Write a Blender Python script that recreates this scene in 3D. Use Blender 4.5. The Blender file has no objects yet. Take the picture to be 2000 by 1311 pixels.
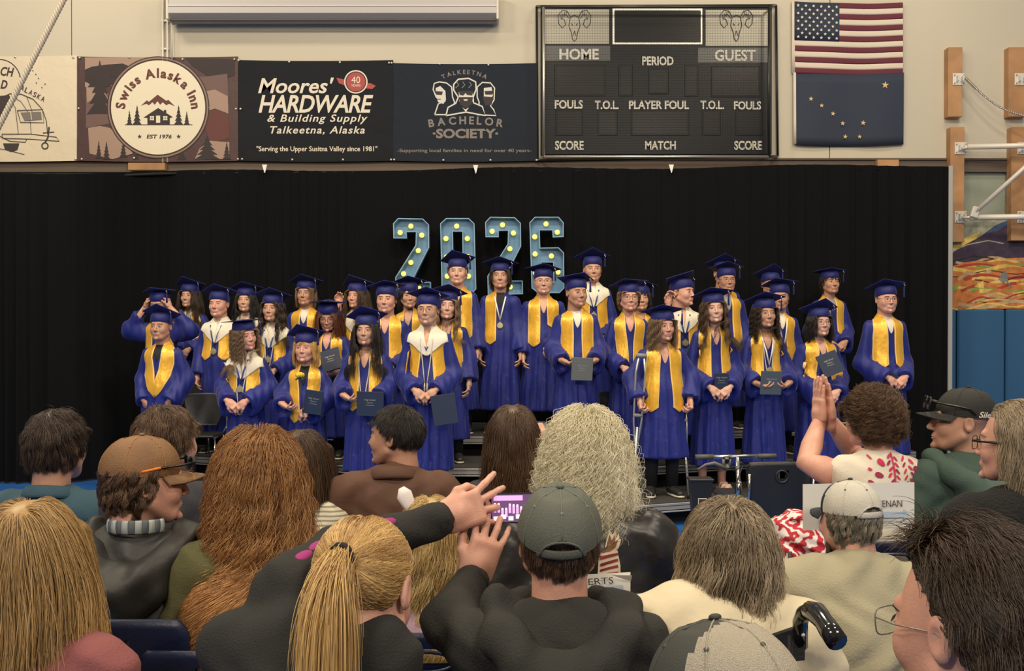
import bpy, math, random
import numpy as np
from mathutils import Vector, Matrix, Euler
PI = math.pi
SC = bpy.context.scene
COL = SC.collection
random.seed(7)
# ------------------------------------------------------------------ camera, world, lights, exposure
CAMH, FPX, PITCH = 1.70, 2000.0, math.atan(15 / 2000.0)
cam_d = bpy.data.cameras.new('camera')
cam_d.sensor_width = 36.0
cam_d.lens = 36.0
cam_d.clip_end = 100
cam = bpy.data.objects.new('camera', cam_d)
cam.location = (0, 0, CAMH)
cam.rotation_euler = (PI / 2 - PITCH, 0, 0)
COL.objects.link(cam)
SC.camera = cam
SC.view_settings.view_transform = 'Standard'
SC.view_settings.look = 'None'
SC.view_settings.gamma = 1
SC.view_settings.use_curve_mapping = False
SC.view_settings.exposure = 0.0
w = bpy.data.worlds.new('world')
SC.world = w
w.use_nodes = True
w.node_tree.nodes['Background'].inputs[0].default_value = (0.90, 0.90, 0.90, 1)
w.node_tree.nodes['Background'].inputs[1].default_value = 0.19


def area(name, loc, tgt, size, power, color):
    d = bpy.data.lights.new(name, 'AREA')
    d.shape = 'RECTANGLE'
    d.size, d.size_y = size
    d.energy = power
    d.color = color
    o = bpy.data.objects.new(name, d)
    o.location = loc
    o.rotation_euler = (Vector(tgt) - Vector(loc)).to_track_quat('-Z', 'Y').to_euler()
    COL.objects.link(o)
    return o


WARM = (1.0, 0.84, 0.62)
for i, (x, y, pw) in enumerate([(-4.5, 6.2, 270), (0.0, 6.0, 225), (4.5, 6.2, 230), (-3.2, 1.2, 185), (3.0, 1.2, 160)]):
    area('gym_light', (x, y, 7.4), (x * 0.9, y + (2.6 if i < 3 else .8), 0), (1.3, 0.7), pw, WARM)
for x in (-3.5, 3.5):
    area('gym_light', (x, -3.0, 6.2), (x * .5, 9.5, 1.3), (1.8, 1.0), 275, (1.0, .86, .70))
for x, pw in ((-6.0, 150), (0.5, 60), (5.2, 85)):
    area('back_wall_light', (x, 9.6, 8.2), (x, 13.0, 4.3), (2.0, 0.6), pw, (1.0, 0.86, 0.62))  # area lamps aimed at the upper back wall


def at(px, py, d):
    """a point of the photograph (2000 x 1311 frame) at depth d, in metres"""
    u, v = (px - 1000.0) / FPX, (655.5 - py) / FPX
    y = math.cos(PITCH) + math.sin(PITCH) * v
    z = -math.sin(PITCH) + math.cos(PITCH) * v
    return Vector((u * d / y, d, CAMH + z * d / y))


# ------------------------------------------------------------------ materials
MATS = {}


def mat(name, c, rough=0.6, metal=0.0, bump=None, var=None, emit=None, attr=None, spec=None, sheen=0.0, alpha=None, sss=0.0, coat=0.0):
    """bump=(scale, strength, (sx,sy,sz)); var=(scale, amount); attr = colour attribute that multiplies the colour"""
    if name in MATS:
        return MATS[name]
    m = bpy.data.materials.new(name)
    m.use_nodes = True
    nt = m.node_tree
    b = nt.nodes['Principled BSDF']
    b.inputs['Base Color'].default_value = (*c, 1)
    b.inputs['Roughness'].default_value = rough
    b.inputs['Metallic'].default_value = metal
    if spec is not None:
        b.inputs['Specular IOR Level'].default_value = spec
    if sheen:
        b.inputs['Sheen Weight'].default_value = sheen
        b.inputs['Sheen Roughness'].default_value = 0.4
    if coat:
        b.inputs['Coat Weight'].default_value = coat
    if sss:
        b.inputs['Subsurface Weight'].default_value = sss
        b.inputs['Subsurface Radius'].default_value = (0.012, 0.005, 0.003)
        b.inputs['Subsurface Scale'].default_value = 1.0
    if emit:
        b.inputs['Emission Color'].default_value = (*emit[0], 1)
        b.inputs['Emission Strength'].default_value = emit[1]
    if alpha is not None:
        b.inputs['Transmission Weight'].default_value = alpha
    tc = nt.nodes.new('ShaderNodeTexCoord')
    src = None
    if var:
        n = nt.nodes.new('ShaderNodeTexNoise')
        n.inputs['Scale'].default_value = var[0]
        n.inputs['Detail'].default_value = 4
        nt.links.new(tc.outputs['Object'], n.inputs['Vector'])
        r = nt.nodes.new('ShaderNodeValToRGB')
        r.color_ramp.elements[0].position = 0.3
        r.color_ramp.elements[1].position = 0.7
        lo = [max(0, x * (1 - var[1])) for x in c]
        hi = [min(1, x * (1 + var[1])) for x in c]
        r.color_ramp.elements[0].color = (*lo, 1)
        r.color_ramp.elements[1].color = (*hi, 1)
        nt.links.new(n.outputs['Fac'], r.inputs['Fac'])
        src = r.outputs['Color']
    if attr:
        a = nt.nodes.new('ShaderNodeAttribute')
        a.attribute_name = attr
        mx = nt.nodes.new('ShaderNodeMix')
        mx.data_type = 'RGBA'
        mx.blend_type = 'MULTIPLY'
        mx.inputs[0].default_value = 1.0
        if src:
            nt.links.new(src, mx.inputs[6])
        else:
            mx.inputs[6].default_value = (*c, 1)
        nt.links.new(a.outputs['Color'], mx.inputs[7])
        src = mx.outputs[2]
    if src:
        nt.links.new(src, b.inputs['Base Color'])
    if bump:
        n = nt.nodes.new('ShaderNodeTexNoise')
        n.inputs['Scale'].default_value = bump[0]
        n.inputs['Detail'].default_value = 3
        mp = nt.nodes.new('ShaderNodeMapping')
        mp.inputs['Scale'].default_value = bump[2] if len(bump) > 2 else (1, 1, 1)
        nt.links.new(tc.outputs['Object'], mp.inputs['Vector'])
        nt.links.new(mp.outputs['Vector'], n.inputs['Vector'])
        bp = nt.nodes.new('ShaderNodeBump')
        bp.inputs['Strength'].default_value = bump[1]
        bp.inputs['Distance'].default_value = bump[3] if len(bump) > 3 else 0.01
        nt.links.new(n.outputs['Fac'], bp.inputs['Height'])
        nt.links.new(bp.outputs['Normal'], b.inputs['Normal'])
    MATS[name] = m
    return m


# ------------------------------------------------------------------ objects
def mesh_obj(name, V, F, m, parent=None, smooth=True, mi=None, loc=None, attr=None):
    """V (n,3), F list/array of faces; m a material or list; mi material index per face; attr point colours"""
    me = bpy.data.meshes.new(name)
    V = np.asarray(V, dtype=np.float32).reshape(-1, 3)
    if isinstance(F, np.ndarray) and F.ndim == 2:
        n, k = F.shape
        me.vertices.add(len(V))
        me.vertices.foreach_set('co', V.ravel())
        me.loops.add(n * k)
        me.loops.foreach_set('vertex_index', F.astype(np.int32).ravel())
        me.polygons.add(n)
        me.polygons.foreach_set('loop_start', np.arange(0, n * k, k, dtype=np.int32))
        me.polygons.foreach_set('loop_total', np.full(n, k, dtype=np.int32))
    else:
        me.from_pydata(V.tolist(), [], [tuple(int(i) for i in f) for f in F])
    ms = m if isinstance(m, (list, tuple)) else [m]
    for x in ms:
        me.materials.append(x)
    if mi is not None:
        me.polygons.foreach_set('material_index', np.asarray(mi, dtype=np.int32))
    me.polygons.foreach_set('use_smooth', np.full(len(me.polygons), smooth))
    if attr is not None:
        ca = me.color_attributes.new('tint', 'FLOAT_COLOR', 'POINT')
        A = np.ones((len(V), 4), dtype=np.float32)
        A[:, :3] = attr
        ca.data.foreach_set('color', A.ravel())
    me.update(calc_edges=True)
    me.validate()
    o = bpy.data.objects.new(name, me)
    COL.objects.link(o)
    if loc is not None:
        o.location = loc
    if parent:
        o.parent = parent
    return o


def tag(o, label=None, cat=None, group=None, kind=None):
    if label:
        o['label'] = label
    if cat:
        o['category'] = cat
    if group:
        o['group'] = group
    if kind:
        o['kind'] = kind
    return o


def thing(name, label, cat, loc=(0, 0, 0), rz=0.0, group=None):
    o = bpy.data.objects.new(name, None)
    o.empty_display_size = 0.1
    o.location = loc
    o.rotation_euler = (0, 0, rz)
    COL.objects.link(o)
    return tag(o, label, cat, group)


def copy_tree(o, parent=None):
    c = o.copy()
    COL.objects.link(c)
    if parent:
        c.parent = parent
    for ch in list(o.children):
        copy_tree(ch, c)
    return c


class MB:
    """collects shapes that become one mesh"""
    def __init__(s):
        s.V, s.F, s.M, s.n = [], [], [], 0

    def add(s, V, F, mi=0):
        V = np.asarray(V, float).reshape(-1, 3)
        s.V.append(V)
        s.F += [tuple(int(i) + s.n for i in f) for f in F]
        s.M += [mi] * len(F)
        s.n += len(V)
        return s

    def box(s, c, d, mi=0, rot=None, bev=0.0):
        x, y, z = [v / 2 for v in d]
        if bev > 0:
            b = min(bev, x * .9, y * .9, z * .9)
            V = []
            idx = {}
            for sx in (-1, 1):
                for sy in (-1, 1):
                    for sz in (-1, 1):
                        for k, q in enumerate(((x, y - b, z - b), (x - b, y, z - b), (x - b, y - b, z))):
                            idx[(sx, sy, sz, k)] = len(V)
                            V.append((sx * q[0], sy * q[1], sz * q[2]))
            F = []
            for a in (-1, 1):
                F.append([idx[(a, u, v, 0)] for u, v in ((-1, -1), (1, -1), (1, 1), (-1, 1))][::a])
                F.append([idx[(u, a, v, 1)] for u, v in ((-1, -1), (1, -1), (1, 1), (-1, 1))][::-a])
                F.append([idx[(u, v, a, 2)] for u, v in ((-1, -1), (1, -1), (1, 1), (-1, 1))][::a])
            for a in (-1, 1):
                for c2 in (-1, 1):
                    F.append([idx[(a, c2, -1, 0)], idx[(a, c2, 1, 0)], idx[(a, c2, 1, 1)], idx[(a, c2, -1, 1)]][::a * c2])
                    F.append([idx[(a, -1, c2, 0)], idx[(a, -1, c2, 2)], idx[(a, 1, c2, 2)], idx[(a, 1, c2, 0)]][::a * c2])
                    F.append([idx[(-1, a, c2, 1)], idx[(1, a, c2, 1)], idx[(1, a, c2, 2)], idx[(-1, a, c2, 2)]][::a * c2])
                    for e in (-1, 1):
                        F.append([idx[(a, c2, e, 0)], idx[(a, c2, e, 1)], idx[(a, c2, e, 2)]][::a * c2 * e])
        else:
            V = [(sx * x, sy * y, sz * z) for sx in (-1, 1) for sy in (-1, 1) for sz in (-1, 1)]
            F = [(0, 1, 3, 2), (4, 6, 7, 5), (0, 4, 5, 1), (2, 3, 7, 6), (0, 2, 6, 4), (1, 5, 7, 3)]
        V = np.array(V)
        if rot is not None:
            V = V @ np.array(rot.to_matrix() if hasattr(rot, 'to_matrix') else rot)[:3, :3].T
        return s.add(V + np.array(c), F, mi)

    def tube(s, pts, r, n=8, mi=0, cap=True, sq=(1, 1)):
        V, F = tube(pts, r, n, cap, sq)
        return s.add(V, F, mi)

    def prism(s, poly, a, b, mi=0, axis='y'):
        """poly in (x,z) extruded from y=a to y=b; axis='z' poly in (x,y)"""
        n = len(poly)
        if axis == 'y':
            V = [(p[0], a, p[1]) for p in poly] + [(p[0], b, p[1]) for p in poly]
        else:
            V = [(p[0], p[1], a) for p in poly] + [(p[0], p[1], b) for p in poly]
        F = [tuple(range(n)), tuple(range(2 * n - 1, n - 1, -1))]
        F += [(i, i + n, (i + 1) % n + n, (i + 1) % n) for i in range(n)]
        return s.add(V, F, mi)

    def ell(s, c, r, mi=0, nu=12, nv=8, R=None):
        V = [(0, 0, 1)]
        for j in range(1, nv):
            t = PI * j / nv
            V += [(math.sin(t) * math.cos(2 * PI * i / nu), math.sin(t) * math.sin(2 * PI * i / nu), math.cos(t)) for i in range(nu)]
        V.append((0, 0, -1))
        F = [(0, 1 + i, 1 + (i + 1) % nu) for i in range(nu)]
        for j in range(nv - 2):
            for i in range(nu):
                a, b = 1 + j * nu + i, 1 + j * nu + (i + 1) % nu
                F.append((a, a + nu, b + nu, b))
        e = len(V) - 1
        F += [(e, e - nu + (i + 1) % nu, e - nu + i) for i in range(nu)]
        V = np.array(V) * np.array(r)
        if R is not None:
            V = V @ np.array(R.to_matrix() if hasattr(R, 'to_matrix') else R)[:3, :3].T
        return s.add(V + np.array(c), F, mi)

    def build(s, name, m, parent=None, smooth=False, loc=None, X=None):
        V = np.concatenate(s.V) if s.V else np.zeros((0, 3))
        if X is not None:
            V = xf(V, X)
        if loc is not None:
            V = V - np.array(loc)
        o = mesh_obj(name, V, s.F, m, parent, smooth, s.M if isinstance(m, (list, tuple)) else None)
        if loc is not None:
            o.location = loc
        return o


def xf(V, M):
    M = np.array(M)
    return np.asarray(V) @ M[:3, :3].T + M[:3, 3]


def tube(pts, r, n=8, cap=True, sq=(1, 1)):
    P = np.array([tuple(p) for p in pts], float)
    k = len(P)
    r = np.full(k, r) if np.isscalar(r) else np.array(r, float)
    T = np.gradient(P, axis=0)
    T /= np.linalg.norm(T, axis=1)[:, None] + 1e-9
    up = np.array((0, 0, 1.0)) if abs(T[0, 2]) < .9 else np.array((0, 1.0, 0))
    A = []
    a = np.cross(T[0], up)
    for i in range(k):
        a = a - T[i] * a.dot(T[i])
        a /= np.linalg.norm(a) + 1e-9
        A.append(a.copy())
    A = np.array(A)
    B = np.cross(T, A)
    th = 2 * PI * np.arange(n) / n
    V = (P[:, None] + r[:, None, None] * (sq[0] * np.cos(th)[None, :, None] * A[:, None] + sq[1] * np.sin(th)[None, :, None] * B[:, None])).reshape(-1, 3)
    F = [(i * n + j, i * n + (j + 1) % n, (i + 1) * n + (j + 1) % n, (i + 1) * n + j) for i in range(k - 1) for j in range(n)]
    if cap:
        F.append(tuple(range(n - 1, -1, -1)))
        F.append(tuple((k - 1) * n + j for j in range(n)))
    return V, F


# ------------------------------------------------------------------ signed distance shapes -> meshes
def smin(a, b, k):
    if k <= 0:
        return np.minimum(a, b)
    h = np.clip(.5 + .5 * (b - a) / k, 0, 1)
    return b + (a - b) * h - k * h * (1 - h)


def smax(a, b, k):
    return -smin(-a, -b, k)


def sd_ell(P, c, r):
    q = P - np.array(c)
    r = np.array(r, float)
    k0 = np.sqrt(((q / r) ** 2).sum(1)) + 1e-9
    k1 = np.sqrt(((q / r ** 2) ** 2).sum(1)) + 1e-9
    return k0 * (k0 - 1) / k1


def sd_cap(P, a, b, ra, rb, sc=None):
    a, b = np.array(tuple(a), float), np.array(tuple(b), float)
    f = 1.0
    if sc is not None:
        s = np.array(sc, float)
        P, a, b = P * s, a * s, b * s
        f = max(sc)
    d = b - a
    q = P - a
    t = np.clip(q @ d / (d @ d + 1e-12), 0, 1)
    return (np.sqrt(((q - t[:, None] * d) ** 2).sum(1)) - (ra + (rb - ra) * t)) / f


def sd_box(P, c, hsz, r):
    q = np.abs(P - np.array(c)) - (np.array(hsz) - r)
    return np.sqrt((np.maximum(q, 0) ** 2).sum(1)) + np.minimum(q.max(1), 0) - r


def surfnet(f, lo, hi, h):
    lo, hi = np.array(lo, float), np.array(hi, float)
    B = 4
    nb = np.maximum(1, np.ceil((hi - lo) / (h * B)).astype(int))
    n = nb * B + 1
    bc = np.stack(np.meshgrid(*[lo[i] + (np.arange(nb[i]) + .5) * h * B for i in range(3)], indexing='ij'), -1).reshape(-1, 3)
    cv = f(bc)
    act = np.abs(cv) < h * B * 1.45
    V = np.repeat(np.repeat(np.repeat(cv.reshape(nb), B, 0), B, 1), B, 2)
    V = np.pad(V, ((0, 1), (0, 1), (0, 1)), mode='edge').astype(np.float32)
    ai = np.argwhere(act.reshape(nb))
    if len(ai) == 0:
        return np.zeros((0, 3)), np.zeros((0, 4), int)
    mask = np.zeros(n, bool)
    off = np.stack(np.meshgrid(*[np.arange(B + 1)] * 3, indexing='ij'), -1).reshape(-1, 3)
    idx = (ai[:, None] * B + off[None]).reshape(-1, 3)
    mask[idx[:, 0], idx[:, 1], idx[:, 2]] = True
    ii = np.argwhere(mask)
    V[ii[:, 0], ii[:, 1], ii[:, 2]] = f(lo + ii * h)
    S = V < 0
    c = S[:-1, :-1, :-1].astype(np.int8)
    tot = np.zeros_like(c)
    for dx in (0, 1):
        for dy in (0, 1):
            for dz in (0, 1):
                tot += S[dx:n[0] - 1 + dx, dy:n[1] - 1 + dy, dz:n[2] - 1 + dz]
    cells = np.argwhere((tot > 0) & (tot < 8))
    cid = np.full(tuple(n - 1), -1, np.int64)
    cid[cells[:, 0], cells[:, 1], cells[:, 2]] = np.arange(len(cells))
    acc = np.zeros((len(cells), 3))
    cnt = np.zeros(len(cells))
    for ax in range(3):
        o1, o2 = [i for i in range(3) if i != ax]
        for u in (0, 1):
            for v in (0, 1):
                a = cells.copy()
                a[:, o1] += u
                a[:, o2] += v
                b = a.copy()
                b[:, ax] += 1
                va, vb = V[a[:, 0], a[:, 1], a[:, 2]], V[b[:, 0], b[:, 1], b[:, 2]]
                x = (va < 0) != (vb < 0)
                t = va / (va - vb + 1e-12)
                p = a.astype(float)
                p[:, ax] += t
                acc[x] += p[x]
                cnt[x] += 1
    VV = lo + acc / cnt[:, None] * h
    Fs = []
    for ax in range(3):
        o1, o2 = [(1, 2), (2, 0), (0, 1)][ax]
        sl0 = [slice(None)] * 3
        sl1 = [slice(None)] * 3
        sl0[ax] = slice(0, n[ax] - 1)
        sl1[ax] = slice(1, n[ax])
        A, Bv = S[tuple(sl0)], S[tuple(sl1)]
        e = np.argwhere(A != Bv)
        e = e[(e[:, o1] > 0) & (e[:, o2] > 0) & (e[:, o1] < n[o1] - 1) & (e[:, o2] < n[o2] - 1)]
        ins = A[e[:, 0], e[:, 1], e[:, 2]]
        q = []
        for u, v in ((0, 0), (1, 0), (1, 1), (0, 1)):
            c2 = e.copy()
            c2[:, o1] -= 1 - u
            c2[:, o2] -= 1 - v
            q.append(cid[c2[:, 0], c2[:, 1], c2[:, 2]])
        q = np.stack(q, 1)
        q[~ins] = q[~ins][:, ::-1]
        Fs.append(q[(q >= 0).all(1)])
    return VV, np.concatenate(Fs)


def cast(f, O, D, tmax=1.6):
    """march rays onto the surface of f"""
    O = np.array(O, float).reshape(-1, 3)
    D = np.array(D, float).reshape(-1, 3) * np.ones((len(O), 1))
    D /= np.linalg.norm(D, axis=1)[:, None]
    t = np.zeros(len(O))
    for _ in range(60):
        d = f(O + D * t[:, None])
        t = np.minimum(t + d * .75, tmax)
    return O + D * t[:, None], t < tmax - .01


def sd_normal(f, P, e=.004):
    N = np.stack([f(P + np.array(v) * e) - f(P - np.array(v) * e) for v in ((1, 0, 0), (0, 1, 0), (0, 0, 1))], 1)
    return N / (np.linalg.norm(N, axis=1)[:, None] + 1e-9)


def sheet(G, N, th, cols_mi=None):
    """G (r,c,3) grid on a surface, N outward normals -> a closed sheet th thick. returns V, F, mi"""
    r, c = G.shape[:2]
    V = np.concatenate([(G + N * th).reshape(-1, 3), (G - N * .004).reshape(-1, 3)])
    m = r * c
    F, mi = [], []
    for i in range(r - 1):
        for j in range(c - 1):
            a = i * c + j
            F.append((a, a + 1, a + c + 1, a + c))
            mi.append(cols_mi[j] if cols_mi else 0)
    def edge(a, b):
        F.append((b, a, a + m, b + m))
        mi.append(0)
    for i in range(r - 1):
        edge(i * c + c, i * c) if False else edge((i + 1) * c, i * c)
        edge(i * c + c - 1, (i + 1) * c + c - 1)
    for j in range(c - 1):
        edge(j, j + 1)
        edge((r - 1) * c + j + 1, (r - 1) * c + j)
    return V, F, mi
# ------------------------------------------------------------------ people: head, face, hands, hair
HEADS, HANDS = {}, {}


def head_f(kind):
    f = 1.0 if kind.startswith('m') else 0.0
    jw = .054 + .006 * f + (.007 if 'wide' in kind else 0)

    def ev(P):
        d = sd_ell(P, (0, .016, .030), (.0765, .097, .088))
        d = smin(d, sd_ell(P, (0, -.026, -.028), (jw + .011, .064, .078)), .03)
        d = smin(d, sd_ell(P, (0, -.052, -.084), (.030 + .006 * f, .034, .026 + .003 * f)), .03)
        for s in (-1, 1):
            d = smin(d, sd_ell(P, (s * .036, -.064, -.030), (.024, .022, .027)), .022)
            d = smin(d, sd_cap(P, (s * .062, .0, -.055), (s * .03, -.06, -.092), .014, .014), .025)
        d = smin(d, sd_cap(P, (-.034, -.077, .024), (.034, -.077, .024), .009 + .001 * f, .009 + .001 * f), .016)
        for s in (-1, 1):
            d = smax(d, -sd_ell(P, (s * .0315, -.107, .001), (.018, .019, .0115)), .012)
            d = smin(d, sd_ell(P, (s * .0315, -.0795, .000), (.0135, .0095, .0105)), .004)
        d = smin(d, sd_cap(P, (0, -.086, .010), (0, -.1065 - .003 * f, -.031), .0070, .0092 + .001 * f), .009)
        for s in (-1, 1):
            d = smin(d, sd_ell(P, (s * .0105, -.099, -.036), (.0078, .0098, .0070)), .006)
        d = smin(d, sd_ell(P, (0, -.085, -.064), (.026, .013, .016)), .012)
        d = smax(d, -sd_cap(P, (-.021, -.106, -.0645), (.021, -.106, -.0645), .0035, .0035), .004)
        d = smin(d, sd_ell(P, (0, -.089, -.100), (.016, .014, .012)), .014)
        # ears
        for s in (-1, 1):
            e = sd_ell(P, (s * .0800, .016, -.006), (.0085, .0185, .0310))
            e = smax(e, -sd_ell(P, (s * .0880, .012, -.004), (.0065, .0105, .0190)), .004)
            d = smin(d, e, .007)
        # neck
        nr = .050 + .008 * f
        d = smin(d, sd_cap(P, (0, .028, -.050), (0, .045, -.200), nr, nr + .004), .02)
        d = smin(d, sd_ell(P, (0, .055, -.215), (.105, .060, .035)), .03)
        return d
    return ev


def head_tpl(kind, res):
    k = (kind, res)
    if k not in HEADS:
        HEADS[k] = surfnet(head_f(kind), (-.125, -.135, -.26), (.125, .135, .135), res)
    return HEADS[k]


def face_y(kind, x, z, off=0.0):
    P, ok = cast(head_f(kind), [(x, -.3, z)], [(0, 1, 0)], .5)
    return P[0][1] - off


ARC = {}


def arc_mesh(kind, pts, r, key):
    k = (kind, key)
    if k not in ARC:
        P = [(x, face_y(kind, x, z, -r[i] * .30), z) for i, (x, z) in enumerate(pts)]
        ARC[k] = tube(P, r, 6, True, (1, 1))
    return ARC[k]


def hand_parts(pose):
    """primitives of a right-handed hand: wrist at origin, fingers to -z, palm to -y, thumb on +x"""
    curls = {'relax': (.35, .45, .3), 'clasp': (.75, .8, .4), 'flat': (.02, .05, .03), 'grip': (1.0, 1.1, .6), 'hold': (.5, .55, .3), 'pinch': (.45, .35, .2), 'splay': (.22, .22, .15)}[pose]
    sp = {'flat': .03, 'pinch': .30, 'splay': .22}.get(pose, .06)
    pr = [('b', (0, 0, -.045), (.040, .0135, .048), .0125, .0), ('c', (0, 0, .03), (0, 0, -.03), .024, .028, .02)]
    L = [(.031, .024, .020), (.042, .027, .021), (.046, .030, .022), (.041, .027, .021)]
    X = (-.0305, -.0105, .0100, .0300)
    R = (.0078, .0088, .0092, .0090)
    for i in range(4):
        a = np.array((X[i] * .92, 0.0, -.078 + (.010 if i == 0 else 0)))
        ang = 0.0
        for j in range(3):
            ang += curls[j] * (1.0 + .08 * (1.5 - i) + (.12 if i == 0 else 0))
            side = (i - 1.5) * sp
            dv = np.array((math.sin(side) * math.cos(ang), -math.sin(ang), -math.cos(ang) * math.cos(side)))
            b = a + dv * L[i][j]
            pr.append(('c', a, b, R[i] * (1 - .07 * j), R[i] * (.95 - .09 * j), .0035 if j else .006))
            a = b
    t0 = np.array((.022, -.004, -.020))
    t1 = np.array((.047, -.010, -.048))
    if pose in ('flat',):
        t2, t3 = np.array((.052, -.012, -.075)), np.array((.052, -.012, -.098))
    elif pose in ('grip', 'clasp', 'hold', 'pinch'):
        t2, t3 = np.array((.050, -.030, -.072)), np.array((.040, -.046, -.088))
    else:
        t2, t3 = np.array((.056, -.017, -.074)), np.array((.056, -.023, -.096))
    pr += [('c', t0, t1, .014, .0125, .012), ('c', t1, t2, .0115, .0100, .004), ('c', t2, t3, .0098, .0080, .003)]
    return pr


def hand_tpl(pose, res, cuff=.03):
    k = (pose, res)
    if k not in HANDS:
        pr = hand_parts(pose)

        def ev(P):
            d = None
            for q in pr:
                di = sd_box(P, q[1], q[2], q[3]) if q[0] == 'b' else sd_cap(P, q[1], q[2], q[3], q[4])
                d = di if d is None else smin(d, di, q[-1] if q[0] == 'c' else 0)
            return d
        HANDS[k] = surfnet(ev, (-.075, -.13, -.21), (.085, .035, .06), res)
    return HANDS[k]


def basis(wrist, fdir, palm, side):
    """matrix that puts a hand at the wrist; side -1 mirrors the thumb"""
    z = -Vector(fdir).normalized()
    y = -Vector(palm)
    y = (y - z * y.dot(z)).normalized()
    x = y.cross(z)
    M = Matrix.Identity(4)
    for i in range(3):
        M[i][0], M[i][1], M[i][2], M[i][3] = x[i], y[i], z[i], wrist[i]
    if side < 0:
        M = M @ Matrix.Diagonal((-1, 1, 1, 1))
    return M


class Body:
    def __init__(s):
        s.V, s.F, s.n = [], [], 0

    def add(s, V, F, M=None, flip=False):
        if M is not None:
            V = xf(V, M)
            if np.linalg.det(np.array(M)[:3, :3]) < 0:
                F = np.asarray(F)[:, ::-1]
        s.V.append(np.asarray(V))
        s.F += [tuple(int(i) + s.n for i in f) for f in F] if not isinstance(F, np.ndarray) else (F + s.n).tolist()
        s.n += len(V)

    def build(s, m, parent, name='body'):
        return mesh_obj(name, np.concatenate(s.V), s.F, m, parent)


SKIN = {'fair': (.66, .38, .28), 'pink': (.64, .335, .245), 'tan': (.50, .265, .175), 'warm': (.57, .315, .215), 'brown': (.40, .21, .13)}


def skin(k):
    return mat('skin_' + k, SKIN[k], .5, var=(30, .06), bump=(220, .12), sss=.0)


LIP = {'fair': (.62, .27, .24), 'pink': (.64, .26, .23), 'tan': (.50, .23, .18), 'warm': (.58, .27, .22), 'brown': (.3, .12, .1)}
HAIRC = {  # strand colours: dark, light
    'black': ((.010, .008, .007), (.030, .022, .018)), 'dark': ((.022, .013, .008), (.065, .038, .022)), 'brown': ((.045, .025, .013), (.13, .072, .036)),
    'light': ((.14, .085, .045), (.33, .21, .11)), 'blond': ((.24, .135, .045), (.74, .50, .21)), 'gold': ((.45, .26, .06), (.80, .50, .16)), 'auburn': ((.10, .035, .018), (.25, .10, .05)),
    'copper': ((.17, .065, .018), (.74, .40, .15)), 'ash': ((.13, .095, .055), (.56, .45, .30)), 'white': ((.58, .52, .34), (.95, .90, .70)), 'ponyblond': ((.28, .15, .05), (.84, .57, .22)),
    'grizzle': ((.10, .085, .06), (.34, .30, .22)), 'cocoa': ((.05, .026, .014), (.17, .095, .05)), 'palewave': ((.34, .21, .07), (.88, .68, .32))}


def hair_mat(k):
    return mat('hair_' + k, (1, 1, 1), .42, attr='tint', spec=.45)


def unit(v):
    return v / (np.linalg.norm(v, axis=-1, keepdims=True) + 1e-9)


SCC, SCR = np.array((0, .014, .028)), np.array((.0785, .0985, .0895))


def hairline_ok(u, back=-.075, front=.60, temple=0.0):
    """u unit directions from the scalp centre"""
    y, z = u[:, 1], u[:, 2]
    hl = np.where(y < -.55, front, np.where(y < -.1, front + (temple - front) * np.clip((y + .55) / .45, 0, 1), temple + (back * 11 - temple) * np.clip((y + .1) / .3, 0, 1)))
    return z > hl


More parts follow.
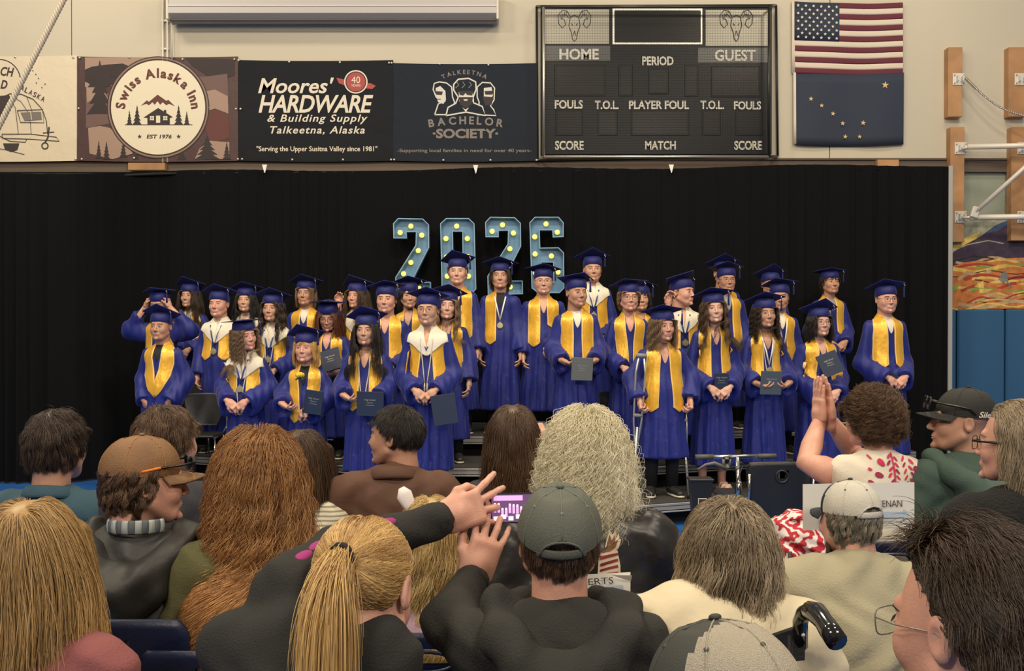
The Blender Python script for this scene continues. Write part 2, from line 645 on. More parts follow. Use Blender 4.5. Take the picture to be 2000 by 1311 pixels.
def hair(parent, X, col, n=500, L=(.3, .4), r=.0016, S=14, lay=.016, curl=(0, .08), clump=(40, .4), part=0.0, crown=(0, .05), stiff=.62, g=.38, seed=1, bangs=False, down=(0, 0, -1), back=-.075,
         hs=1.0, swirl=0.0, name='hair', flow=None, front=.60, target=None, shell=1.035, noise=.10, fly=.04, fb=.2, lo=0.0, flat=False, ext=None, aside=0.35, temple=0.0, flatten=None):
    """strands grown over the scalp and falling under gravity, one mesh. X: head->local matrix"""
    rg = np.random.RandomState(seed)
    U = unit(rg.normal(size=(n * 8, 3)))
    U = U[hairline_ok(U, back, front, temple)]
    if lo:
        U = U[U[:, 2] < lo]
    U = U[:n]
    n = len(U)
    nc = clump[0]
    P = SCC + U * SCR
    down = unit(np.array(down, float))
    layer = 1.0 + (lay / .085) * rg.rand(n) ** .8
    cx = np.array((part, crown[0], .11)) if False else np.array((part, crown[1], .118))
    D = P - cx
    D[:, 0] += np.sign(P[:, 0] - part) * .03 * (P[:, 1] < .05) * (0 if flat else 1)
    if flow is not None:
        D = np.array(flow, float) + D * 1.5
    if bangs:
        fr = (P[:, 1] < -.03)
        D[fr] = np.array((0, -1, -.2)) * .1 + rg.normal(size=(fr.sum(), 3)) * .02
    nrm = unit(U / SCR)
    D = D - nrm * (D * nrm).sum(1, keepdims=True)
    v = unit(unit(D) + nrm * .25 + rg.normal(size=(n, 3)) * noise)
    if swirl:
        v = unit(v + np.cross(nrm, v) * swirl)
    Ln = L[0] + (L[1] - L[0]) * rg.rand(n)
    if bangs:
        Ln = np.where(P[:, 1] < -.03, np.minimum(Ln, .075), Ln)
    ds = Ln / S
    path = np.zeros((n, S + 1, 3))
    path[:, 0] = SCC + U * SCR * .99
    p = path[:, 0].copy()
    wob = rg.normal(size=(n, 3)) * .02
    for k in range(1, S + 1):
        if target is not None:
            tp, pull = target
            tv = unit(np.array(tp) - p)
            v = unit(v * stiff + tv * pull + down * g * .2)
        else:
            v = unit(v * stiff + down * g + wob + rg.normal(size=(n, 3)) * fly)
        p = p + v * ds[:, None]
        q = (p - SCC) / (SCR * layer[:, None])
        m = np.linalg.norm(q, axis=1)
        ins = m < 1
        if ins.any():
            qn = q / m[:, None]
            p[ins] = (SCC + qn * SCR * layer[:, None])[ins]
            nn = unit(qn / SCR)
            v[ins] = unit(v - nn * np.minimum(0, (v * nn).sum(1, keepdims=True)) + nn * .03)[ins]
        # neck and shoulders
        for c, rr in (((0, .045, -.34), (.205, .125, .125)), ((0, .04, -.14), (.060, .062, .12))):
            q = (p - np.array(c)) / (np.array(rr) + (layer[:, None] - 1) * .06)
            m = np.linalg.norm(q, axis=1)
            ins = m < 1
            p[ins] = (np.array(c) + q / m[:, None] * (np.array(rr) + (layer[:, None] - 1) * .06))[ins]
        if not bangs:
            f = (p[:, 1] < -.035) & (p[:, 2] < .055) & (np.abs(p[:, 0]) < .064)
            p[f, 0] = np.where(p[f, 0] >= 0, .064, -.064) + rg.normal(size=f.sum()) * .002
        else:
            f = (p[:, 1] < -.035) & (p[:, 2] < .02) & (np.abs(p[:, 0]) < .064)
            p[f, 0] = np.where(p[f, 0] >= 0, .066, -.066)
        path[:, k] = p
    gi = rg.choice(n, min(nc, n), replace=False)
    dd = ((path[:, 0][:, None] - path[gi, 0][None]) ** 2).sum(-1)
    own = gi[dd.argmin(1)]
    t = np.linspace(0, 1, S + 1)[None, :, None]
    path = path + (t ** .9) * clump[1] * (path[own] - path)
    if curl[0] > 0:
        ph = rg.rand(n)[own] * 6.28 + rg.rand(n) * 1.2
        s = t * Ln[:, None, None]
        wl = curl[1] * (1 + .25 * (rg.rand(n)[own] - .5))
        a = ph[:, None, None] + 2 * PI * s / wl[:, None, None]
        e1 = unit(np.cross(unit(path[:, -1] - path[:, 0]), np.array((0, 1, .3))))[:, None]
        e2 = unit(np.cross(unit(path[:, -1] - path[:, 0]), e1[:, 0]))[:, None]
        path = path + curl[0] * np.clip(t * 2.2, 0, 1) * (np.cos(a) * e1 + .8 * np.sin(a) * e2)
    if not bangs:
        f = (path[:, :, 1] < -.04) & (path[:, :, 2] < .050) & (path[:, :, 2] > -.12) & (np.abs(path[:, :, 0]) < .066)
        sg = np.sign(path[:, :, 0].mean(1, keepdims=True) + 1e-6) * np.ones((1, S + 1))
        path[:, :, 0] = np.where(f, sg * .068, path[:, :, 0])
    if flatten is not None:
        q = (path - SCC) / SCR
        m = np.linalg.norm(q, axis=2, keepdims=True)
        hi_ = (path[:, :, 2:] > flatten) & (m > 1.015)
        path = np.where(hi_, SCC + q / m * 1.015 * SCR, path)
    c0, c1 = [np.array(c) for c in HAIRC[col]]
    mix = np.clip((rg.rand(n)[own] * .75 + rg.rand(n) * .45 - .12), 0, 1)[:, None, None] * np.ones((1, S + 1, 1))
    mix = np.clip(mix * (.45 + .95 * t), 0, 1)
    C = c0 + (c1 - c0) * mix
    rad = r * (.75 + .5 * rg.rand(n))[:, None] * (1 - .75 * np.linspace(0, 1, S + 1)[None] ** 2)
    V = F = None
    # scalp shell under the strands
    if shell:
        nu, nv = 36, 22
        ph = np.linspace(0, 2 * PI, nu, endpoint=False)
        th = np.linspace(.001, PI * .86, nv)
        G = np.stack([np.sin(th)[:, None] * np.cos(ph), np.sin(th)[:, None] * np.sin(ph), np.cos(th)[:, None] * np.ones(nu)], -1).reshape(-1, 3)
        okk = hairline_ok(G, back, front, temple)
        SV = SCC + G * SCR * (shell + lay * 2.0 * (1 if L[1] < .12 else .35)) * (1 + .012 * np.sin(G[:, :1] * 37 + seed) * np.cos(G[:, 1:2] * 31))
        SV[~okk] = (SCC + G * SCR * .97)[~okk]
        SF = [(a * nu + b, (a + 1) * nu + b, (a + 1) * nu + (b + 1) % nu, a * nu + (b + 1) % nu) for a in range(nv - 1) for b in range(nu)]
        SF = [f for f in SF if sum(okk[q] for q in f) >= 2]
        SC_ = np.ones((len(SV), 1)) * (c0 * .55 + c1 * .30)
        base = mesh_obj(name, xf(SV, X), SF, hair_mat(col), parent, attr=SC_)
    else:
        base = None
    strands('strands' if base else name, path, rad, C, X, base or parent)
    return base


def strands(name, path, rad, C, X, parent):
    """hair strands as a hair-curves object"""
    n, k = path.shape[:2]
    cu = bpy.data.hair_curves.new(name)
    cu.add_curves([k] * n)
    P = xf(path.reshape(-1, 3), X)
    cu.attributes['position'].data.foreach_set('vector', P.astype(np.float32).ravel())
    sc = np.linalg.norm(np.array(X)[:3, 0])
    ra = cu.attributes.get('radius') or cu.attributes.new('radius', 'FLOAT', 'POINT')
    ra.data.foreach_set('value', (rad * sc).astype(np.float32).ravel())
    ta = cu.attributes.new('tint', 'FLOAT_VECTOR', 'POINT')
    ta.data.foreach_set('vector', np.broadcast_to(C, (n, k, 3)).astype(np.float32).ravel())
    cu.materials.append(mat('strand', (1, 1, 1), .38, attr='tint', spec=.5))
    o = bpy.data.objects.new(name, cu)
    COL.objects.link(o)
    o.parent = parent
    return o


def face(parent, X, kind, sk, browcol, smile=0.0, glasses=None, X0=None, iris=(.06, .035, .02), beard=None, closed=False):
    """eyes, brows and lips as parts"""
    wm, im = mat('eye_white', (.56, .52, .49), .3), mat('eye_iris_%d' % int(iris[0] * 1000), iris, .2)
    lm = mat('lash', (.02, .012, .01), .6)
    for s in (-1, 1):
        key = 'eye%d%d' % (s, closed)
        y = face_y(kind, s * .0315, .0, 0)
        b = MB()
        if not closed:
            b.ell((s * .0315, y + .0035, 0), (.0115, .0060, .0042), 0, 12, 8)
            b.ell((s * .0315, y - .0018, .0003), (.0046, .0020, .0043), 1, 10, 6)
        b.tube([(s * (.0315 + dx), y - .0015 + abs(dx) * .25, z) for dx, z in ((-.014, .0), (-.007, .0050), (0, .0062), (.007, .0052), (.015, .0005))], [.0007, .0014, .0016, .0016, .0008], 5, 2)
        b.build('eye', [wm, im, lm], parent, True, X=X)
    bm = mat('brow_' + browcol, [c * 1.0 for c in HAIRC[browcol][0]], .7)
    rr = .0026 if kind.startswith('m') else .0018
    for s in (-1, 1):
        V, F = arc_mesh(kind, [(s * .013, .0185), (s * .022, .0225), (s * .033, .0240), (s * .042, .0215), (s * .049, .0165)], [rr * .8, rr, rr, rr * .8, rr * .4], 'brow%d%.4f' % (s, rr))
        mesh_obj('eyebrow', xf(V, X), F, bm, parent)
    m = mat('lips_' + sk, LIP[sk], .45)
    u = smile * .006
    V, F = arc_mesh(kind, [(-.024 - u, -.0650 + u), (-.013, -.0630), (0, -.0640), (.013, -.0630), (.024 + u, -.0650 + u)], [.0010, .0028, .0027, .0028, .0010], 'lipu%.1f' % smile)
    V2, F2 = arc_mesh(kind, [(-.022 - u, -.0665 + u), (-.012, -.0715), (0, -.0728 - u * .3), (.012, -.0715), (.022 + u, -.0665 + u)], [.0010, .0030, .0035, .0030, .0010], 'lipl%.1f' % smile)
    b = MB()
    b.add(V, F)
    b.add(V2, F2)
    b.build('lips', m, parent, True, X=X)
    if smile > .8:
        y = face_y(kind, 0, -.066)
        MB().ell((0, y + .0012, -.0672), (.0175, .004, .0032), 0, 12, 6).build('teeth', mat('teeth', (.8, .76, .68), .3), parent, True, X=X)
    if glasses:
        glasses_obj(parent, X, glasses)


def glasses_obj(parent, X, col, rr=.0013, round_=False, name='glasses', lens=None):
    gm = mat('glasses_%.2f_%.2f' % (col[0], col[2]), col, .3, .3)
    b = MB()
    for s in (-1, 1):
        pts = []
        for k in range(17):
            a = 2 * PI * k / 16
            c, sn = math.cos(a), math.sin(a)
            e = 1.0 if round_ else .55
            pts.append((s * .0335 + .0255 * math.copysign(abs(c) ** e, c), -.104, -.002 + .0195 * math.copysign(abs(sn) ** e, sn)))
        b.tube(pts, rr, 5, 0, False)
        b.tube([(s * .060, -.103, .006), (s * .0745, -.06, .004), (s * .0825, .012, .004), (s * .083, .035, -.012)], rr, 5)
        if lens:
            b.prism([(s * .0335 + .024 * math.cos(a * PI / 6), -.002 + .018 * math.sin(a * PI / 6)) for a in range(12)], -.1045, -.1035, 1)
    b.tube([(-.009, -.106, .003), (0, -.109, .006), (.009, -.106, .003)], rr, 5)
    b.build(name, [gm, lens or gm], parent, True, X=X)


def prim_ev(prims):
    def ev(P):
        d = None
        for q in prims:
            if q[0] == 'c':
                di = sd_cap(P, q[1], q[2], q[3], q[4], q[6] if len(q) > 6 else None)
            elif q[0] == 'e':
                di = sd_ell(P, q[1], q[2])
            else:
                di = sd_box(P, q[1], q[2], q[3])
            k = q[5] if q[0] == 'c' else q[3] if q[0] == 'e' else q[4]
            d = di if d is None else smin(d, di, k)
        return d
    return ev


def bounds(prims, pad=.05):
    lo, hi = np.full(3, 9.), np.full(3, -9.)
    for q in prims:
        if q[0] == 'c':
            sc = np.array(q[6] if len(q) > 6 else (1, 1, 1))
            for p, r in ((q[1], q[3]), (q[2], q[4])):
                lo = np.minimum(lo, np.array(tuple(p)) - r / sc - pad)
                hi = np.maximum(hi, np.array(tuple(p)) + r / sc + pad)
        else:
            lo = np.minimum(lo, np.array(q[1]) - np.array(q[2]) - pad)
            hi = np.maximum(hi, np.array(q[1]) + np.array(q[2]) + pad)
    return lo, hi


# ------------------------------------------------------------------ graduates
GOWN = mat('gown_cloth', (.006, .014, .180), .6, bump=(26, .30, (1, 1, .25), .02), sheen=.15, var=(6, .10))
CAPM = mat('cap_cloth', (.005, .010, .13), .62, bump=(180, .1), sheen=.1)  # darker than the gown: the caps' unlit side is put into the colour
SATIN = mat('stole_satin', (.86, .47, .045), .36, .25, bump=(22, .38, (1, 1, .5), .02), sheen=.2, var=(9, .08))
STRIM = mat('stole_trim', (.85, .62, .28), .5)
CREAM = mat('hood_cream', (.80, .74, .60), .7, bump=(30, .2))
NAVY = mat('folder_navy', (.022, .034, .070), .45, bump=(160, .1))
GOLDM = mat('medal_gold', (.62, .55, .30), .35, .7, bump=(260, .6, (1, 1, 1), .002))
BLKSHOE = mat('shoe_black', (.02, .02, .02), .5)
TROUS = mat('trousers_black', (.012, .012, .014), .8)
FOOTG = None


def shoe(parent, c, m, yaw=0.0, L=.27, low=False):
    """a low shoe, heel at c, toe to -y; sole and laces as sub-parts"""
    R = Matrix.Translation(c) @ Matrix.Rotation(yaw, 4, 'Z')
    pr = [('c', (0, .05, .055), (0, -.02, .055), .038, .040, .02), ('c', (0, -.02, .05), (0, -.15, .035), .042, .036, .03, (1, 1, 1.25)), ('c', (0, .045, .05), (0, .04, .10 if not low else .07), .038, .036, .02)]
    ev = prim_ev(pr)
    V, F = surfnet(lambda P: smax(ev(P), .018 - P[:, 2], 0), *bounds(pr, .02), .011)
    o = mesh_obj('shoe', xf(V, R), F, m, parent)
    b = MB()
    b.tube([(0, .075, .012), (0, .03, .012), (0, -.06, .012), (0, -.14, .012), (0, -.19, .014)], [.030, .042, .044, .045, .030], 10, 0, True, (1, .30))
    b.build('sole', mat('sole_white', (.55, .52, .45), .7), o, True, X=R)
    return o


def mortarboard(parent, X, seed, tass=1, rz=None, tilt=None):
    """cap: skullcap, square board, button, tassel with charm. X head->local"""
    rg = random.Random(seed)
    rz = rg.uniform(-.5, .5) + PI / 4 if rz is None else rz
    tl = rg.uniform(-.50, -.22) if tilt is None else tilt
    root = bpy.data.objects.new('mortarboard', None)
    b = MB()
    nu = 28
    rings = [(.046, 1.035), (.052, 1.06), (.074, 1.06), (.096, .98), (.114, .82), (.120, .4)]
    V, F = [], []
    for z, k in rings:
        for i in range(nu):
            a = 2 * PI * i / nu
            zz = z
            if z < .09:
                zz = z - .050 * (.5 + .5 * math.sin(a)) * (1 if z < .055 else .5)
            V.append((.0825 * k * math.cos(a), .015 + .1025 * k * math.sin(a), zz))
    for r in range(len(rings) - 1):
        for i in range(nu):
            F.append((r * nu + i, r * nu + (i + 1) % nu, (r + 1) * nu + (i + 1) % nu, (r + 1) * nu + i))
    b.add(V, F)
    sk = b.build('mortarboard', CAPM, parent, True, X=X)
    Bm = X @ Matrix.Translation((0, .022, .116)) @ Matrix.Rotation(tl, 4, 'X') @ Matrix.Rotation(rg.uniform(-.06, .06), 4, 'Y') @ Matrix.Rotation(rz, 4, 'Z')
    b = MB().box((0, 0, 0), (.242, .242, .006), 0, None, .002)
    b.build('board', CAPM, sk, False, X=Bm)
    MB().ell((0, 0, .006), (.011, .011, .005), 0, 10, 6).build('button', CAPM, sk, True, X=Bm)
    # tassel: cord over the edge, then a hanging bundle
    R = np.array(Bm)
    a = rg.uniform(-.4, .2)
    sx = tass
    ang = math.atan2(-1, sx * 1.0)
    e = np.array((math.cos(ang), math.sin(ang)))
    loc = (Bm.inverted() @ X @ Vector((sx * .11, -.045, .13)))
    ex, ey = loc.x, loc.y
    k = .121 / max(abs(ex), abs(ey))
    ex, ey = ex * k, ey * k
    p1 = Vector(xf([(ex, ey, .004)], Bm)[0])
    p0 = Vector(xf([(0, 0, .010)], Bm)[0])
    pm = Vector(xf([(ex * .5, ey * .5, .006)], Bm)[0])
    dn = Vector((0, 0, -1))
    b = MB()
    b.tube([p0, pm, p1, p1 + Vector((0, -.003, -.015)), p1 + dn * .045], .0022, 5)
    q = p1 + dn * .045
    b.tube([q, q + dn * .012, q + dn * .03, q + dn * .10, q + dn * .105], [.004, .007, .0075, .011, .008], 8)
    b.build('tassel', mat('tassel_blue', (.015, .018, .14), .6, bump=(300, .8, (1, 1, .02))), sk, True)
    b = MB()
    b.box(p1 + dn * .022 + Vector((-.004, -.007, 0)), (.008, .003, .014), 0, None, .001)
    b.box(p1 + dn * .034 + Vector((.004, -.008, 0)), (.008, .003, .012), 0, None, .001)
    b.build('charm', mat('charm_silver', (.8, .75, .6), .25, .8), sk, False)
    return sk


def strip_path(ev, pts, name, m, parent, th=.010, cols=(0, .07, .3, .55, .8, .93, 1.0), mi=(1, 0, 0, 0, 0, 1), sub=3, hd=None):
    """pts: list of (x, z, width[, mode]) front-projected; mode 't' drops from above at y given"""
    rows = []
    P = []
    for i in range(len(pts) - 1):
        for k in range(sub):
            t = k / sub
            P.append([a + (b - a) * t for a, b in zip(pts[i], pts[i + 1])])
    P.append(list(pts[-1]))
    O, D = [], []
    for x, z, wd, y, el in P:
        for c in cols:
            # el: elevation of the ray: 0 from the front, 1 from above
            X = x + (c - .5) * wd
            dv = np.array((0, math.cos(el * PI / 2), -math.sin(el * PI / 2)))
            o = np.array((X, y, z)) - dv * .45
            O.append(o)
            D.append(dv)
    D = np.array(D)
    Q, ok = cast(ev, O, D)
    bad = ~ok
    Q[bad] = (np.array(O) + D * .45)[bad]
    N = sd_normal(ev, Q)
    nz = unit(N * .7 - D * .5)
    r, c = len(P), len(cols)
    V, F, M = sheet(Q.reshape(r, c, 3), nz.reshape(r, c, 3), th, list(mi))
    return mesh_obj(name, V, F, m if isinstance(m, list) else [m, m], parent, True, M)


def stole_side(ev, s, zs, zb, w_=.095, xn=.085, xb=.10, tip=1, parent=None, nm='stole_band', th=.010):
    """one band of the stole from the back of the neck, over the shoulder, down to zb with a pointed end"""
    pts = [(s * .045, zs + .03, w_ * .6, .045, 1.0), (s * xn * .95, zs + .01, w_ * .85, .0, .9), (s * (xn + .005), zs - .015, w_, -.05, .55), (s * (xn + .006), zs - .07, w_, -.08, .1),
           (s * (xn + xb) / 2, (zs + zb) / 2, w_, -.1, 0), (s * xb, zb + .05, w_, -.1, 0), (s * xb, zb, w_, -.1, 0)]
    if tip:
        pts.append((s * xb, zb - .045, .006, -.1, 0))
    return strip_path(ev, pts, nm, [SATIN, STRIM], parent, th)


def folder(name_label, M, W=.30, H=.0, group=None, writing=True, col=None, D=.012, hh=.22):
    t = thing('diploma_folder', name_label, 'folder', (0, 0, 0), 0, group)
    t.matrix_world = M
    b = MB().box((0, .004, 0), (W * .76, .004, hh), 0, None, .0015).box((0, -.004, 0), (W * .76, .004, hh), 0, None, .0015)
    b.box((0, 0, hh / 2 - .003), (W * .76, .011, .006), 0, None, .002)
    b.build('cover', col or NAVY, t, False)
    if writing:
        q = MB()
        for k, (tx, sz, zz) in enumerate((("High School", .020, .035), ("Diploma", .016, .010), ("of Graduation", .013, -.012))):
            V, F = text_mesh(tx, sz, .0)
            q.add(np.c_[V[:, 0], np.full(len(V), -.0066), V[:, 1] + zz], F)
        q.build('lettering', mat('foil_silver', (.7, .66, .5), .35, .6), t, False)
    return t


TEXTC = {}


def text_mesh(s, size, bold=0.0, shear=0.0, space=1.0, centre=True):
    """flat triangulated text in the xy plane"""
    k = (s, size, bold, shear, space, centre)
    if k in TEXTC:
        return TEXTC[k]
    c = bpy.data.curves.new('t', 'FONT')
    c.body = s
    c.size = size
    c.offset = bold
    c.shear = shear
    c.space_character = space
    c.resolution_u = 3
    c.align_x = 'CENTER' if centre else 'LEFT'
    c.align_y = 'CENTER'
    o = bpy.data.objects.new('t', c)
    COL.objects.link(o)
    me = bpy.data.meshes.new_from_object(o.evaluated_get(bpy.context.evaluated_depsgraph_get()))
    V = np.array([v.co[:] for v in me.vertices]).reshape(-1, 3)
    F = [tuple(p.vertices) for p in me.polygons]
    bpy.data.objects.remove(o)
    bpy.data.curves.remove(c)
    bpy.data.meshes.remove(me)
    TEXTC[k] = (V, F)
    return V, F


ROWE = (8.65, 9.50, 10.40)


def edge_y(row, x):
    return ROWE[row] + .40 * max(0.0, abs(x) - 1.05)


ARMS = {
    'clasp': lambda s, H: ((s * .228, .03, .605 * H), (s * .080, -.215, .530 * H), (-s * .80, -.15, -.55), (0, .6, -.5), 'clasp'),
    'hold': lambda s, H: ((s * .225, .02, .62 * H), (s * .150, -.220, .560 * H), (-s * .75, -.45, -.35), (-s * .3, .3, .9), 'hold'),
    'side': lambda s, H: ((s * .200, .03, .63 * H), (s * .215, -.07, .475 * H), (-s * .05, -.2, -1), (-s, .1, 0), 'relax'),
    'behind': lambda s, H: ((s * .225, .06, .61 * H), (s * .12, -.10, .475 * H), (-s * .6, .3, -.8), (0, 1, 0), 'relax'),
    'raise': lambda s, H: ((s * .33, -.02, .775 * H), (s * .135, -.07, .905 * H), (-s * .35, .1, .95), (-s, .2, 0), 'clasp'),
    'up': lambda s, H: ((s * .21, -.03, .67 * H), (s * .17, -.13, .86 * H), (-s * .1, .1, 1), (-s * .4, -1, 0), 'clasp'),
    'crutch': lambda s, H: ((s * .27, .03, .64 * H), (s * .225, -.10, .52 * H), (0, -.4, -.9), (-s, -.1, 0), 'grip'),
}


def graduate(label, px, ey, row, off=.42, kind='f', sk='fair', hairs=None, head=(0, 0, 0), arms=('clasp', 'clasp'), hs=1.15, stole=(.56, .56), hood=False, medal=None, cords=False, glasses=None, shirt=None,
             smile=0.0, seed=1, wide=1.0, lean=0.0, shoes=True, tass=1, rz=None, tilt=None, brow='brown', hemz=.135, shoec=None, iris=(.06, .035, .02), closed=False, collar=None, cut=None, yaw=None, xb=.10, tuck=0):
    x0 = (px - 1000) / FPX * edge_y(row, (px - 1000) / FPX * 10)
    d = edge_y(row, x0) + off
    p = at(px, ey, d)
    dz = .2 * (row + 1)
    H = (p.z - dz) + .115 * hs
    yw = math.atan2(-p.x, p.y) * -1 * .5 if yaw is None else yaw
    root = thing('person', label, 'person', (p.x, d, dz), yw, 'graduates standing on the risers')
    ez = p.z - dz
    hc = Vector((lean, -.02, ez))
    X = Matrix.Translation(hc) @ Euler((head[1], head[2], head[0]), 'XYZ').to_matrix().to_4x4() @ Matrix.Scale(hs, 4)
    zs = ez - .192 * hs
    wd = wide * (1.0 if kind[0] == 'm' else .92)
    # ---- body
    B = Body()
    V, F = head_tpl(kind, .0052)
    V = V.copy()
    nk = V[:, 2] < -.13
    B.add(xf(V, X), F)
    B.add(*tube([(lean * .8, .03, zs + .05), (lean * .6, .03, zs - .02), (0, .02, zs - .25), (0, .02, .52 * H), (0, .02, .47 * H)], [.05, .055, .09, .09, .09], 12))
    for s in (-1, 1):
        B.add(*tube([(s * .085, .02, .48 * H), (s * .09, .01, .27 * H), (s * .09, .03, .06)], [.075, .052, .036], 10))
    hands = []
    for s, an in zip((-1, 1), arms):
        el, wr, fd, pn, pose = (ARMS[an](s, H) if isinstance(an, str) else an)
        sh = Vector((s * .150 * wd, .015, zs - .045))
        B.add(*tube([sh, el, wr], [.045, .038, .027], 8))
        V, F = hand_tpl(pose, .0045)
        Mh = basis(Vector(wr), fd, pn, -s)
        B.add(V, F, Mh)
        hands.append((sh, Vector(el), Vector(wr), Mh))
    B.build(skin(sk), root)
    # ---- gown
    hem = hemz * H
    ph = seed * 1.7
    tor = [('c', (lean * .5, .02, zs - .13), (lean * .2, .01, .56 * H), .158 * wd, .165 * wd, .03, (1, 1.30, 1)),
           ('c', (lean * .2, .01, .56 * H), (0, .01, hem - .02), .170 * wd, .225 * wd, .06, (1, 1.22, 1)),
           ('c', (-.130 * wd + lean * .6, .02, zs - .055), (.130 * wd + lean * .6, .02, zs - .055), .058, .058, .06),
           ('c', (lean * .8, .035, zs + .035), (lean * .6, .02, zs - .06), .070, .115, .05, (1, 1.1, 1))]
    te = prim_ev(tor)

    def tev(P):
        d = te(P)
        th = np.arctan2(P[:, 0], -P[:, 1])
        z = P[:, 2] / H
        a = np.clip((.80 - z) / .6, 0.02, 1)
        d = d - .0125 * a * np.sin(th * 11 + ph + 1.6 * np.sin(z * 5 + ph)) - .006 * a * np.sin(th * 23 + 2 * ph + 3 * z)
        d = d - .004 * np.sin(P[:, 0] * 60 + 4 * np.sin(z * 9 + ph)) * np.clip((.86 - z) * 5, 0, 1) * np.clip((z - .55) * 5, 0, 1)
        return smax(d, hem - P[:, 2], .01)

    sleeves = []
    for s, (sh, el, wr, _) in zip((-1, 1), hands):
        f = (wr - el).normalized()
        side = Vector((0, 0, -1))
        up = f.z > .5
        dr = Vector((0, 0, -.095)) if not up else Vector((s * .03, .02, -.07))
        rw = .098 if not up else .072
        pr = [('c', sh, el, .058, .070, .0), ('c', el, wr, .068, rw * .84, .05)]
        if not up:
            pr.append(('c', el + dr * .3, wr + dr * 1.1 - f * .02, .058, .070, .06))
        else:
            pr.append(('c', sh + Vector((s * .02, 0, -.06)), el + dr * .7, .085, .082, .06))
        sleeves.append((prim_ev(pr), wr if not up else wr - f * .07, f, np.array((wr + dr * .55 if not up else wr - f * .05)), s))

    def gev(P):
        d = tev(P)
        for e, wr, f, wc, s in sleeves:
            q = e(P)
            fn = np.array(f)
            al = (P - np.array(wr)) @ fn
            q = q - .0065 * np.sin(P[:, 0] * 62 + P[:, 1] * 55 + 5 * al + ph + s) * np.clip(1.0 + al * 1.6, .15, 1) - .004 * np.sin(P[:, 0] * 31 - P[:, 1] * 47 + ph)
            q = smax(q, al + .012, .006)
            q = smax(q, -sd_ell(P, wc - fn * .01, (.066, .066, .085)), .006)
            d = smin(d, q, .022)
        return d
    lo, hi = bounds(tor, .05)
    for s, (sh, el, wr, _) in zip((-1, 1), hands):
        for v in (sh, el, wr):
            lo = np.minimum(lo, np.array(v) - .18)
            hi = np.maximum(hi, np.array(v) + .12)
    lo[2] = hem - .04
    V, F = surfnet(gev, lo, hi, .0165)
    mesh_obj('gown', V, F, GOWN, root)
    # ---- neckline: shirt or skin V
    c = {'skin': skin(sk), 'white': mat('shirt_white', (.75, .70, .60), .8), 'black': mat('shirt_black', (.012, .012, .015), .8), 'grey': mat('shirt_grey', (.28, .29, .30), .85)}[shirt or 'skin']
    strip_path(tev, [(lean * .7, zs + .02, .085, -.0, .6), (lean * .7, zs - .03, .075, -.06, .25), (lean * .6, zs - .085, .038, -.1, 0), (lean * .5, zs - .115, .006, -.1, 0)], 'neckline', [c, c], root, .0045)
    # ---- stole
    if stole:
        st = bpy.data.objects.new('stole', None)
        w_ = .112 * wd
        pieces = []
        if stole == 'joined':
            for s in (-1, 1):
                pts = [(s * .045, zs + .03, w_ * .6, .045, 1.0), (s * .085, zs + .01, w_ * .85, .0, .9), (s * .095, zs - .02, w_, -.05, .5), (s * .098, zs - .08, w_, -.08, .1), (s * .072, zs - .25, w_ * 1.05, -.1, 0), (s * .042, zs - .36, w_ * .85, -.1, 0), (s * .006, zs - .46, .012, -.1, 0)]
                pieces.append(strip_path(tev, pts, 'stole', [SATIN, STRIM], root, .011 + .001 * s))
        else:
            for s, zb in zip((-1, 1), stole):
                if zb:
                    pieces.append(stole_side(tev, s, zs, zb * H, w_, .09, xb * (1.0), 1, root, 'stole'))
        pieces[0].name = 'stole'
    if hood:
        for s in (-1, 1):
            strip_path(tev, [(s * .05, zs + .035, .07, .045, 1.0), (s * .095, zs + .0, .13, .0, .85), (s * .098, zs - .04, .155, -.06, .4), (s * .062, zs - .09, .115, -.09, .05), (s * .030, zs - .145, .060, -.1, 0), (s * .004, zs - .185, .012, -.1, 0)],
                       'hood_collar', [CREAM, CREAM], root, .021)
        V, F = text_mesh('V' if not medal else '.', .05 if not medal else .01, .002 if not medal else 0)
        o = np.c_[V[:, 0], np.full(len(V), -.4), V[:, 1] + zs - .125]
        Q, ok = cast(tev, o, [(0, 1, 0)])
        mesh_obj('emblem', Q - np.array((0, .024, 0)), F, mat('emblem_blue', (.03, .05, .2), .6), root, False)
    def fr(x, z, off):
        Q, ok = cast(tev, [(x, -.5, z)], [(0, 1, 0)])
        return Q[0] - np.array((0, off, 0))
    if cords:
        cm = mat('cord_white', (.8, .74, .62), .6, bump=(400, .8))
        for s in (-1, 1):
            pts = [fr(s * .052, zs - .03, .03)] + [fr(s * (.052 - .01 * k), zs - .08 - k * .085, .022) for k in range(5)]
            MB().tube(pts, .0048, 6).tube([pts[-1], pts[-1] + np.array((0, 0, -.03)), pts[-1] + np.array((0, 0, -.085))], [.004, .007, .010], 6).build('honor_cord', cm, root, True)
    if medal:
        mz, rib = medal
        rm = {'white': mat('ribbon_white', (.85, .82, .76), .6), 'blue': mat('ribbon_blue', (.03, .06, .26), .6)}[rib]
        mz = zs - mz
        cpt = fr(0, mz + .05, .024)
        for s in (-1, 1):
            a, m_, b_ = fr(s * .058, zs + .0, .030), fr(s * .030, (zs + mz) / 2 + .03, .030), np.array(cpt)
            MB().tube([a, m_, b_], [.0075, .0075, .006], 6, 0, True, (1, .25)).build('medal_ribbon', rm, root, True)
        b = MB()
        cc = fr(0, mz, .026)
        b.tube([cc + np.array((0, .004, 0)), cc - np.array((0, .003, 0))], .0305, 20, 0)
        b.tube([cc - np.array((0, .002, 0)), cc - np.array((0, .0055, 0))], .024, 20, 0)
        b.box(cc + np.array((0, -.001, .034)), (.012, .004, .012), 0)
        b.build('medal', GOLDM, root, False)
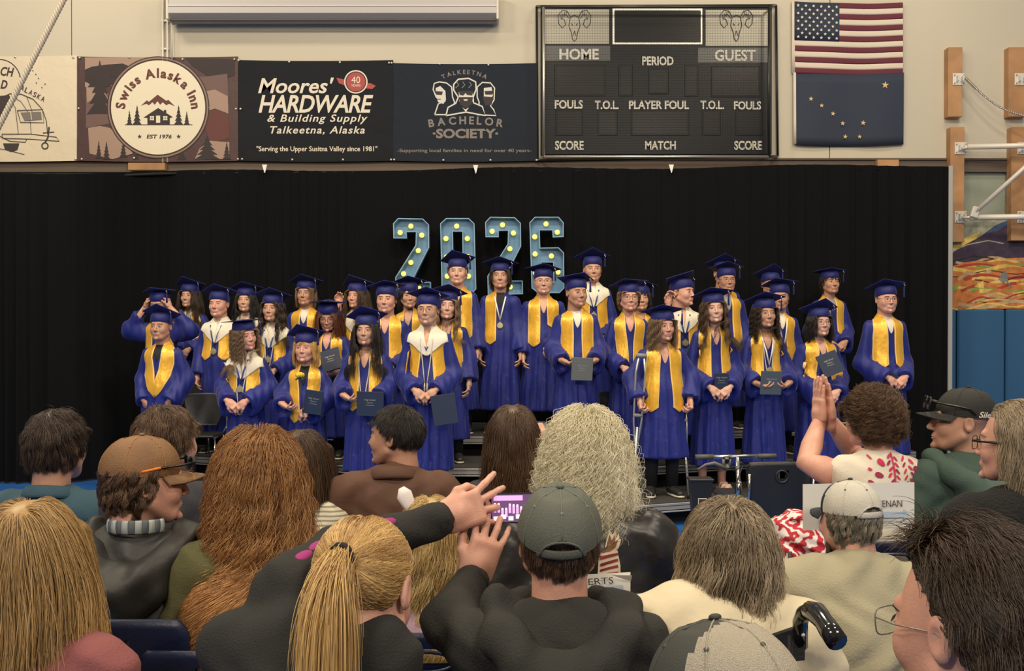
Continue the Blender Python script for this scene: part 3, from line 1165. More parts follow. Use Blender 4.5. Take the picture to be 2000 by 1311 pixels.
    # ---- hair, cap, face
    if hairs:
        hk = dict(hairs)
        hair(root, X, hk.pop('col'), seed=seed, hs=hs, flatten=.045, **hk)
    mortarboard(root, X, seed, tass, rz, tilt)
    face(root, X, kind, sk, brow, smile, glasses, iris=iris, closed=closed)
    if shoes:
        for s in (-1, 1):
            if shoec == 'bare':
                continue
            shoe(root, (s * .10, .02, 0), shoec or BLKSHOE, s * .2)
    # legs cloth
    if shoec != 'bare':
        for s in (-1, 1):
            MB().tube([(s * .088, .02, .40 * H), (s * .092, .015, .25 * H), (s * .095, .03, .085)], [.085, .066, .052], 12).build('trouser_leg', TROUS, root, True)
    return dict(root=root, H=H, zs=zs, M=Matrix.Translation((p.x, d, dz)) @ Matrix.Rotation(yw, 4, 'Z'), hands=hands, tev=tev, X=X, d=d)
# ------------------------------------------------------------------ the setting
from mathutils.geometry import tessellate_polygon
DW = 13.0
FLOOR = mat('gym_floor_blue', (.020, .115, .42), .38, var=(1.5, .12))
MB().box((0, 8, -.05), (26, 22, .1)).build('floor', FLOOR)
tag(bpy.data.objects['floor'], kind='structure')
UP = mat('wall_beige', (.53, .49, .40), .85, bump=(90, .06), var=(.6, .03))
LOW = mat('wall_greygreen', (.30, .33, .27), .85, var=(1.2, .06))
BROWN = mat('wall_trim_brown', (.115, .085, .065), .7)
wl = MB().box((0, DW + .16, 1.9), (26, .2, 3.8)).build('wall_back', LOW)
tag(wl, kind='structure')
zt = at(0, 313, DW).z
zb_ = at(0, 336, DW).z
for a, b in ((-1340, 141), (141, 1620), (1620, 3100)):
    xa, xb = at(a, 300, DW).x, at(b, 300, DW).x
    MB().box(((xa + xb) / 2, DW + .05, (zt + 8.6) / 2), (xb - xa - .010, .12, 8.6 - zt), 0, None, .003).build('wall_panel', UP, wl)
MB().box((0, DW + .14, 6.2), (26, .05, 5)).build('wall_backing', mat('wall_seam', (.16, .13, .09), .9), wl)
tr = MB().box((0, DW + .03, (zt + zb_) / 2), (26, .07, zt - zb_)).box((0, DW - .01, zt + .012), (26, .05, .022)).build('trim_1', [BROWN])
tag(tr, kind='structure')
for sx, nm in ((-1, 'wall_left'), (1, 'wall_right')):
    tag(MB().box((sx * 12.4, 7, 4.3), (.2, 13, 8.6)).build(nm, UP), kind='structure')


def P2(pts, d):
    return [tuple(at(x, y, d)) for x, y in pts]


class Art:
    """flat print on a flat thing: polygons, strokes and letters at photograph scale on the plane y = d"""
    def __init__(s, parent, d):
        s.parent, s.d, s.g = parent, d, {}
        s.k = 0

    def mb(s, m):
        if m not in s.g:
            s.g[m] = MB()
        s.k += 1
        return s.g[m], s.d - .00012 * s.k

    def poly(s, pts, m):
        b, d = s.mb(m)
        V = P2(pts, s.d)
        V = [(x, d, z) for x, y, z in V]
        T = tessellate_polygon([[Vector((v[0], v[2], 0)) for v in V]])
        b.add(V, T)
        return s

    def stroke(s, pts, w_, m, close=False):
        b, d = s.mb(m)
        p = np.array(pts, float)
        if close:
            p = np.vstack([p, p[:1]])
        t = np.gradient(p, axis=0)
        t /= np.linalg.norm(t, axis=1)[:, None] + 1e-9
        nn = np.c_[-t[:, 1], t[:, 0]] * w_ / 2
        q = [(x, d, z) for x, y, z in P2(np.vstack([p + nn, p - nn]), s.d)]
        n = len(p)
        b.add(q, [(i, i + 1, n + i + 1, n + i) for i in range(n - 1)])
        return s

    def circle(s, c, r, m, n=40):
        return s.poly([(c[0] + r * math.cos(2 * PI * i / n), c[1] + r * math.sin(2 * PI * i / n)) for i in range(n)], m)

    def ring(s, c, r, w_, m, n=48):
        return s.stroke([(c[0] + r * math.cos(2 * PI * i / n), c[1] + r * math.sin(2 * PI * i / n)) for i in range(n + 1)], w_, m)

    def star(s, c, r, m, rot=0.0, inner=.4):
        return s.poly([(c[0] + (r if i % 2 == 0 else r * inner) * math.sin(PI * i / 5 + rot), c[1] - (r if i % 2 == 0 else r * inner) * math.cos(PI * i / 5 + rot)) for i in range(10)], m)

    def text(s, t, cx, cy, wpx, hpx, m, bold=.0, shear=0.0, rot=0.0, space=1.0):
        V, F = text_mesh(t, 1.0, bold, shear, space)
        b, d = s.mb(m)
        x, y = V[:, 0], V[:, 1]
        x = (x - (x.min() + x.max()) / 2) / (x.max() - x.min()) * wpx
        y = (y - (y.min() + y.max()) / 2) / (y.max() - y.min()) * hpx
        c, sn = math.cos(rot), math.sin(rot)
        X, Y = cx + x * c + y * sn, cy - y * c + x * sn
        b.add([(p[0], d, p[2]) for p in P2(np.c_[X, Y], s.d)], F)
        return s

    def arc_text(s, t, c, r, a0, a1, h, m, bold=.0, inward=False, asp=.72):
        """letters along a circle; angles in degrees clockwise from the top"""
        b, d = s.mb(m)
        wd = []
        for ch in t:
            if ch == ' ':
                wd.append(.32)
            else:
                V, F = text_mesh(ch, 1.0, bold)
                wd.append((V[:, 0].max() - V[:, 0].min()) + .10)
        tot = sum(wd)
        acc = 0
        for ch, q in zip(t, wd):
            a = math.radians(a0 + (a1 - a0) * (acc + q / 2) / tot)
            acc += q
            if ch == ' ':
                continue
            V, F = text_mesh(ch, 1.0, bold)
            x = (V[:, 0] - (V[:, 0].min() + V[:, 0].max()) / 2) * h / asp
            y = (V[:, 1] - 0.0) * h / .72
            rr = r + y
            X = c[0] + math.sin(a) * rr + math.cos(a) * x
            Y = c[1] - math.cos(a) * rr + math.sin(a) * x
            b.add([(p[0], d, p[2]) for p in P2(np.c_[X, Y], s.d)], F)
        return s

    def build(s, name='print'):
        for m, b in s.g.items():
            tag(b.build(name, m, s.parent), kind='stuff')


def panel_px(name, x0, x1, y0, y1, d, th, m, parent, bev=.003):
    a, b = at(x0, y1, d), at(x1, y0, d)
    return MB().box(((a.x + b.x) / 2, d + th / 2, (a.z + b.z) / 2), (b.x - a.x, th, b.z - a.z), 0, None, bev).build(name, m, parent)


# ---- banners
INK = mat('print_ink', (.045, .035, .035), .7)
CLOTHW = mat('banner_cream', (.66, .58, .45), .55, bump=(4, .5, (1, 1, 1), .03))
BD = DW - .06


def banner(label, x0, x1, y0, y1, m, dots, sag=2):
    t = thing('banner', label, 'banner', (0, 0, 0), 0, 'sponsor banners along the wall')
    nx, nz = 30, 12
    V = []
    for j in range(nz + 1):
        for i in range(nx + 1):
            u, v = i / nx, j / nz
            p = at(x0 + (x1 - x0) * u, y0 + (y1 - y0) * v + sag * math.sin(u * PI) * (1 if v < .5 else 1), BD)
            V.append((p.x, BD + .004 + .003 * math.sin(u * 9 + v * 5), p.z))
    n = len(V)
    V += [(x, y + .004, z) for x, y, z in V]
    F = [(j * (nx + 1) + i, (j + 1) * (nx + 1) + i, (j + 1) * (nx + 1) + i + 1, j * (nx + 1) + i + 1) for j in range(nz) for i in range(nx)]
    F += [tuple(n + q for q in f[::-1]) for f in F]
    mesh_obj('cloth', V, F, m, t, True)
    for x, y in dots:
        p = at(x, y, BD)
        MB().tube([(p.x, BD - .002, p.z), (p.x, BD - .012, p.z)], .013, 10).build('grommet', mat('grommet', (.75, .7, .6), .4, .5), t, True)
    return t


b1 = banner('cream vinyl banner with a line-drawn camper trailer and the word ALASKA', -150, 150, 108, 314, CLOTHW, [(30, 111), (143, 112), (148, 311)])
A = Art(b1, BD)
A.ring((-2, 158), 42, 2, INK)
A.text('CH', 14, 140, 26, 18, INK, .03, .2, .1).text('D', 8, 165, 13, 17, INK, .03, .2, .1).text('WREN', -42, 140, 44, 18, INK, .02, .2).text('ROA', -36, 165, 40, 17, INK, .02, .2)
for k, ch in enumerate('ALASKA'):
    A.text(ch, 44 + k * 8, 172 + k * 4.2, 6.5, 10, INK, .01, 0, .42)
for x, y in ((58, 132), (64, 138), (70, 145), (75, 153), (71, 162), (88, 164), (82, 171)):
    A.circle((x, y), 1.3, INK, 6)
cam_o = [(-20, 268), (-18, 215), (0, 192), (20, 183), (42, 184), (65, 194), (83, 214), (91, 238), (93, 262)]
A.stroke(cam_o, 1.6, INK).stroke([(x * .72 - 6, y * .95 + 14) for x, y in cam_o[3:]], 1.0, INK).stroke([(15, 190), (30, 210), (36, 262)], 1.1, INK).stroke([(52, 188), (62, 215), (66, 235)], 1.0, INK)
A.poly([(-8, 188), (18, 186), (22, 196), (8, 228), (-8, 232)], INK)
A.stroke([(34, 216), (83, 214), (86, 240), (40, 239)], 1.6, INK, True).poly([(40, 220), (80, 218), (82, 234), (48, 236)], mat('print_grey', (.18, .16, .15), .7)).stroke([(60, 219), (62, 234)], 1.5, CLOTHW)
A.stroke([(4, 262), (60, 262), (110, 268), (116, 276), (60, 272), (5, 270)], 1.5, INK, True).stroke([(0, 266), (20, 276), (50, 278), (52, 272)], 1.5, INK)
A.poly([(6, 280), (38, 280), (34, 293), (22, 297), (10, 292)], INK).ring((88, 285), 6, 2.5, INK, 16).stroke([(88, 279), (94, 268), (96, 248)], 3, INK).stroke([(84, 260), (106, 258)], 2, INK).stroke([(-40, 286), (10, 292), (48, 302)], 1.2, INK)
A.build()

RUST = mat('print_rust', (.115, .035, .030), .7)
PLUM = mat('banner_plum', (.060, .028, .030), .6, bump=(4, .4, (1, 1, 1), .03))
PINKG = mat('print_blush', (.33, .225, .18), .7)
MAUVE = mat('print_mauve', (.14, .085, .078), .7)
DK = mat('print_dark', (.028, .020, .022), .7)
b2 = banner('dark red mountain banner with a round inn logo reading Swiss Alaska Inn', 150, 465, 110, 314, PLUM, [(156, 113), (253, 112), (357, 116), (458, 116), (154, 212), (461, 213), (160, 311), (262, 309), (465, 311)])
A = Art(b2, BD)
A.poly([(166, 112), (265, 112), (300, 112), (300, 150), (250, 175), (205, 165), (166, 170)], PINKG)
A.poly([(166, 136), (180, 130), (210, 126), (240, 124), (262, 134), (280, 150), (240, 160), (200, 172), (166, 160)], DK)
A.poly([(200, 190), (240, 160), (300, 170), (300, 200), (220, 240), (168, 250), (168, 180)], MAUVE)
A.poly([(168, 164), (200, 172), (215, 200), (190, 190), (170, 200)], PINKG)
A.poly([(360, 112), (458, 116), (458, 148), (420, 158), (375, 128)], DK)
A.poly([(380, 150), (400, 150), (444, 144), (446, 190), (400, 180)], MAUVE)
A.poly([(392, 180), (420, 175), (445, 188), (446, 222), (420, 212), (395, 220)], PINKG)
A.poly([(395, 222), (420, 213), (446, 224), (448, 270), (410, 280)], RUST)
A.poly([(172, 250), (195, 246), (215, 250), (240, 275), (260, 300), (220, 311), (175, 300)], PINKG)
A.poly([(390, 290), (410, 275), (448, 278), (448, 310), (380, 312)], PINKG)


def pine(A, x, y, h, wd, m):
    pts = [(x, y - h)]
    n = 5
    for k in range(n):
        f = (k + 1) / n
        pts += [(x + wd * f, y - h * (1 - f) + h * .02), (x + wd * f * .5, y - h * (1 - f) + h * .01)]
    L_ = [(2 * x - a, b) for a, b in pts[:0:-1]]
    A.poly(pts + L_, m)


for x, y, h, q in ((195, 222, 105, 26), (193, 309, 35, 7), (208, 311, 35, 8), (241, 306, 32, 8), (265, 310, 20, 6), (405, 311, 46, 26), (443, 311, 34, 9), (355, 312, 22, 10), (180, 170, 30, 9), (222, 150, 22, 9)):
    pine(A, x, y, h, q, DK)
CR2 = mat('print_cream', (.70, .64, .50), .6)
A.circle((309, 210), 99.5, CR2, 56).ring((309, 210), 96, 8, DK, 56).ring((309, 210), 96.5, 3, mat('print_bronze', (.25, .15, .12), .6), 56).circle((309, 210), 90.5, CR2, 56)
A.arc_text('Swiss Alaska Inn', (309, 217), 73, -88, 88, 18, RUST, .045)
A.poly([(275, 207), (287, 196), (291, 199), (308, 185), (325, 197), (329, 195), (342, 208), (330, 203), (325, 206), (318, 200), (313, 205), (308, 198), (302, 205), (298, 200), (291, 206), (286, 203)], RUST)
A.poly([(280, 230), (309, 211), (338, 229), (332, 231), (332, 244), (288, 244), (288, 231)], DK).poly([(320, 215), (325, 215), (325, 223), (320, 220)], DK)
A.poly([(305, 226), (313, 226), (313, 240), (305, 240)], CR2)
for x in (293, 319):
    A.poly([(x, 227), (x + 8, 227), (x + 8, 235), (x, 235)], CR2).stroke([(x + 4, 227), (x + 4, 235)], .8, DK).stroke([(x, 231), (x + 8, 231)], .8, DK)
for x, h, q in ((253, 28, 6), (268, 38, 9), (349, 38, 9), (365, 26, 6)):
    pine(A, x, 243, h, q, DK)
A.stroke([(244, 244), (376, 244)], 1.6, DK).text('EST 1976', 311, 267, 49, 8, DK, .03, .15).star((273, 267), 5, DK).star((349, 267), 5, DK)
A.build()

BLK = mat('banner_black', (.012, .014, .018), .7, spec=.15, bump=(4, .5, (1, 1, 1), .03))
WPR = mat('print_white', (.68, .62, .52), .6)
b3 = banner('black hardware store banner with white lettering and a red anniversary seal', 466, 768, 117, 314, BLK, [(466, 118), (565, 121), (664, 122), (760, 123), (470, 213), (473, 311), (571, 312), (670, 312), (764, 312)])
A = Art(b3, BD)
A.text("Moores'", 578, 167, 148, 31, WPR, .018, .25).text('HARDWARE', 617, 203, 224, 35, WPR, .022, .25, 0, .95)
A.text('& Building Supply', 620, 233, 196, 19, WPR, .015, .25, 0, 1.15).text('Talkeetna, Alaska', 620, 255, 185, 17, WPR, .015, .25, 0, 1.15).text('"Serving the Upper Susitna Valley since 1981"', 619, 292, 236, 13, WPR, .012)
REDS = mat('print_red', (.36, .05, .05), .6)
A.poly([(657, 152), (680, 157), (725, 163), (734, 168), (727, 174), (680, 169), (662, 163)], REDS).circle((695, 160), 23, WPR, 24).circle((695, 160), 20.5, DK, 24).circle((695, 160), 18.5, REDS, 24).text('40', 695, 156, 17, 13, WPR).text('YEARS', 695, 167, 18, 4.5, WPR)
A.build()

NVB = mat('banner_slate', (.016, .021, .032), .7, spec=.15, bump=(4, .4, (1, 1, 1), .03))
TAUPE = mat('print_taupe', (.19, .165, .15), .6)
b4 = banner('dark slate banner with three outlined faces above BACHELOR SOCIETY', 768, 1050, 123, 314, NVB, [(765, 123), (859, 125), (954, 127), (770, 312), (866, 313), (958, 313), (1048, 313)])
A = Art(b4, BD)
A.arc_text('TALKEETNA', (907, 238), 97, -28, 28, 8.5, TAUPE, .02)
A.arc_text('BACHELOR', (910, 664), 428, -10.2, 10.2, 15, TAUPE, .03)
A.text('·SOCIETY·', 909, 261, 128, 19, TAUPE, .04).text('-Supporting local families in need for over 40 years-', 907, 295, 262, 9, TAUPE, .012)
WH = mat('print_bone', (.60, .58, .54), .6)


def outline(pts, w_=2.4):
    A.poly(pts, NVB)
    A.stroke(pts, w_, WH, True)


outline([(849, 224), (856, 203), (870, 198), (852, 190), (846, 175), (848, 163), (858, 160), (872, 162), (882, 170), (884, 190), (888, 200), (884, 210), (880, 224)])
A.poly([(851, 172), (860, 168), (870, 178), (871, 195), (866, 203), (856, 200), (851, 186)], WH).poly([(850, 178), (865, 179), (863, 186), (852, 185)], DK).stroke([(854, 194), (861, 194)], 1.5, DK)
outline([(931, 224), (936, 200), (932, 190), (932, 170), (942, 161), (958, 162), (966, 172), (965, 195), (958, 207), (964, 214), (969, 226)])
A.poly([(945, 172), (960, 170), (963, 185), (960, 192), (945, 192)], WH).poly([(946, 178), (964, 177), (962, 185), (948, 185)], DK).poly([(942, 188), (964, 190), (960, 205), (948, 206)], DK)
outline([(871, 226), (875, 210), (890, 202), (895, 190), (886, 176), (886, 165), (895, 155), (915, 153), (929, 160), (930, 175), (924, 190), (925, 201), (942, 208), (948, 226), (910, 219)], 2.8)
A.poly([(896, 180), (924, 180), (923, 198), (912, 207), (897, 198)], WH).poly([(896, 178), (925, 178), (922, 187), (913, 186), (909, 182), (905, 187), (898, 186)], DK).poly([(896, 190), (924, 190), (921, 204), (910, 212), (899, 204)], DK).poly([(905, 194), (914, 194), (912, 197), (907, 197)], WH)
for x in (892, 904, 917):
    A.stroke([(x, 160), (x + 4, 166), (x - 2, 172)], 1.6, TAUPE)
A.poly([(903, 210), (909, 214), (916, 210), (910, 219)], WH)
A.build()

# ---- scoreboard
SBK = mat('scoreboard_black', (.006, .008, .012), .35, spec=.2, bump=(7, .08))
ALU = mat('aluminium', (.55, .54, .50), .35, .8)
SILV = mat('scoreboard_silver', (.27, .26, .22), .38, .3)
WIN = mat('scoreboard_window', (.010, .010, .012), .3, spec=.2)
GUARD = mat('guard_wire', (.008, .008, .010), .5, spec=.2)
SD = 12.86
sb = thing('scoreboard', 'large black wall scoreboard behind a wire guard with HOME and GUEST panels', 'scoreboard', (0, 0, 0))
panel_px('case', 1056, 1508, 14, 302, SD, .13, SBK, sb, .01)
panel_px('logo_panel', 1064, 1190, 18, 86, SD - .012, .012, SILV, sb)
panel_px('logo_panel', 1378, 1500, 19, 90, SD - .012, .012, SILV, sb)
panel_px('message_panel', 1196, 1372, 16, 87, SD - .010, .010, ALU, sb)
panel_px('message_screen', 1200, 1369, 20, 83, SD - .014, .006, WIN, sb)
panel_px('header_panel', 1063, 1192, 89, 119, SD - .006, .006, mat('scoreboard_header', (.05, .055, .06), .35), sb)
panel_px('header_panel', 1363, 1500, 93, 123, SD - .006, .006, MATS['scoreboard_header'], sb)
for x0, x1, y0, y1 in ((1083, 1182, 127, 188), (1208, 1236, 127, 188), (1266, 1306, 133, 184), (1337, 1364, 127, 189), (1389, 1484, 129, 190), (1085, 1138, 215, 265), (1167, 1206, 215, 265), (1232, 1346, 215, 265), (1371, 1408, 215, 265), (1436, 1490, 215, 265)):
    f = panel_px('digit_window', x0, x1, y0, y1, SD - .008, .010, SBK, sb, .006)
    panel_px('lens', x0 + 3, x1 - 3, y0 + 3, y1 - 3, SD - .012, .004, WIN, f, .002)
A = Art(sb, SD - .0145)
LT = mat('scoreboard_letter', (.62, .60, .54), .5)
for t_, x, y, w_, h_ in (('HOME', 1131, 106, 77, 22), ('PERIOD', 1285, 119, 61, 18), ('GUEST', 1436, 108, 80, 22), ('FOULS', 1111, 204, 55, 17), ('T.O.L.', 1185, 205, 47, 17), ('PLAYER FOUL', 1287, 205, 117, 17), ('T.O.L.', 1391, 205, 46, 17), ('FOULS', 1460, 206, 53, 17), ('SCORE', 1112, 284, 56, 18), ('MATCH', 1290, 284, 60, 17), ('SCORE', 1461, 284, 54, 18)):
    A.text(t_, x, y, w_, h_, LT, .03)
for cx in (1122, 1438):
    for s in (-1, 1):
        sp = [(cx + s * (8 + 0), 34), (cx + s * 14, 22), (cx + s * 24, 20), (cx + s * 32, 30), (cx + s * 31, 46), (cx + s * 24, 55), (cx + s * 17, 48), (cx + s * 20, 38), (cx + s * 26, 36)]
        A.stroke(sp, 1.5, INK)
        A.stroke([(cx + s * 11, 36), (cx + s * 16, 29), (cx + s * 22, 29)], 1.3, INK)
        for k in range(4):
            A.stroke([(cx + s * (15 + 4 * k), 22 + k * 2), (cx + s * (17 + 3 * k), 29 + k * 3)], 1, INK)
        A.stroke([(cx + s * 8, 34), (cx + s * 11, 50), (cx + s * 6, 64), (cx + s * 4, 76), (cx, 81)], 1.5, INK)
        A.stroke([(cx + s * 8, 34), (cx, 30)], 1.5, INK).stroke([(cx + s * 3, 50), (cx + s * 6, 46)], 1.5, INK).stroke([(cx, 60), (cx + s * 3, 70)], 1.2, INK)
A.build('lettering')
gd = SD - .20
g = MB()
a, b = at(1062, 306, gd), at(1502, 14, gd)
for i in range(89):
    x = a.x + (b.x - a.x) * i / 88
    g.box((x, gd, (a.z + b.z) / 2), (.0022, .0022, b.z - a.z))
for j in range(58):
    z = a.z + (b.z - a.z) * j / 57
    g.box(((a.x + b.x) / 2, gd, z), (b.x - a.x, .0022, .0022))
tag(g.build('wire_guard', GUARD, sb), kind='stuff')
q = [Vector((a.x, gd, a.z)), Vector((b.x, gd, a.z)), Vector((b.x, gd, b.z)), Vector((a.x, gd, b.z))]
qb = [at(1050, 313, SD + .1), at(1519, 305, SD + .1), at(1516, 10, SD + .1), at(1048, 12, SD + .1)]
for i in range(4):
    MB().tube([q[i], q[(i + 1) % 4]], .017, 8).build('guard_rail', ALU if i in (0, 3) else mat('rail_black', (.03, .03, .03), .3, .4), sb, True)
    MB().tube([q[i], qb[i]], .013, 8).build('guard_strut', MATS.get('rail_black', ALU) if i else ALU, sb, True)
    MB().tube([qb[i], qb[(i + 1) % 4]], .014, 8).build('guard_rail', mat('rail_black', (.03, .03, .03), .3, .4), sb, True)

# ---- flags
FD = DW - .05


def flag(label, x0, x1, y0, y1, m, bow):
    t = thing('flag', label, 'flag', (0, 0, 0))
    return t


def fy(x, y, x0, x1, bow):
    return y + bow * math.sin((x - x0) / (x1 - x0) * PI) - 1


us = thing('flag', 'United States flag with thirteen stripes pinned to the beige wall', 'flag')
RED = mat('flag_red', (.115, .018, .032), .8, bump=(60, .1))
WHT = mat('flag_white', (.62, .55, .46), .8, bump=(60, .1))
BLU = mat('flag_blue', (.022, .032, .060), .8, bump=(60, .1))


def cloth_px(name, x0, x1, y0, y1, m, parent, bow, d, th=.004, nx=20, slant=0.0, nz=3):
    V = []
    for j in range(nz + 1):
        for i in range(nx + 1):
            x = x0 + (x1 - x0) * i / nx
            y = y0 + (y1 - y0) * j / nz + bow * math.sin((x - 1548) / 215 * PI) + slant * (x - 1548) / 215
            p = at(x, y, d)
            V.append((p.x, d + .012 * math.sin(x * .045 + y * .01), p.z))
    n = len(V)
    V += [(x, y + th, z) for x, y, z in V]
    F = [(j * (nx + 1) + i, (j + 1) * (nx + 1) + i, (j + 1) * (nx + 1) + i + 1, j * (nx + 1) + i + 1) for j in range(nz) for i in range(nx)]
    F += [tuple(n + q_ for q_ in f[::-1]) for f in F]
    W_ = nx + 1
    for i in range(nx):
        F.append((i, i + 1, n + i + 1, n + i))
        F.append((nz * W_ + i + 1, nz * W_ + i, n + nz * W_ + i, n + nz * W_ + i + 1))
    return mesh_obj(name, V, F, m, parent, True)


hs_ = (142.0 - 2) / 13
for k in range(13):
    cloth_px('stripe', 1552, 1763, 2 + hs_ * k, 2 + hs_ * (k + 1) + .1, RED if k % 2 == 0 else WHT, us, 3.0, FD, slant=3)
cloth_px('canton', 1552, 1639, 2, 2 + hs_ * 7, BLU, us, 3.0, FD - .005, slant=3)
cloth_px('heading', 1547, 1553, 1, 143, WHT, us, 3, FD - .004, nx=2)
A = Art(us, FD - .022)
for r in range(9):
    for c in range(6 if r % 2 == 0 else 5):
        x = 1559 + c * 15.0 + (7.5 if r % 2 else 0)
        y = 9.5 + r * 7.7 + 3 * math.sin((x - 1548) / 215 * PI) + 3 * (x - 1548) / 215
        A.star((x, y), 3.4, WPR)
A.build('star')
ak = thing('flag', 'dark blue state flag with eight gold stars hung below the striped flag', 'flag')
cloth_px('field', 1553, 1765, 143, 283, BLU, ak, 3.0, FD - .004, slant=-1, nz=8)
cloth_px('heading', 1550, 1555, 141, 281, WHT, ak, 3, FD - .008, nx=2)
GS = mat('star_gold', (.62, .44, .20), .6)
for x, y, r in ((1729, 166, 7.5), (1584, 193, 5), (1605, 206, 4.5), (1627, 222, 5), (1646, 241, 5), (1686, 240, 5.5), (1651, 267, 5), (1679, 267, 4.5)):
    A = Art(ak, FD - .022)
    A.star((x, y), r, GS, .1)
    list(A.g.values())[0].build('star', GS, ak)

# ---- wall fittings: screen housing, conduits, blocks
WHM = mat('enamel_white', (.62, .58, .52), .5)
sc_ = thing('projection_screen_case', 'long white roll-up screen housing along the top of the wall', 'screen')
a, b = at(330, 38, 12.75), at(972, -14, 12.75)
mm = MB()
V = [(x, y, z) for x in (a.x, b.x) for y, z in ((12.68, a.z + .06), (12.70, b.z), (12.95, b.z), (12.95, a.z), (12.78, a.z))]
mm.add(V, [(0, 1, 2, 3, 4), (9, 8, 7, 6, 5), (0, 5, 6, 1), (1, 6, 7, 2), (2, 7, 8, 3), (3, 8, 9, 4), (4, 9, 5, 0)])
mm.build('case', mat('case_grey', (.42, .40, .40), .5), sc_)
MB().box(((a.x + b.x) / 2, 12.75, a.z - .01), (b.x - a.x - .03, .05, .02), 0, None, .004).build('slot_bar', mat('slot_dark', (.05, .05, .07), .5), sc_)
MB().box(((a.x + b.x) / 2, 12.68, a.z + .15), (b.x - a.x, .012, .012)).build('edge_strip', WHM, sc_)
for x in (a.x, b.x):
    MB().box((x, 12.81, (a.z + b.z) / 2), (.03, .27, b.z - a.z + .03), 0, None, .006).build('end_cap', WHM, sc_)
cd = thing('conduit', 'pair of thin white conduit pipes running down the wall beside the inn banner', 'pipe')
for x in (318, 327):
    MB().tube([at(x, -30, 12.95), at(x, 317, 12.95)], .013, 8).build('pipe', WHM, cd, True)
for y in (40, 95):
    p = at(322, y, 12.95)
    MB().box((p.x, 12.965, p.z), (.10, .03, .025), 0, None, .003).build('pipe_clip', WHM, cd)
c3 = thing('pull_cord', 'short white pull cord hanging under the screen housing', 'cord')
MB().tube([at(336, 22, 12.9), at(336, 115, 12.9)], .009, 6).build('cord', WHM, c3, True)
p = at(336, 34, 12.9)
MB().ell((p.x, 12.88, p.z), (.03, .03, .03)).build('knob', WHM, c3, True)
WOOD = mat('pine_block', (.40, .215, .10), .6, var=(3, .25), bump=(8, .15, (6, 6, .7)))
for lb, x0, x1, y0, y1 in (('short pine block above the curtain below the inn banner', 250, 322, 318, 332), ('short pine block above the curtain below the dark blue flag', 1714, 1756, 312, 326)):
    o = panel_px('wood_block', x0, x1, y0, y1, 12.88, .10, WOOD, None)
    tag(o, lb, 'block')
PLATE = mat('bracket_white', (.68, .66, .62), .45, .2)
posts = [('upper pine mounting board left of the chain', 1852, 1880, 92, 228, 'pine boards holding the hoop frame'), ('lower pine mounting board beside the curtain end', 1856, 1884, 248, 473, 'pine boards holding the hoop frame'),
         ('upper pine mounting board at the right edge of the wall', 1970, 2004, 92, 228, 'pine boards holding the hoop frame'), ('lower pine mounting board behind the hoop frame pipes', 1975, 2010, 248, 470, 'pine boards holding the hoop frame')]
BDp = 12.86
for lb, x0, x1, y0, y1, gr in posts:
    t = thing('mounting_board', lb, 'board', (0, 0, 0), 0, gr)
    panel_px('plank', x0, x1, y0, y1, BDp, .13, WOOD, t, .004)
    for yy in ((155,) if y0 < 100 else (290, 424)):
        p = at((x0 + x1) / 2 + 6, yy, BDp)
        MB().box((p.x, BDp - .006, p.z), (.15, .012, .15), 0, None, .003).build('bracket_plate', PLATE, t)
        for sx in (-1, 1):
            MB().box((p.x + sx * .03, BDp - .04, p.z), (.012, .08, .07), 0, None, .003).build('bracket_ear', PLATE, t)
            for sz in (-1, 1):
                MB().tube([(p.x + sx * .055, BDp - .010, p.z + sz * .05), (p.x + sx * .055, BDp - .024, p.z + sz * .05)], .010, 6).build('bolt', ALU, t)
hf = thing('hoop_frame', 'white steel pipe frame of the wall-hung basketball hoop', 'frame')
HP = mat('pipe_white', (.70, .66, .60), .4, .1)
for pts, r in (([at(1878, 291, 12.80), at(1896, 286, 12.72)], .018), ([at(1890, 287, 12.72), at(2120, 282, 12.5)], .034), ([at(1878, 426, 12.80), at(1900, 424, 12.70)], .018), ([at(1895, 425, 12.70), at(2120, 422, 12.5)], .036), ([at(1905, 414, 12.66), at(2110, 230, 12.3)], .028)):
    MB().tube(pts, r, 12).build('pipe', HP, hf, True)
p = at(1903, 420, 12.68)
MB().box((p.x, 12.66, p.z + .03), (.09, .05, .14), 0, Euler((0, .3, 0)), .01).build('gusset', HP, hf)
ch = thing('chain', 'steel safety chain sagging from the upper mounting board', 'chain')
b = MB()
pa, pb = at(1885, 152, 12.74), at(2010, 228, 12.5)
for i in range(64):
    t_ = i / 63
    c = pa.lerp(pb, t_) + Vector((0, 0, -.10 * math.sin(PI * t_)))
    if t_ < .2:
        b.tube([c, c + (pb - pa) * .016], .020 if t_ < .17 else .012, 6)
    else:
        b.ell(c, (.017, .008 if i % 2 else .016, .012), 0, 6, 4)
b.build('links', mat('steel', (.5, .48, .45), .3, .8), ch, True)

# ---- mural and wall pads right of the curtain
mu = thing('mural', 'painted mural of a dark mountain over orange and yellow lava', 'mural')
cols = {'pale': (.36, .36, .26), 'yel': (.72, .52, .12), 'pur': (.055, .035, .065), 'blue': (.05, .09, .2), 'org': (.60, .20, .05), 'red': (.42, .05, .03), 'tan': (.55, .36, .18), 'grn': (.25, .34, .07), 'blk': (.03, .02, .02), 'gry': (.20, .21, .20)}
cm = {k: mat('paint_' + k, v, .7, var=(14, .25)) for k, v in cols.items()}
panel_px('board', 1850, 2150, 425, 603, DW - .03, .03, cm['pale'], mu)
A = Art(mu, DW - .032)
A.poly([(1857, 484), (1890, 462), (1915, 452), (1905, 470), (1880, 484), (1857, 494)], cm['yel'])
A.poly([(1857, 496), (1885, 478), (1915, 462), (1945, 440), (1980, 425), (2150, 425), (2150, 520), (2000, 530), (1857, 535)], cm['pur'])
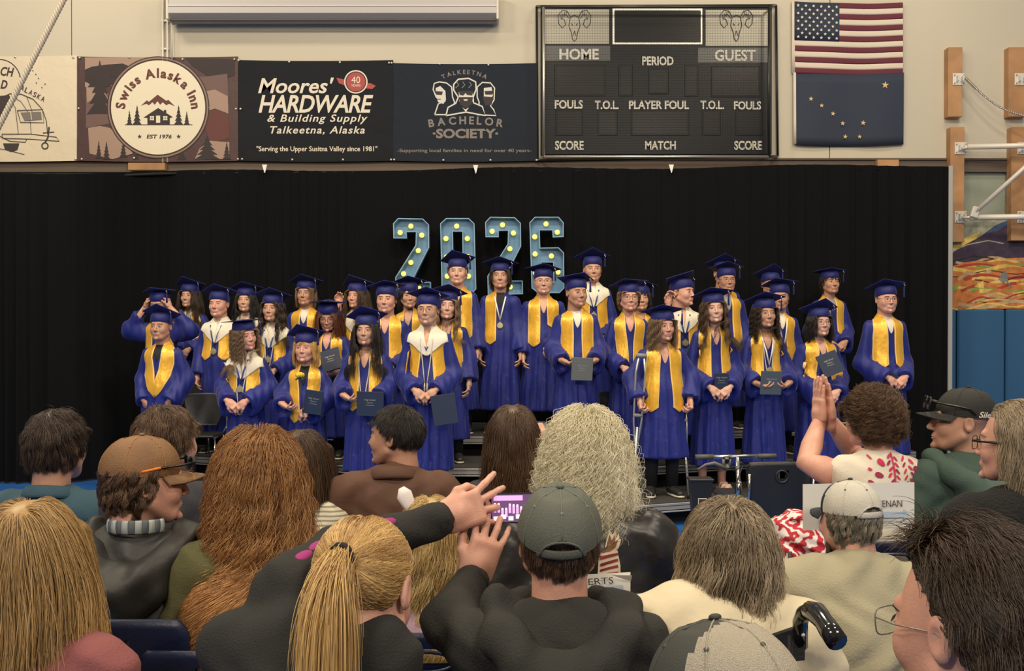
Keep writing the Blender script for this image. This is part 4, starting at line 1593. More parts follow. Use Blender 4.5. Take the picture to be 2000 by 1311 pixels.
A.poly([(1925, 456), (1945, 441), (1968, 430), (1972, 436), (1950, 450)], cm['blue'])
A.poly([(1857, 528), (1900, 515), (1950, 505), (2150, 498), (2150, 603), (1857, 603)], cm['org'])
rg = random.Random(3)
for k in range(26):
    y = 512 + k * 3.6
    c = ['tan', 'yel', 'org', 'red', 'grn', 'yel', 'org', 'blk', 'tan', 'red', 'yel', 'blk'][k % 12]
    x = 1857 + rg.uniform(-6, 60)
    L_ = rg.uniform(60, 200)
    pts = [(x + L_ * i / 10, y + 5 * math.sin(i * .9 + k) - i * .8) for i in range(11)]
    A.stroke(pts, rg.uniform(1.2, 2.2) if c == 'blk' else rg.uniform(3, 8), cm[c])
A.poly([(1950, 545), (1962, 528), (1970, 538), (1960, 556)], cm['gry']).stroke([(1960, 540), (1975, 562)], 2.5, cm['gry']).poly([(1902, 560), (1920, 548), (1922, 564)], cm['yel']).poly([(1857, 560), (1872, 556), (1870, 568), (1857, 570)], cm['grn'])
A.stroke([(1857, 492), (1890, 478), (1930, 470), (1960, 476)], 2, cm['pale']).stroke([(1857, 512), (1900, 500), (1940, 505)], 2, cm['blk'])
A.build('paint')
PAD = mat('pad_vinyl_blue', (.035, .120, .25), .4, bump=(5, .25, (1, 1, .4)))
for k in range(5):
    x0 = 1775 + k * 95
    o = panel_px('wall_pad', x0, x0 + 93.5, 604, 880, DW - .07, .07, PAD, None, .02)
    tag(o, ['blue vinyl wall pad hidden behind the curtain end', 'first blue vinyl wall pad showing beside the curtain under the mural', 'second blue vinyl wall pad from the curtain, under the mural', 'third blue vinyl wall pad from the curtain', 'fourth blue vinyl wall pad from the curtain'][k], 'wall pad', 'blue wall pads')

# ---- curtain
CUR = mat('curtain_black', (.0042, .0046, .0056), .95, spec=.15, bump=(300, .2))
ct = thing('stage_curtain', 'tall black pleated curtain hung across the back of the stage', 'curtain', (0, 12.25, 0))
xL, xR = at(-260, 400, 12.25).x, at(1853, 400, 12.25).x
npan = 10
for k in range(npan):
    xa, xb = xL + (xR - xL) * k / npan, xL + (xR - xL) * (k + 1) / npan
    nx, nz = 90, 8
    V = []
    for j in range(nz + 1):
        for i in range(nx + 1):
            x = xa + (xb - xa) * i / nx
            sm = min(1.0, max(0.0, (-3.95 - x) / 1.0))
            fwd = -1.1 * sm * sm * (3 - 2 * sm)
            px = 1000 + x * FPX / (12.25 + fwd)
            top = at(px, 338 - 16 * max(0, px) / 1853 + 3 * math.sin(px * .011), 12.25 + fwd).z
            v = j / nz
            z = top * (1 - v) + .02 * v
            am = .012 + .030 * v
            y = am * math.sin(x * 31 + 3.4 * math.sin(x * 2.3) + 1.5 * math.sin(x * 5.7)) * (.7 + .4 * math.sin(x * 1.9)) + .5 * am * math.sin(x * 17 + 1.3) + .004 * math.sin(x * 95)
            V.append((x, y + fwd, z))
    n = len(V)
    V += [(x, y + .006, z) for x, y, z in V]
    F = [(j * (nx + 1) + i, (j + 1) * (nx + 1) + i, (j + 1) * (nx + 1) + i + 1, j * (nx + 1) + i + 1) for j in range(nz) for i in range(nx)]
    F += [tuple(n + q_ for q_ in f[::-1]) for f in F]
    mesh_obj('curtain_panel', V, F, CUR, ct, True)
MB().tube([Vector((xL, -1.06, 3.34)), Vector((-4.9, -1.06, 3.34)), Vector((-4.0, .03, 3.55)), Vector((xR, .03, 3.60))], .02, 8).build('rail', GUARD, ct, True)
MB().box((xR + .03, .03, 1.82), (.05, .04, 3.64), 0, None, .004).build('upright', mat('upright_grey', (.42, .42, .40), .5, .3), ct)
for x in (-3.8, 0, xR):
    MB().box((x, .08, .01), (.5, .3, .02)).build('foot_plate', GUARD, ct)
for x, y, lb in ((517, 330, 'small white paper tag clipped on the curtain top below the hardware banner'), (929, 331, 'small white paper tag clipped on the curtain top above the lit numbers'), (1311, 330, 'small white paper tag clipped on the curtain top under the scoreboard')):
    p = at(x, y, 12.20)
    o = MB().prism([(p.x - .030, p.z + .05), (p.x + .030, p.z + .05), (p.x + .006, p.z - .045), (p.x, p.z - .05)], 12.19, 12.20).build('paper_tag', mat('paper', (.78, .76, .70), .7))
    tag(o, lb, 'paper tag', 'paper tags on the curtain')

# ---- marquee numbers
FLARE_BLUE = mat('marquee_face', (.13, .27, .46), .42, .1, var=(3, .15))  # blue tint of the lens flare put into face and rim colour
RIMM = mat('marquee_rim', (.24, .42, .60), .4, .1)
BULB = mat('bulb_glow', (.9, .8, .3), .4, emit=((1.0, .72, .08), 1.25))
TWO = [(108, 75), (245, 78), (278, 110), (280, 238), (183, 430), (288, 430), (290, 505), (95, 512), (92, 405), (205, 225), (207, 152), (155, 153), (155, 188), (82, 188), (80, 105)]
digits = [('2', 0, 0, TWO, [], [(176, 117), (116, 153), (237, 168), (217, 254), (176, 320), (135, 383), (135, 468), (225, 466)], 'first, leftmost digit 2 of the lit marquee year'),
          ('0', 0, 0, [(375, 75), (500, 75), (532, 105), (542, 470), (510, 506), (382, 506), (350, 470), (342, 105)], [(412, 150), (465, 150), (468, 430), (416, 430)], [(432, 117), (372, 187), (491, 187), (375, 290), (494, 287), (379, 397), (498, 397), (440, 468)], 'lit marquee digit 0 behind the tall graduate'),
          ('2', 512, -7, TWO, [], [(176, 117), (118, 153), (237, 163), (217, 251), (176, 313), (138, 380), (143, 468), (219, 464)], 'second digit 2 of the lit marquee year, beside the six'),
          ('6', 0, 0, [(868, 68), (1000, 68), (1028, 100), (1028, 180), (968, 182), (965, 143), (895, 143), (898, 240), (1000, 238), (1030, 268), (1032, 465), (1005, 492), (885, 492), (850, 465), (838, 100)], [(905, 322), (970, 322), (972, 430), (908, 430)], [(931, 105), (994, 151), (868, 177), (870, 273), (961, 284), (998, 374), (872, 380), (936, 462)], 'lit marquee digit 6 at the end of the year')]
LD = 12.0
for dg, ox, oy, out, hole, bulbs, lb in digits:
    cv = lambda p: (740 + (p[0] + ox) / 2.85, 400 + (p[1] + oy) / 2.85)
    t = thing('marquee_digit', lb, 'light-up digit', (0, 0, 0), 0, 'light-up year digits')
    O2 = P2([cv(p) for p in out], LD)
    H2 = P2([cv(p) for p in hole], LD) if hole else []
    loops = [[Vector((v[0], v[2], 0)) for v in O2]] + ([[Vector((v[0], v[2], 0)) for v in H2]] if hole else [])
    T = tessellate_polygon(loops)
    allv = O2 + H2
    V = [(v[0], LD + .09, v[2]) for v in allv] + [(v[0], LD + .10, v[2]) for v in allv]
    n = len(allv)
    mesh_obj('back_panel', V, list(T) + [tuple(n + i for i in f[::-1]) for f in T], FLARE_BLUE, t, False)
    for lp, sg in ((O2, 1), (H2, -1)):
        if not lp:
            continue
        m = len(lp)
        c = np.array([(v[0], v[2]) for v in lp])
        V, F = [], []
        ar = sum(c[i][0] * c[(i + 1) % m][1] - c[(i + 1) % m][0] * c[i][1] for i in range(m))
        for i in range(m):
            e1 = c[i] - c[i - 1]
            e2 = c[(i + 1) % m] - c[i]
            n1 = np.array((e1[1], -e1[0])) / np.linalg.norm(e1) * np.sign(ar)
            n2 = np.array((e2[1], -e2[0])) / np.linalg.norm(e2) * np.sign(ar)
            nn = (n1 + n2) / (1 + n1.dot(n2) + .2)
            ci = c[i] - nn * .010 * sg
            V += [(c[i][0], LD - .02, c[i][1]), (c[i][0], LD + .10, c[i][1]), (ci[0], LD + .10, ci[1]), (ci[0], LD - .02, ci[1])]
        for i in range(m):
            j = (i + 1) % m
            for k in range(4):
                F.append((i * 4 + k, i * 4 + (k + 1) % 4, j * 4 + (k + 1) % 4, j * 4 + k))
        mesh_obj('rim', V, F, RIMM, t, False)
    for p in bulbs:
        q = at(*cv(p), LD)
        bb = MB().ell((q.x, LD + .045, q.z), (.030, .032, .030), 0, 12, 8).build('bulb', BULB, t, True)
        MB().tube([(q.x, LD + .09, q.z), (q.x, LD + .07, q.z)], .022, 10).build('socket', ALU, bb, True)
    zt_ = max(v[2] for v in O2)
    xs = [v[0] for v in O2]
    for x in (min(xs) + .12, max(xs) - .12):
        MB().tube([(x, LD + .09, zt_ - .03), (x, 12.2, 3.56)], .0015, 4).build('hanging_wire', GUARD, t)
pb_ = thing('backdrop_stand', 'low black draped box behind the top row of graduates', 'stand', (0, 0, 0))
MB().box((at(915, 600, 12.0).x, 11.98, .605 + .63), (2.2, .20, 1.25), 0, None, .01).build('drape', CUR, pb_)

# ---- stage risers
DECK = mat('deck_carpet', (.035, .033, .032), .95, bump=(150, .5), var=(3, .15))
EDGE = mat('deck_edge', (.48, .46, .42), .4, .6)
DKS = mat('deck_skirt', (.01, .01, .01), .95)
segs = [(-3.95, -1.05), (-1.05, 1.05), (1.05, 4.25)]
for row in range(3):
    z = .2 * (row + 1)
    for si, (xa, xb) in enumerate(segs):
        ya, yb = edge_y(row, xa), edge_y(row, xb)
        if row < 2:
            ba, bb = edge_y(row + 1, xa) - .01, edge_y(row + 1, xb) - .01
        else:
            ba = bb = 12.15 if row == 2 else 0
            ba = bb = max(ya, yb) + .1 if False else 12.12
        t = thing('stage_riser', ['lowest', 'middle', 'top'][row] + ' dark carpeted riser with metal edge, ' + ['left wing', 'centre section', 'right wing'][si], 'riser', (0, 0, 0), 0, 'stage risers')
        MB().prism([(xa, ya), (xb, yb), (xb, bb), (xa, ba)], z - .055, z, 0, 'z').build('deck', DECK, t)
        dx, dy = xb - xa, yb - ya
        L_ = math.hypot(dx, dy)
        R = Matrix.Rotation(math.atan2(dy, dx), 3, 'Z')
        for k, (zz, hh) in enumerate(((z - .014, .020), (z - .045, .030), (z - .074, .012))):
            MB().box(((xa + xb) / 2, (ya + yb) / 2 - .012 + .004 * (k == 1), zz), (L_, .016, hh), 0, R, .002).build('edge_rail', EDGE, t)
        for f in (.06, .5, .94):
            lx, ly = xa + dx * f, ya + dy * f + .10
            for q_ in (0, .55):
                MB().box((lx, ly + q_ * .9, (z - .055) / 2), (.05, .05, z - .055), 0, None, .003).build('leg', EDGE, t)
        MB().prism([(xa, ya + .16), (xb, yb + .16), (xb, yb + .17), (xa, ya + .17)], .0, z - .06, 0, 'z').build('skirt', DKS, t)

# ---- rope
rp = thing('climbing_rope', 'thick twisted white rope pulled aside in front of the camper banner', 'rope')
pa, pb = at(-60, 360, 9.0), at(170, -90, 9.0)
dv = (pb - pa)
e1 = dv.normalized().cross(Vector((0, 1, 0))).normalized()
e2 = Vector((0, 1, 0))
for s in range(3):
    pts = []
    for i in range(240):
        t_ = i / 239
        a_ = t_ * 2 * PI * 34 + s * 2 * PI / 3
        pts.append(pa + dv * (t_ * 1.35 - .02) + (e1 * math.cos(a_) + e2 * math.sin(a_)) * .0150)
    MB().tube(pts, .0130, 6).build('strand', mat('rope_white', (.44, .39, .31), .85), rp, True)
# ------------------------------------------------------------------ the graduates
LONG = dict(n=2200, L=(.36, .48), r=.0011, S=12, lay=.012, clump=(60, .45), curl=(.004, .16), lo=.75)
WAVY = dict(n=2400, L=(.34, .44), r=.0011, S=16, lay=.020, clump=(70, .6), curl=(.008, .085), lo=.75)
CURLY = dict(n=2400, L=(.30, .40), r=.0011, S=22, lay=.028, clump=(110, .75), curl=(.011, .042), lo=.75)
SHORT = dict(n=2200, L=(.02, .035), r=.0010, S=4, lay=.004, clump=(90, .4), curl=(0, 1), lo=.62, temple=-.1, stiff=.9, back=-.062)
BOB = dict(n=2200, L=(.16, .20), r=.0011, S=9, lay=.014, clump=(60, .5), curl=(.003, .1), lo=.78, bangs=True)
SHAG = dict(n=2300, L=(.07, .11), r=.0011, S=8, lay=.018, clump=(90, .6), curl=(.005, .06), lo=.80, bangs=True)


def st(base, col, **k):
    d = dict(base)
    d['col'] = col
    d.update(k)
    return d


G = {}
SNEAK = mat('shoe_tan', (.45, .33, .16), .7)
SAND = mat('sandal_cream', (.62, .50, .38), .6)
spec = [
    ('g1', dict(label='boy with short dark hair and closed gold stole at the front left end', px=316, ey=638, row=0, kind='m', sk='tan', hairs=st(SHORT, 'dark'), stole='joined', arms=('behind', 'behind'), shirt='black', seed=1, brow='dark', head=(.05, 0, 0), rz=.9, tass=1)),
    ('g2', dict(label='girl with curly light brown hair turned in profile, cream collar and medal', px=480, ey=655, row=0, off=.30, kind='f', sk='pink', hairs=st(CURLY, 'light'), head=(.85, .05, -.12), hood=True, medal=(.27, 'blue'), stole=(.545, .545), shirt='white', cords=True, seed=2, smile=.6, rz=.5, tilt=-.1)),
    ('g3', dict(label='short girl with blond bob holding a yellow rose and a diploma folder', px=598, ey=679, row=0, kind='f', sk='pink', hairs=st(BOB, 'gold'), arms=('hold', 'clasp'), stole=(.47, .47), xb=.07, shirt='black', seed=3, smile=.3, rz=.6)),
    ('g4', dict(label='girl with long straight black hair holding a diploma folder low', px=716, ey=645, row=0, kind='f', sk='warm', hairs=st(LONG, 'black'), arms=('hold', 'hold'), stole=(.50, .50), cords=True, seed=4, brow='black', rz=.7, wide=1.05)),
    ('g5', dict(label='boy in round glasses with broad cream collar and crossed hands', px=836, ey=605, row=0, kind='m', sk='warm', hairs=st(SHORT, 'brown', L=(.035, .05)), hood=True, stole=(.58, .50), cords=True, glasses=(.18, .14, .10), seed=5, rz=.9, xb=.13, head=(-.1, 0, 0))),
    ('g6', dict(label='boy with folded grey diploma held in both hands, middle of the riser', px=1126, ey=572, row=1, off=.30, kind='m', sk='tan', hairs=st(SHORT, 'dark'), arms=('hold', 'hold'), stole=(.575, .555), shirt='white', seed=6, brow='dark', rz=.8, head=(.35, 0, 0), wide=1.04)),
    ('g7', dict(label='boy raising both hands to straighten his cap behind the front row', px=314, ey=594, row=1, off=.35, kind='m', sk='warm', hairs=st(SHORT, 'brown', L=(.035, .055)), arms=('raise', 'raise'), stole=(.60, .60), shirt='white', seed=7, head=(0, .25, 0), rz=.75)),
    ('g8', dict(label='smiling girl with long dark brown hair at the left of the back row', px=372, ey=578, row=2, kind='f', sk='warm', hairs=st(LONG, 'dark'), stole=(.62, .62), shirt='white', seed=8, smile=1, brow='dark', rz=.7)),
    ('g9', dict(label='fair boy with closed eyes wearing cream collar and medal beside the curly girl', px=429, ey=594, row=1, kind='m', sk='pink', hairs=st(SHORT, 'light', L=(.02, .035)), hood=True, medal=(.27, 'blue'), stole=(.60, .60), shirt='white', arms=('side', 'side'), seed=9, brow='light', rz=.85, closed=True, wide=1.05)),
    ('g10', dict(label='girl with long black hair looking aside in the back row', px=481, ey=586, row=2, kind='f', sk='fair', hairs=st(LONG, 'black'), stole=(.62, .62), hood=True, seed=10, brow='black', rz=.75, head=(.15, 0, 0))),
    ('g11', dict(label='girl with wavy dark brown hair wearing a gold medal on blue ribbon', px=533, ey=602, row=1, kind='f', sk='warm', hairs=st(WAVY, 'dark'), hood=True, medal=(.30, 'blue'), cords=True, stole=(.56, .56), shirt='white', arms=('side', 'clasp'), seed=11, smile=.5, brow='dark', rz=.9)),
    ('g12', dict(label='young man with moustache and chin-length dirty blond hair in the back row', px=598, ey=573, row=2, kind='m', sk='tan', hairs=st(BOB, 'light', bangs=False, L=(.13, .17)), stole=(.60, .60), shirt='white', arms=('side', 'side'), seed=12, brow='light', rz=.75)),
    ('g13', dict(label='girl with very long auburn hair and glasses looking down', px=642, ey=617, row=1, kind='f', sk='pink', hairs=st(LONG, 'auburn', L=(.45, .60)), stole=(.6, .6), glasses=(.06, .03, .03), arms=('side', 'hold'), seed=13, brow='brown', rz=.6, head=(.1, .38, 0))),
    ('g14', dict(label='girl with long brown hair and a hand raised to her shoulder', px=698, ey=578, row=2, kind='f', sk='pink', hairs=st(LONG, 'brown'), hood=True, stole=(.6, .6), arms=('up', 'side'), seed=14, smile=.4, rz=.7, head=(-.3, 0, 0))),
    ('g15', dict(label='boy with a thin chain necklace behind the girl with black hair', px=755, ey=585, row=1, kind='m', sk='pink', hairs=st(SHORT, 'dark', L=(.035, .055)), stole=(.60, .60), seed=15, brow='dark', rz=.85, wide=1.0)),
    ('g16', dict(label='graduate with shoulder-length black hair half hidden below the first digit', px=799, ey=576, row=2, kind='f', sk='warm', hairs=st(BOB, 'black'), stole=(.6, .6), seed=16, brow='black', rz=.6, head=(.3, .1, 0))),
    ('g17', dict(label='smiling girl with long wavy light brown hair behind the boy in cream collar', px=874, ey=597, row=1, kind='f', sk='fair', hairs=st(WAVY, 'light'), stole=(.56, .56), arms=('side', 'side'), seed=17, smile=.8, rz=.8, head=(.1, 0, .05))),
    ('g18', dict(label='tall boy with light brown fringe standing in front of the digit 0', px=894, ey=531, row=2, off=.3, kind='m', sk='fair', hairs=st(SHAG, 'light', L=(.035, .05)), stole=(.60, .56), arms=('side', 'side'), seed=18, brow='light', rz=.55)),
    ('g19', dict(label='boy with dark neck-length hair and medal on a white ribbon', px=977, ey=539, row=2, off=.35, kind='m', sk='warm', hairs=st(BOB, 'dark', bangs=False, L=(.12, .17)), medal=(.30, 'white'), stole=(.545, 0), shirt='black', arms=('side', 'side'), seed=19, brow='dark', rz=.75)),
    ('g20', dict(label='round-faced boy in glasses below the digit 6 with one-sided long stole', px=1061, ey=550, row=2, off=.35, kind='mwide', sk='fair', hairs=st(SHORT, 'light'), stole=(.55, .66), glasses=(.05, .05, .06), arms=('side', 'clasp'), seed=20, brow='light', rz=.78, wide=1.1, smile=.3)),
    ('g21', dict(label='tall boy with cream collar and medal at the top of the centre risers', px=1157, ey=526, row=2, off=.5, kind='m', sk='warm', hairs=st(SHORT, 'brown', L=(.03, .045)), hood=True, medal=(.27, 'blue'), stole=(.6, .6), shirt='white', seed=21, rz=.7)),
    ('g22', dict(label='graduate with short fair hair and dark glasses behind the crutches', px=1228, ey=581, row=1, kind='f', sk='pink', hairs=st(SHAG, 'light', bangs=False), stole=(.55, .55), glasses=(.03, .02, .02), arms=('clasp', 'clasp'), shirt='skin', seed=22, rz=.4, xb=.07)),
    ('g23', dict(label='dark-haired graduate almost hidden behind the one in dark glasses', px=1250, ey=582, row=2, kind='f', sk='warm', hairs=st(BOB, 'dark'), stole=(.6, .6), seed=23, rz=.7)),
    ('g24', dict(label='girl with wavy dark blond hair leaning on a pair of crutches', px=1294, ey=636, row=0, off=.38, kind='f', sk='pink', hairs=st(WAVY, 'light', L=(.26, .34)), stole=(.485, .485), xb=.125, arms=('crutch', 'crutch'), seed=24, rz=.35, head=(.25, .05, 0), wide=1.15, hemz=.21, brow='light')),
    ('g25', dict(label='boy in profile with cream collar, green badge and a raised fist', px=1332, ey=571, row=1, kind='m', sk='pink', hairs=st(SHORT, 'brown', L=(.03, .045)), hood=True, medal=(.28, 'blue'), stole=(.60, .60), arms=('up', 'side'), seed=25, rz=.6, head=(.75, .0, 0))),
    ('g26', dict(label='smiling girl with wavy brown hair and sandals holding a diploma', px=1393, ey=602, row=0, kind='f', sk='fair', hairs=st(WAVY, 'brown'), stole=(.575, .575), arms=('clasp', 'clasp'), seed=26, smile=.9, rz=.55, head=(-.1, 0, -.05), shoec='bare')),
    ('g27', dict(label='boy in thin glasses at the top of the right risers', px=1418, ey=547, row=2, off=.30, kind='m', sk='tan', hairs=st(SHORT, 'dark'), stole=(.55, .55), shirt='grey', glasses=(.03, .02, .02), arms=('side', 'side'), seed=27, brow='dark', rz=.6, smile=.3)),
    ('g28', dict(label='graduate showing only a cap directly behind the boy in thin glasses', px=1411, ey=535, row=2, off=.72, kind='m', sk='warm', hairs=st(SHORT, 'brown'), stole=(.55, .55), seed=28, rz=.7)),
    ('g29', dict(label='girl with long curly dark hair, medal and folder in both hands', px=1493, ey=612, row=0, kind='f', sk='tan', hairs=st(CURLY, 'dark', L=(.30, .38)), medal=(.31, 'white'), cords=True, stole=(.57, .57), arms=('hold', 'hold'), seed=29, brow='dark', rz=.5)),
    ('g30', dict(label='boy with dark hair and white ribbon between the curly girl and girl in black hair', px=1521, ey=580, row=1, kind='m', sk='tan', hairs=st(SHORT, 'dark'), stole=(.53, .53), medal=(.35, 'white'), shirt='white', arms=('side', 'side'), seed=30, brow='dark', rz=.5, head=(-.3, .05, 0))),
    ('g31', dict(label='graduate with brown hair mostly hidden under a cap in the back row', px=1504, ey=556, row=2, off=.5, kind='m', sk='tan', hairs=st(SHORT, 'brown'), stole=(.6, .6), seed=31, rz=.7)),
    ('g32', dict(label='girl with black shoulder-length hair and glasses holding a tilted folder', px=1599, ey=629, row=0, kind='fwide', sk='fair', hairs=st(BOB, 'black', bangs=False, L=(.20, .26)), stole=(.60, .60), xb=.13, glasses=(.10, .09, .09), arms=('clasp', 'clasp'), seed=32, brow='black', rz=.75, wide=1.12)),
    ('g33', dict(label='boy with shaggy black hair over the forehead at the right of the back row', px=1620, ey=552, row=2, kind='m', sk='tan', hairs=st(SHAG, 'black'), stole=(.60, .60), shirt='grey', arms=('clasp', 'clasp'), seed=33, brow='black', rz=.5, tilt=-.1, head=(0, -.05, 0))),
    ('g34', dict(label='laughing boy in dark red glasses standing at the right end', px=1729, ey=585, row=0, kind='mwide', sk='pink', hairs=st(SHORT, 'brown'), stole=(.60, .60), shirt='white', glasses=(.12, .02, .02), arms=('clasp', 'clasp'), seed=34, smile=1, rz=.35, wide=1.08, head=(-.12, 0, 0))),
]
for k, s in spec:
    G[k] = graduate(**s)
    print(k, 'H', round(G[k]['H'], 2), 'd', round(G[k]['d'], 2))
# ------------------------------------------------------------------ the audience
def cap_hat(parent, X, m, bill=1, back=None, strap=True, k=1.085, btn=True, name='ball_cap', arch=.034, opening=True, seams=None, eye=True, drop=0.0, ym=-.030):
    """ball cap, bill towards -y of X. back: second material for the rear panels"""
    X = X @ Matrix.Translation((0, .004, -drop))
    nu, nv = 60, 20
    zb = .018

    def P(th, ph):
        x, y, z = math.sin(th) * math.sin(ph), -math.sin(th) * math.cos(ph), math.cos(th)
        sq = 1 + .03 * (1 - abs(math.cos(3 * ph)))
        return (SCC[0] + x * SCR[0] * k * sq, SCC[1] + y * SCR[1] * k * sq, SCC[2] + z * SCR[2] * k + (.004 if th > .5 else 0))
    V, F, mi = [], [], []
    thm = math.acos((zb - SCC[2]) / (SCR[2] * k))
    for i in range(nv + 1):
        for j in range(nu):
            V.append(P(.02 + (thm - .02) * i / nv, 2 * PI * j / nu))
    for i in range(nv):
        for j in range(nu):
            a = [i * nu + j, (i + 1) * nu + j, (i + 1) * nu + (j + 1) % nu, i * nu + (j + 1) % nu]
            c = np.mean([V[q] for q in a], 0)
            if opening and c[1] > .03 and (c[0] / .044) ** 2 + ((c[2] - zb) / arch) ** 2 < 1:
                continue
            F.append(tuple(a))
            mi.append(1 if (back and c[1] > ym) else 0)
    n = len(V)
    ctr = np.array((0, .014, .02))
    V = V + [tuple(np.array(v) + (ctr - np.array(v)) * .035) for v in V]
    F2 = [tuple(n + q for q in f[::-1]) for f in F]
    hat = mesh_obj(name, xf(V, X), F + F2, [m, back or m], parent, True, mi + mi)
    seam = MATS.get('cap_seam_' + m.name) or mat('cap_seam_' + m.name, tuple(min(1, v * (1.5 if seams is None else seams)) for v in m.node_tree.nodes['Principled BSDF'].inputs['Base Color'].default_value[:3]), .8)
    for q in range(6):
        ph = PI / 6 + q * PI / 3 + PI / 6
        pts = [np.array(P(.05 + (thm - .05) * t / 10, ph)) * 1.0 for t in range(11)]
        pts = [p + (p - ctr) * .004 for p in pts if not (opening and p[1] > .05 and abs(p[0]) < .04 and p[2] < zb + arch)]
        if len(pts) > 2:
            MB().tube(pts, .0013, 5).build('seam', seam if not (back and pts[-1][1] > ym) else back, hat, True, X=X)
    if opening:
        pts = []
        for t in range(13):
            a = PI * t / 12
            x, z = .044 * math.cos(a), zb + arch * math.sin(a)
            rr = math.sqrt(max(0, 1 - ((z - SCC[2]) / (SCR[2] * k)) ** 2 - (x / (SCR[0] * k)) ** 2))
            pts.append((x, SCC[1] + SCR[1] * k * rr + .002, z))
        MB().tube(pts, .0028, 6).build('opening_rim', m if not back else back, hat, True, X=X)
        if strap:
            pts = []
            for t in range(9):
                x = -.050 + .1 * t / 8
                rr = math.sqrt(max(0, 1 - ((zb + .008 - SCC[2]) / (SCR[2] * k)) ** 2 - (x / (SCR[0] * k)) ** 2))
                pts.append((x, SCC[1] + SCR[1] * k * rr, zb + .006))
            MB().tube(pts, .010, 8, 0, True, (.25, 1)).build('strap', m if not back else back, hat, True, X=X)
    if btn:
        MB().ell((0, SCC[1], SCC[2] + SCR[2] * k + .003), (.0085, .0085, .0045), 0, 10, 6).build('button', m, hat, True, X=X)
    if eye:
        for q in range(6):
            p = np.array(P(.80, q * PI / 3))
            nn = (p - ctr) / np.linalg.norm(p - ctr)
            MB().tube([p - nn * .002, p + nn * .0012], .0036, 8).build('eyelet', seam, hat, True, X=X)
    # bill: curved sheet
    V, F = [], []
    nb, nr = 16, 7
    for lay in (0, 1):
        for r in range(nr + 1):
            for j in range(nb + 1):
                a = -1.12 + 2.24 * j / nb
                ex = .072 * r / nr * (math.cos(a * 1.15) ** .5 if abs(a) < 1.12 else .3)
                bx = SCR[0] * k * math.sin(a) * 1.0
                by = SCC[1] - SCR[1] * k * math.cos(a) * .97
                V.append((bx * (1 + .04 * r / nr), by - ex, zb + .006 - .014 * (a ** 2) * (.3 + .7 * r / nr) - .010 * (r / nr) + (.003 if lay == 0 else -.001)))
    W_ = nb + 1
    mm = W_ * (nr + 1)
    for r in range(nr):
        for j in range(nb):
            a = r * W_ + j
            F += [(a, a + 1, a + W_ + 1, a + W_), (mm + a, mm + a + W_, mm + a + W_ + 1, mm + a + 1)]
    for j in range(nb):
        a = nr * W_ + j
        F.append((a, a + 1, mm + a + 1, mm + a))
    mesh_obj('bill', xf(V, X), F, m, hat, True)
    return hat


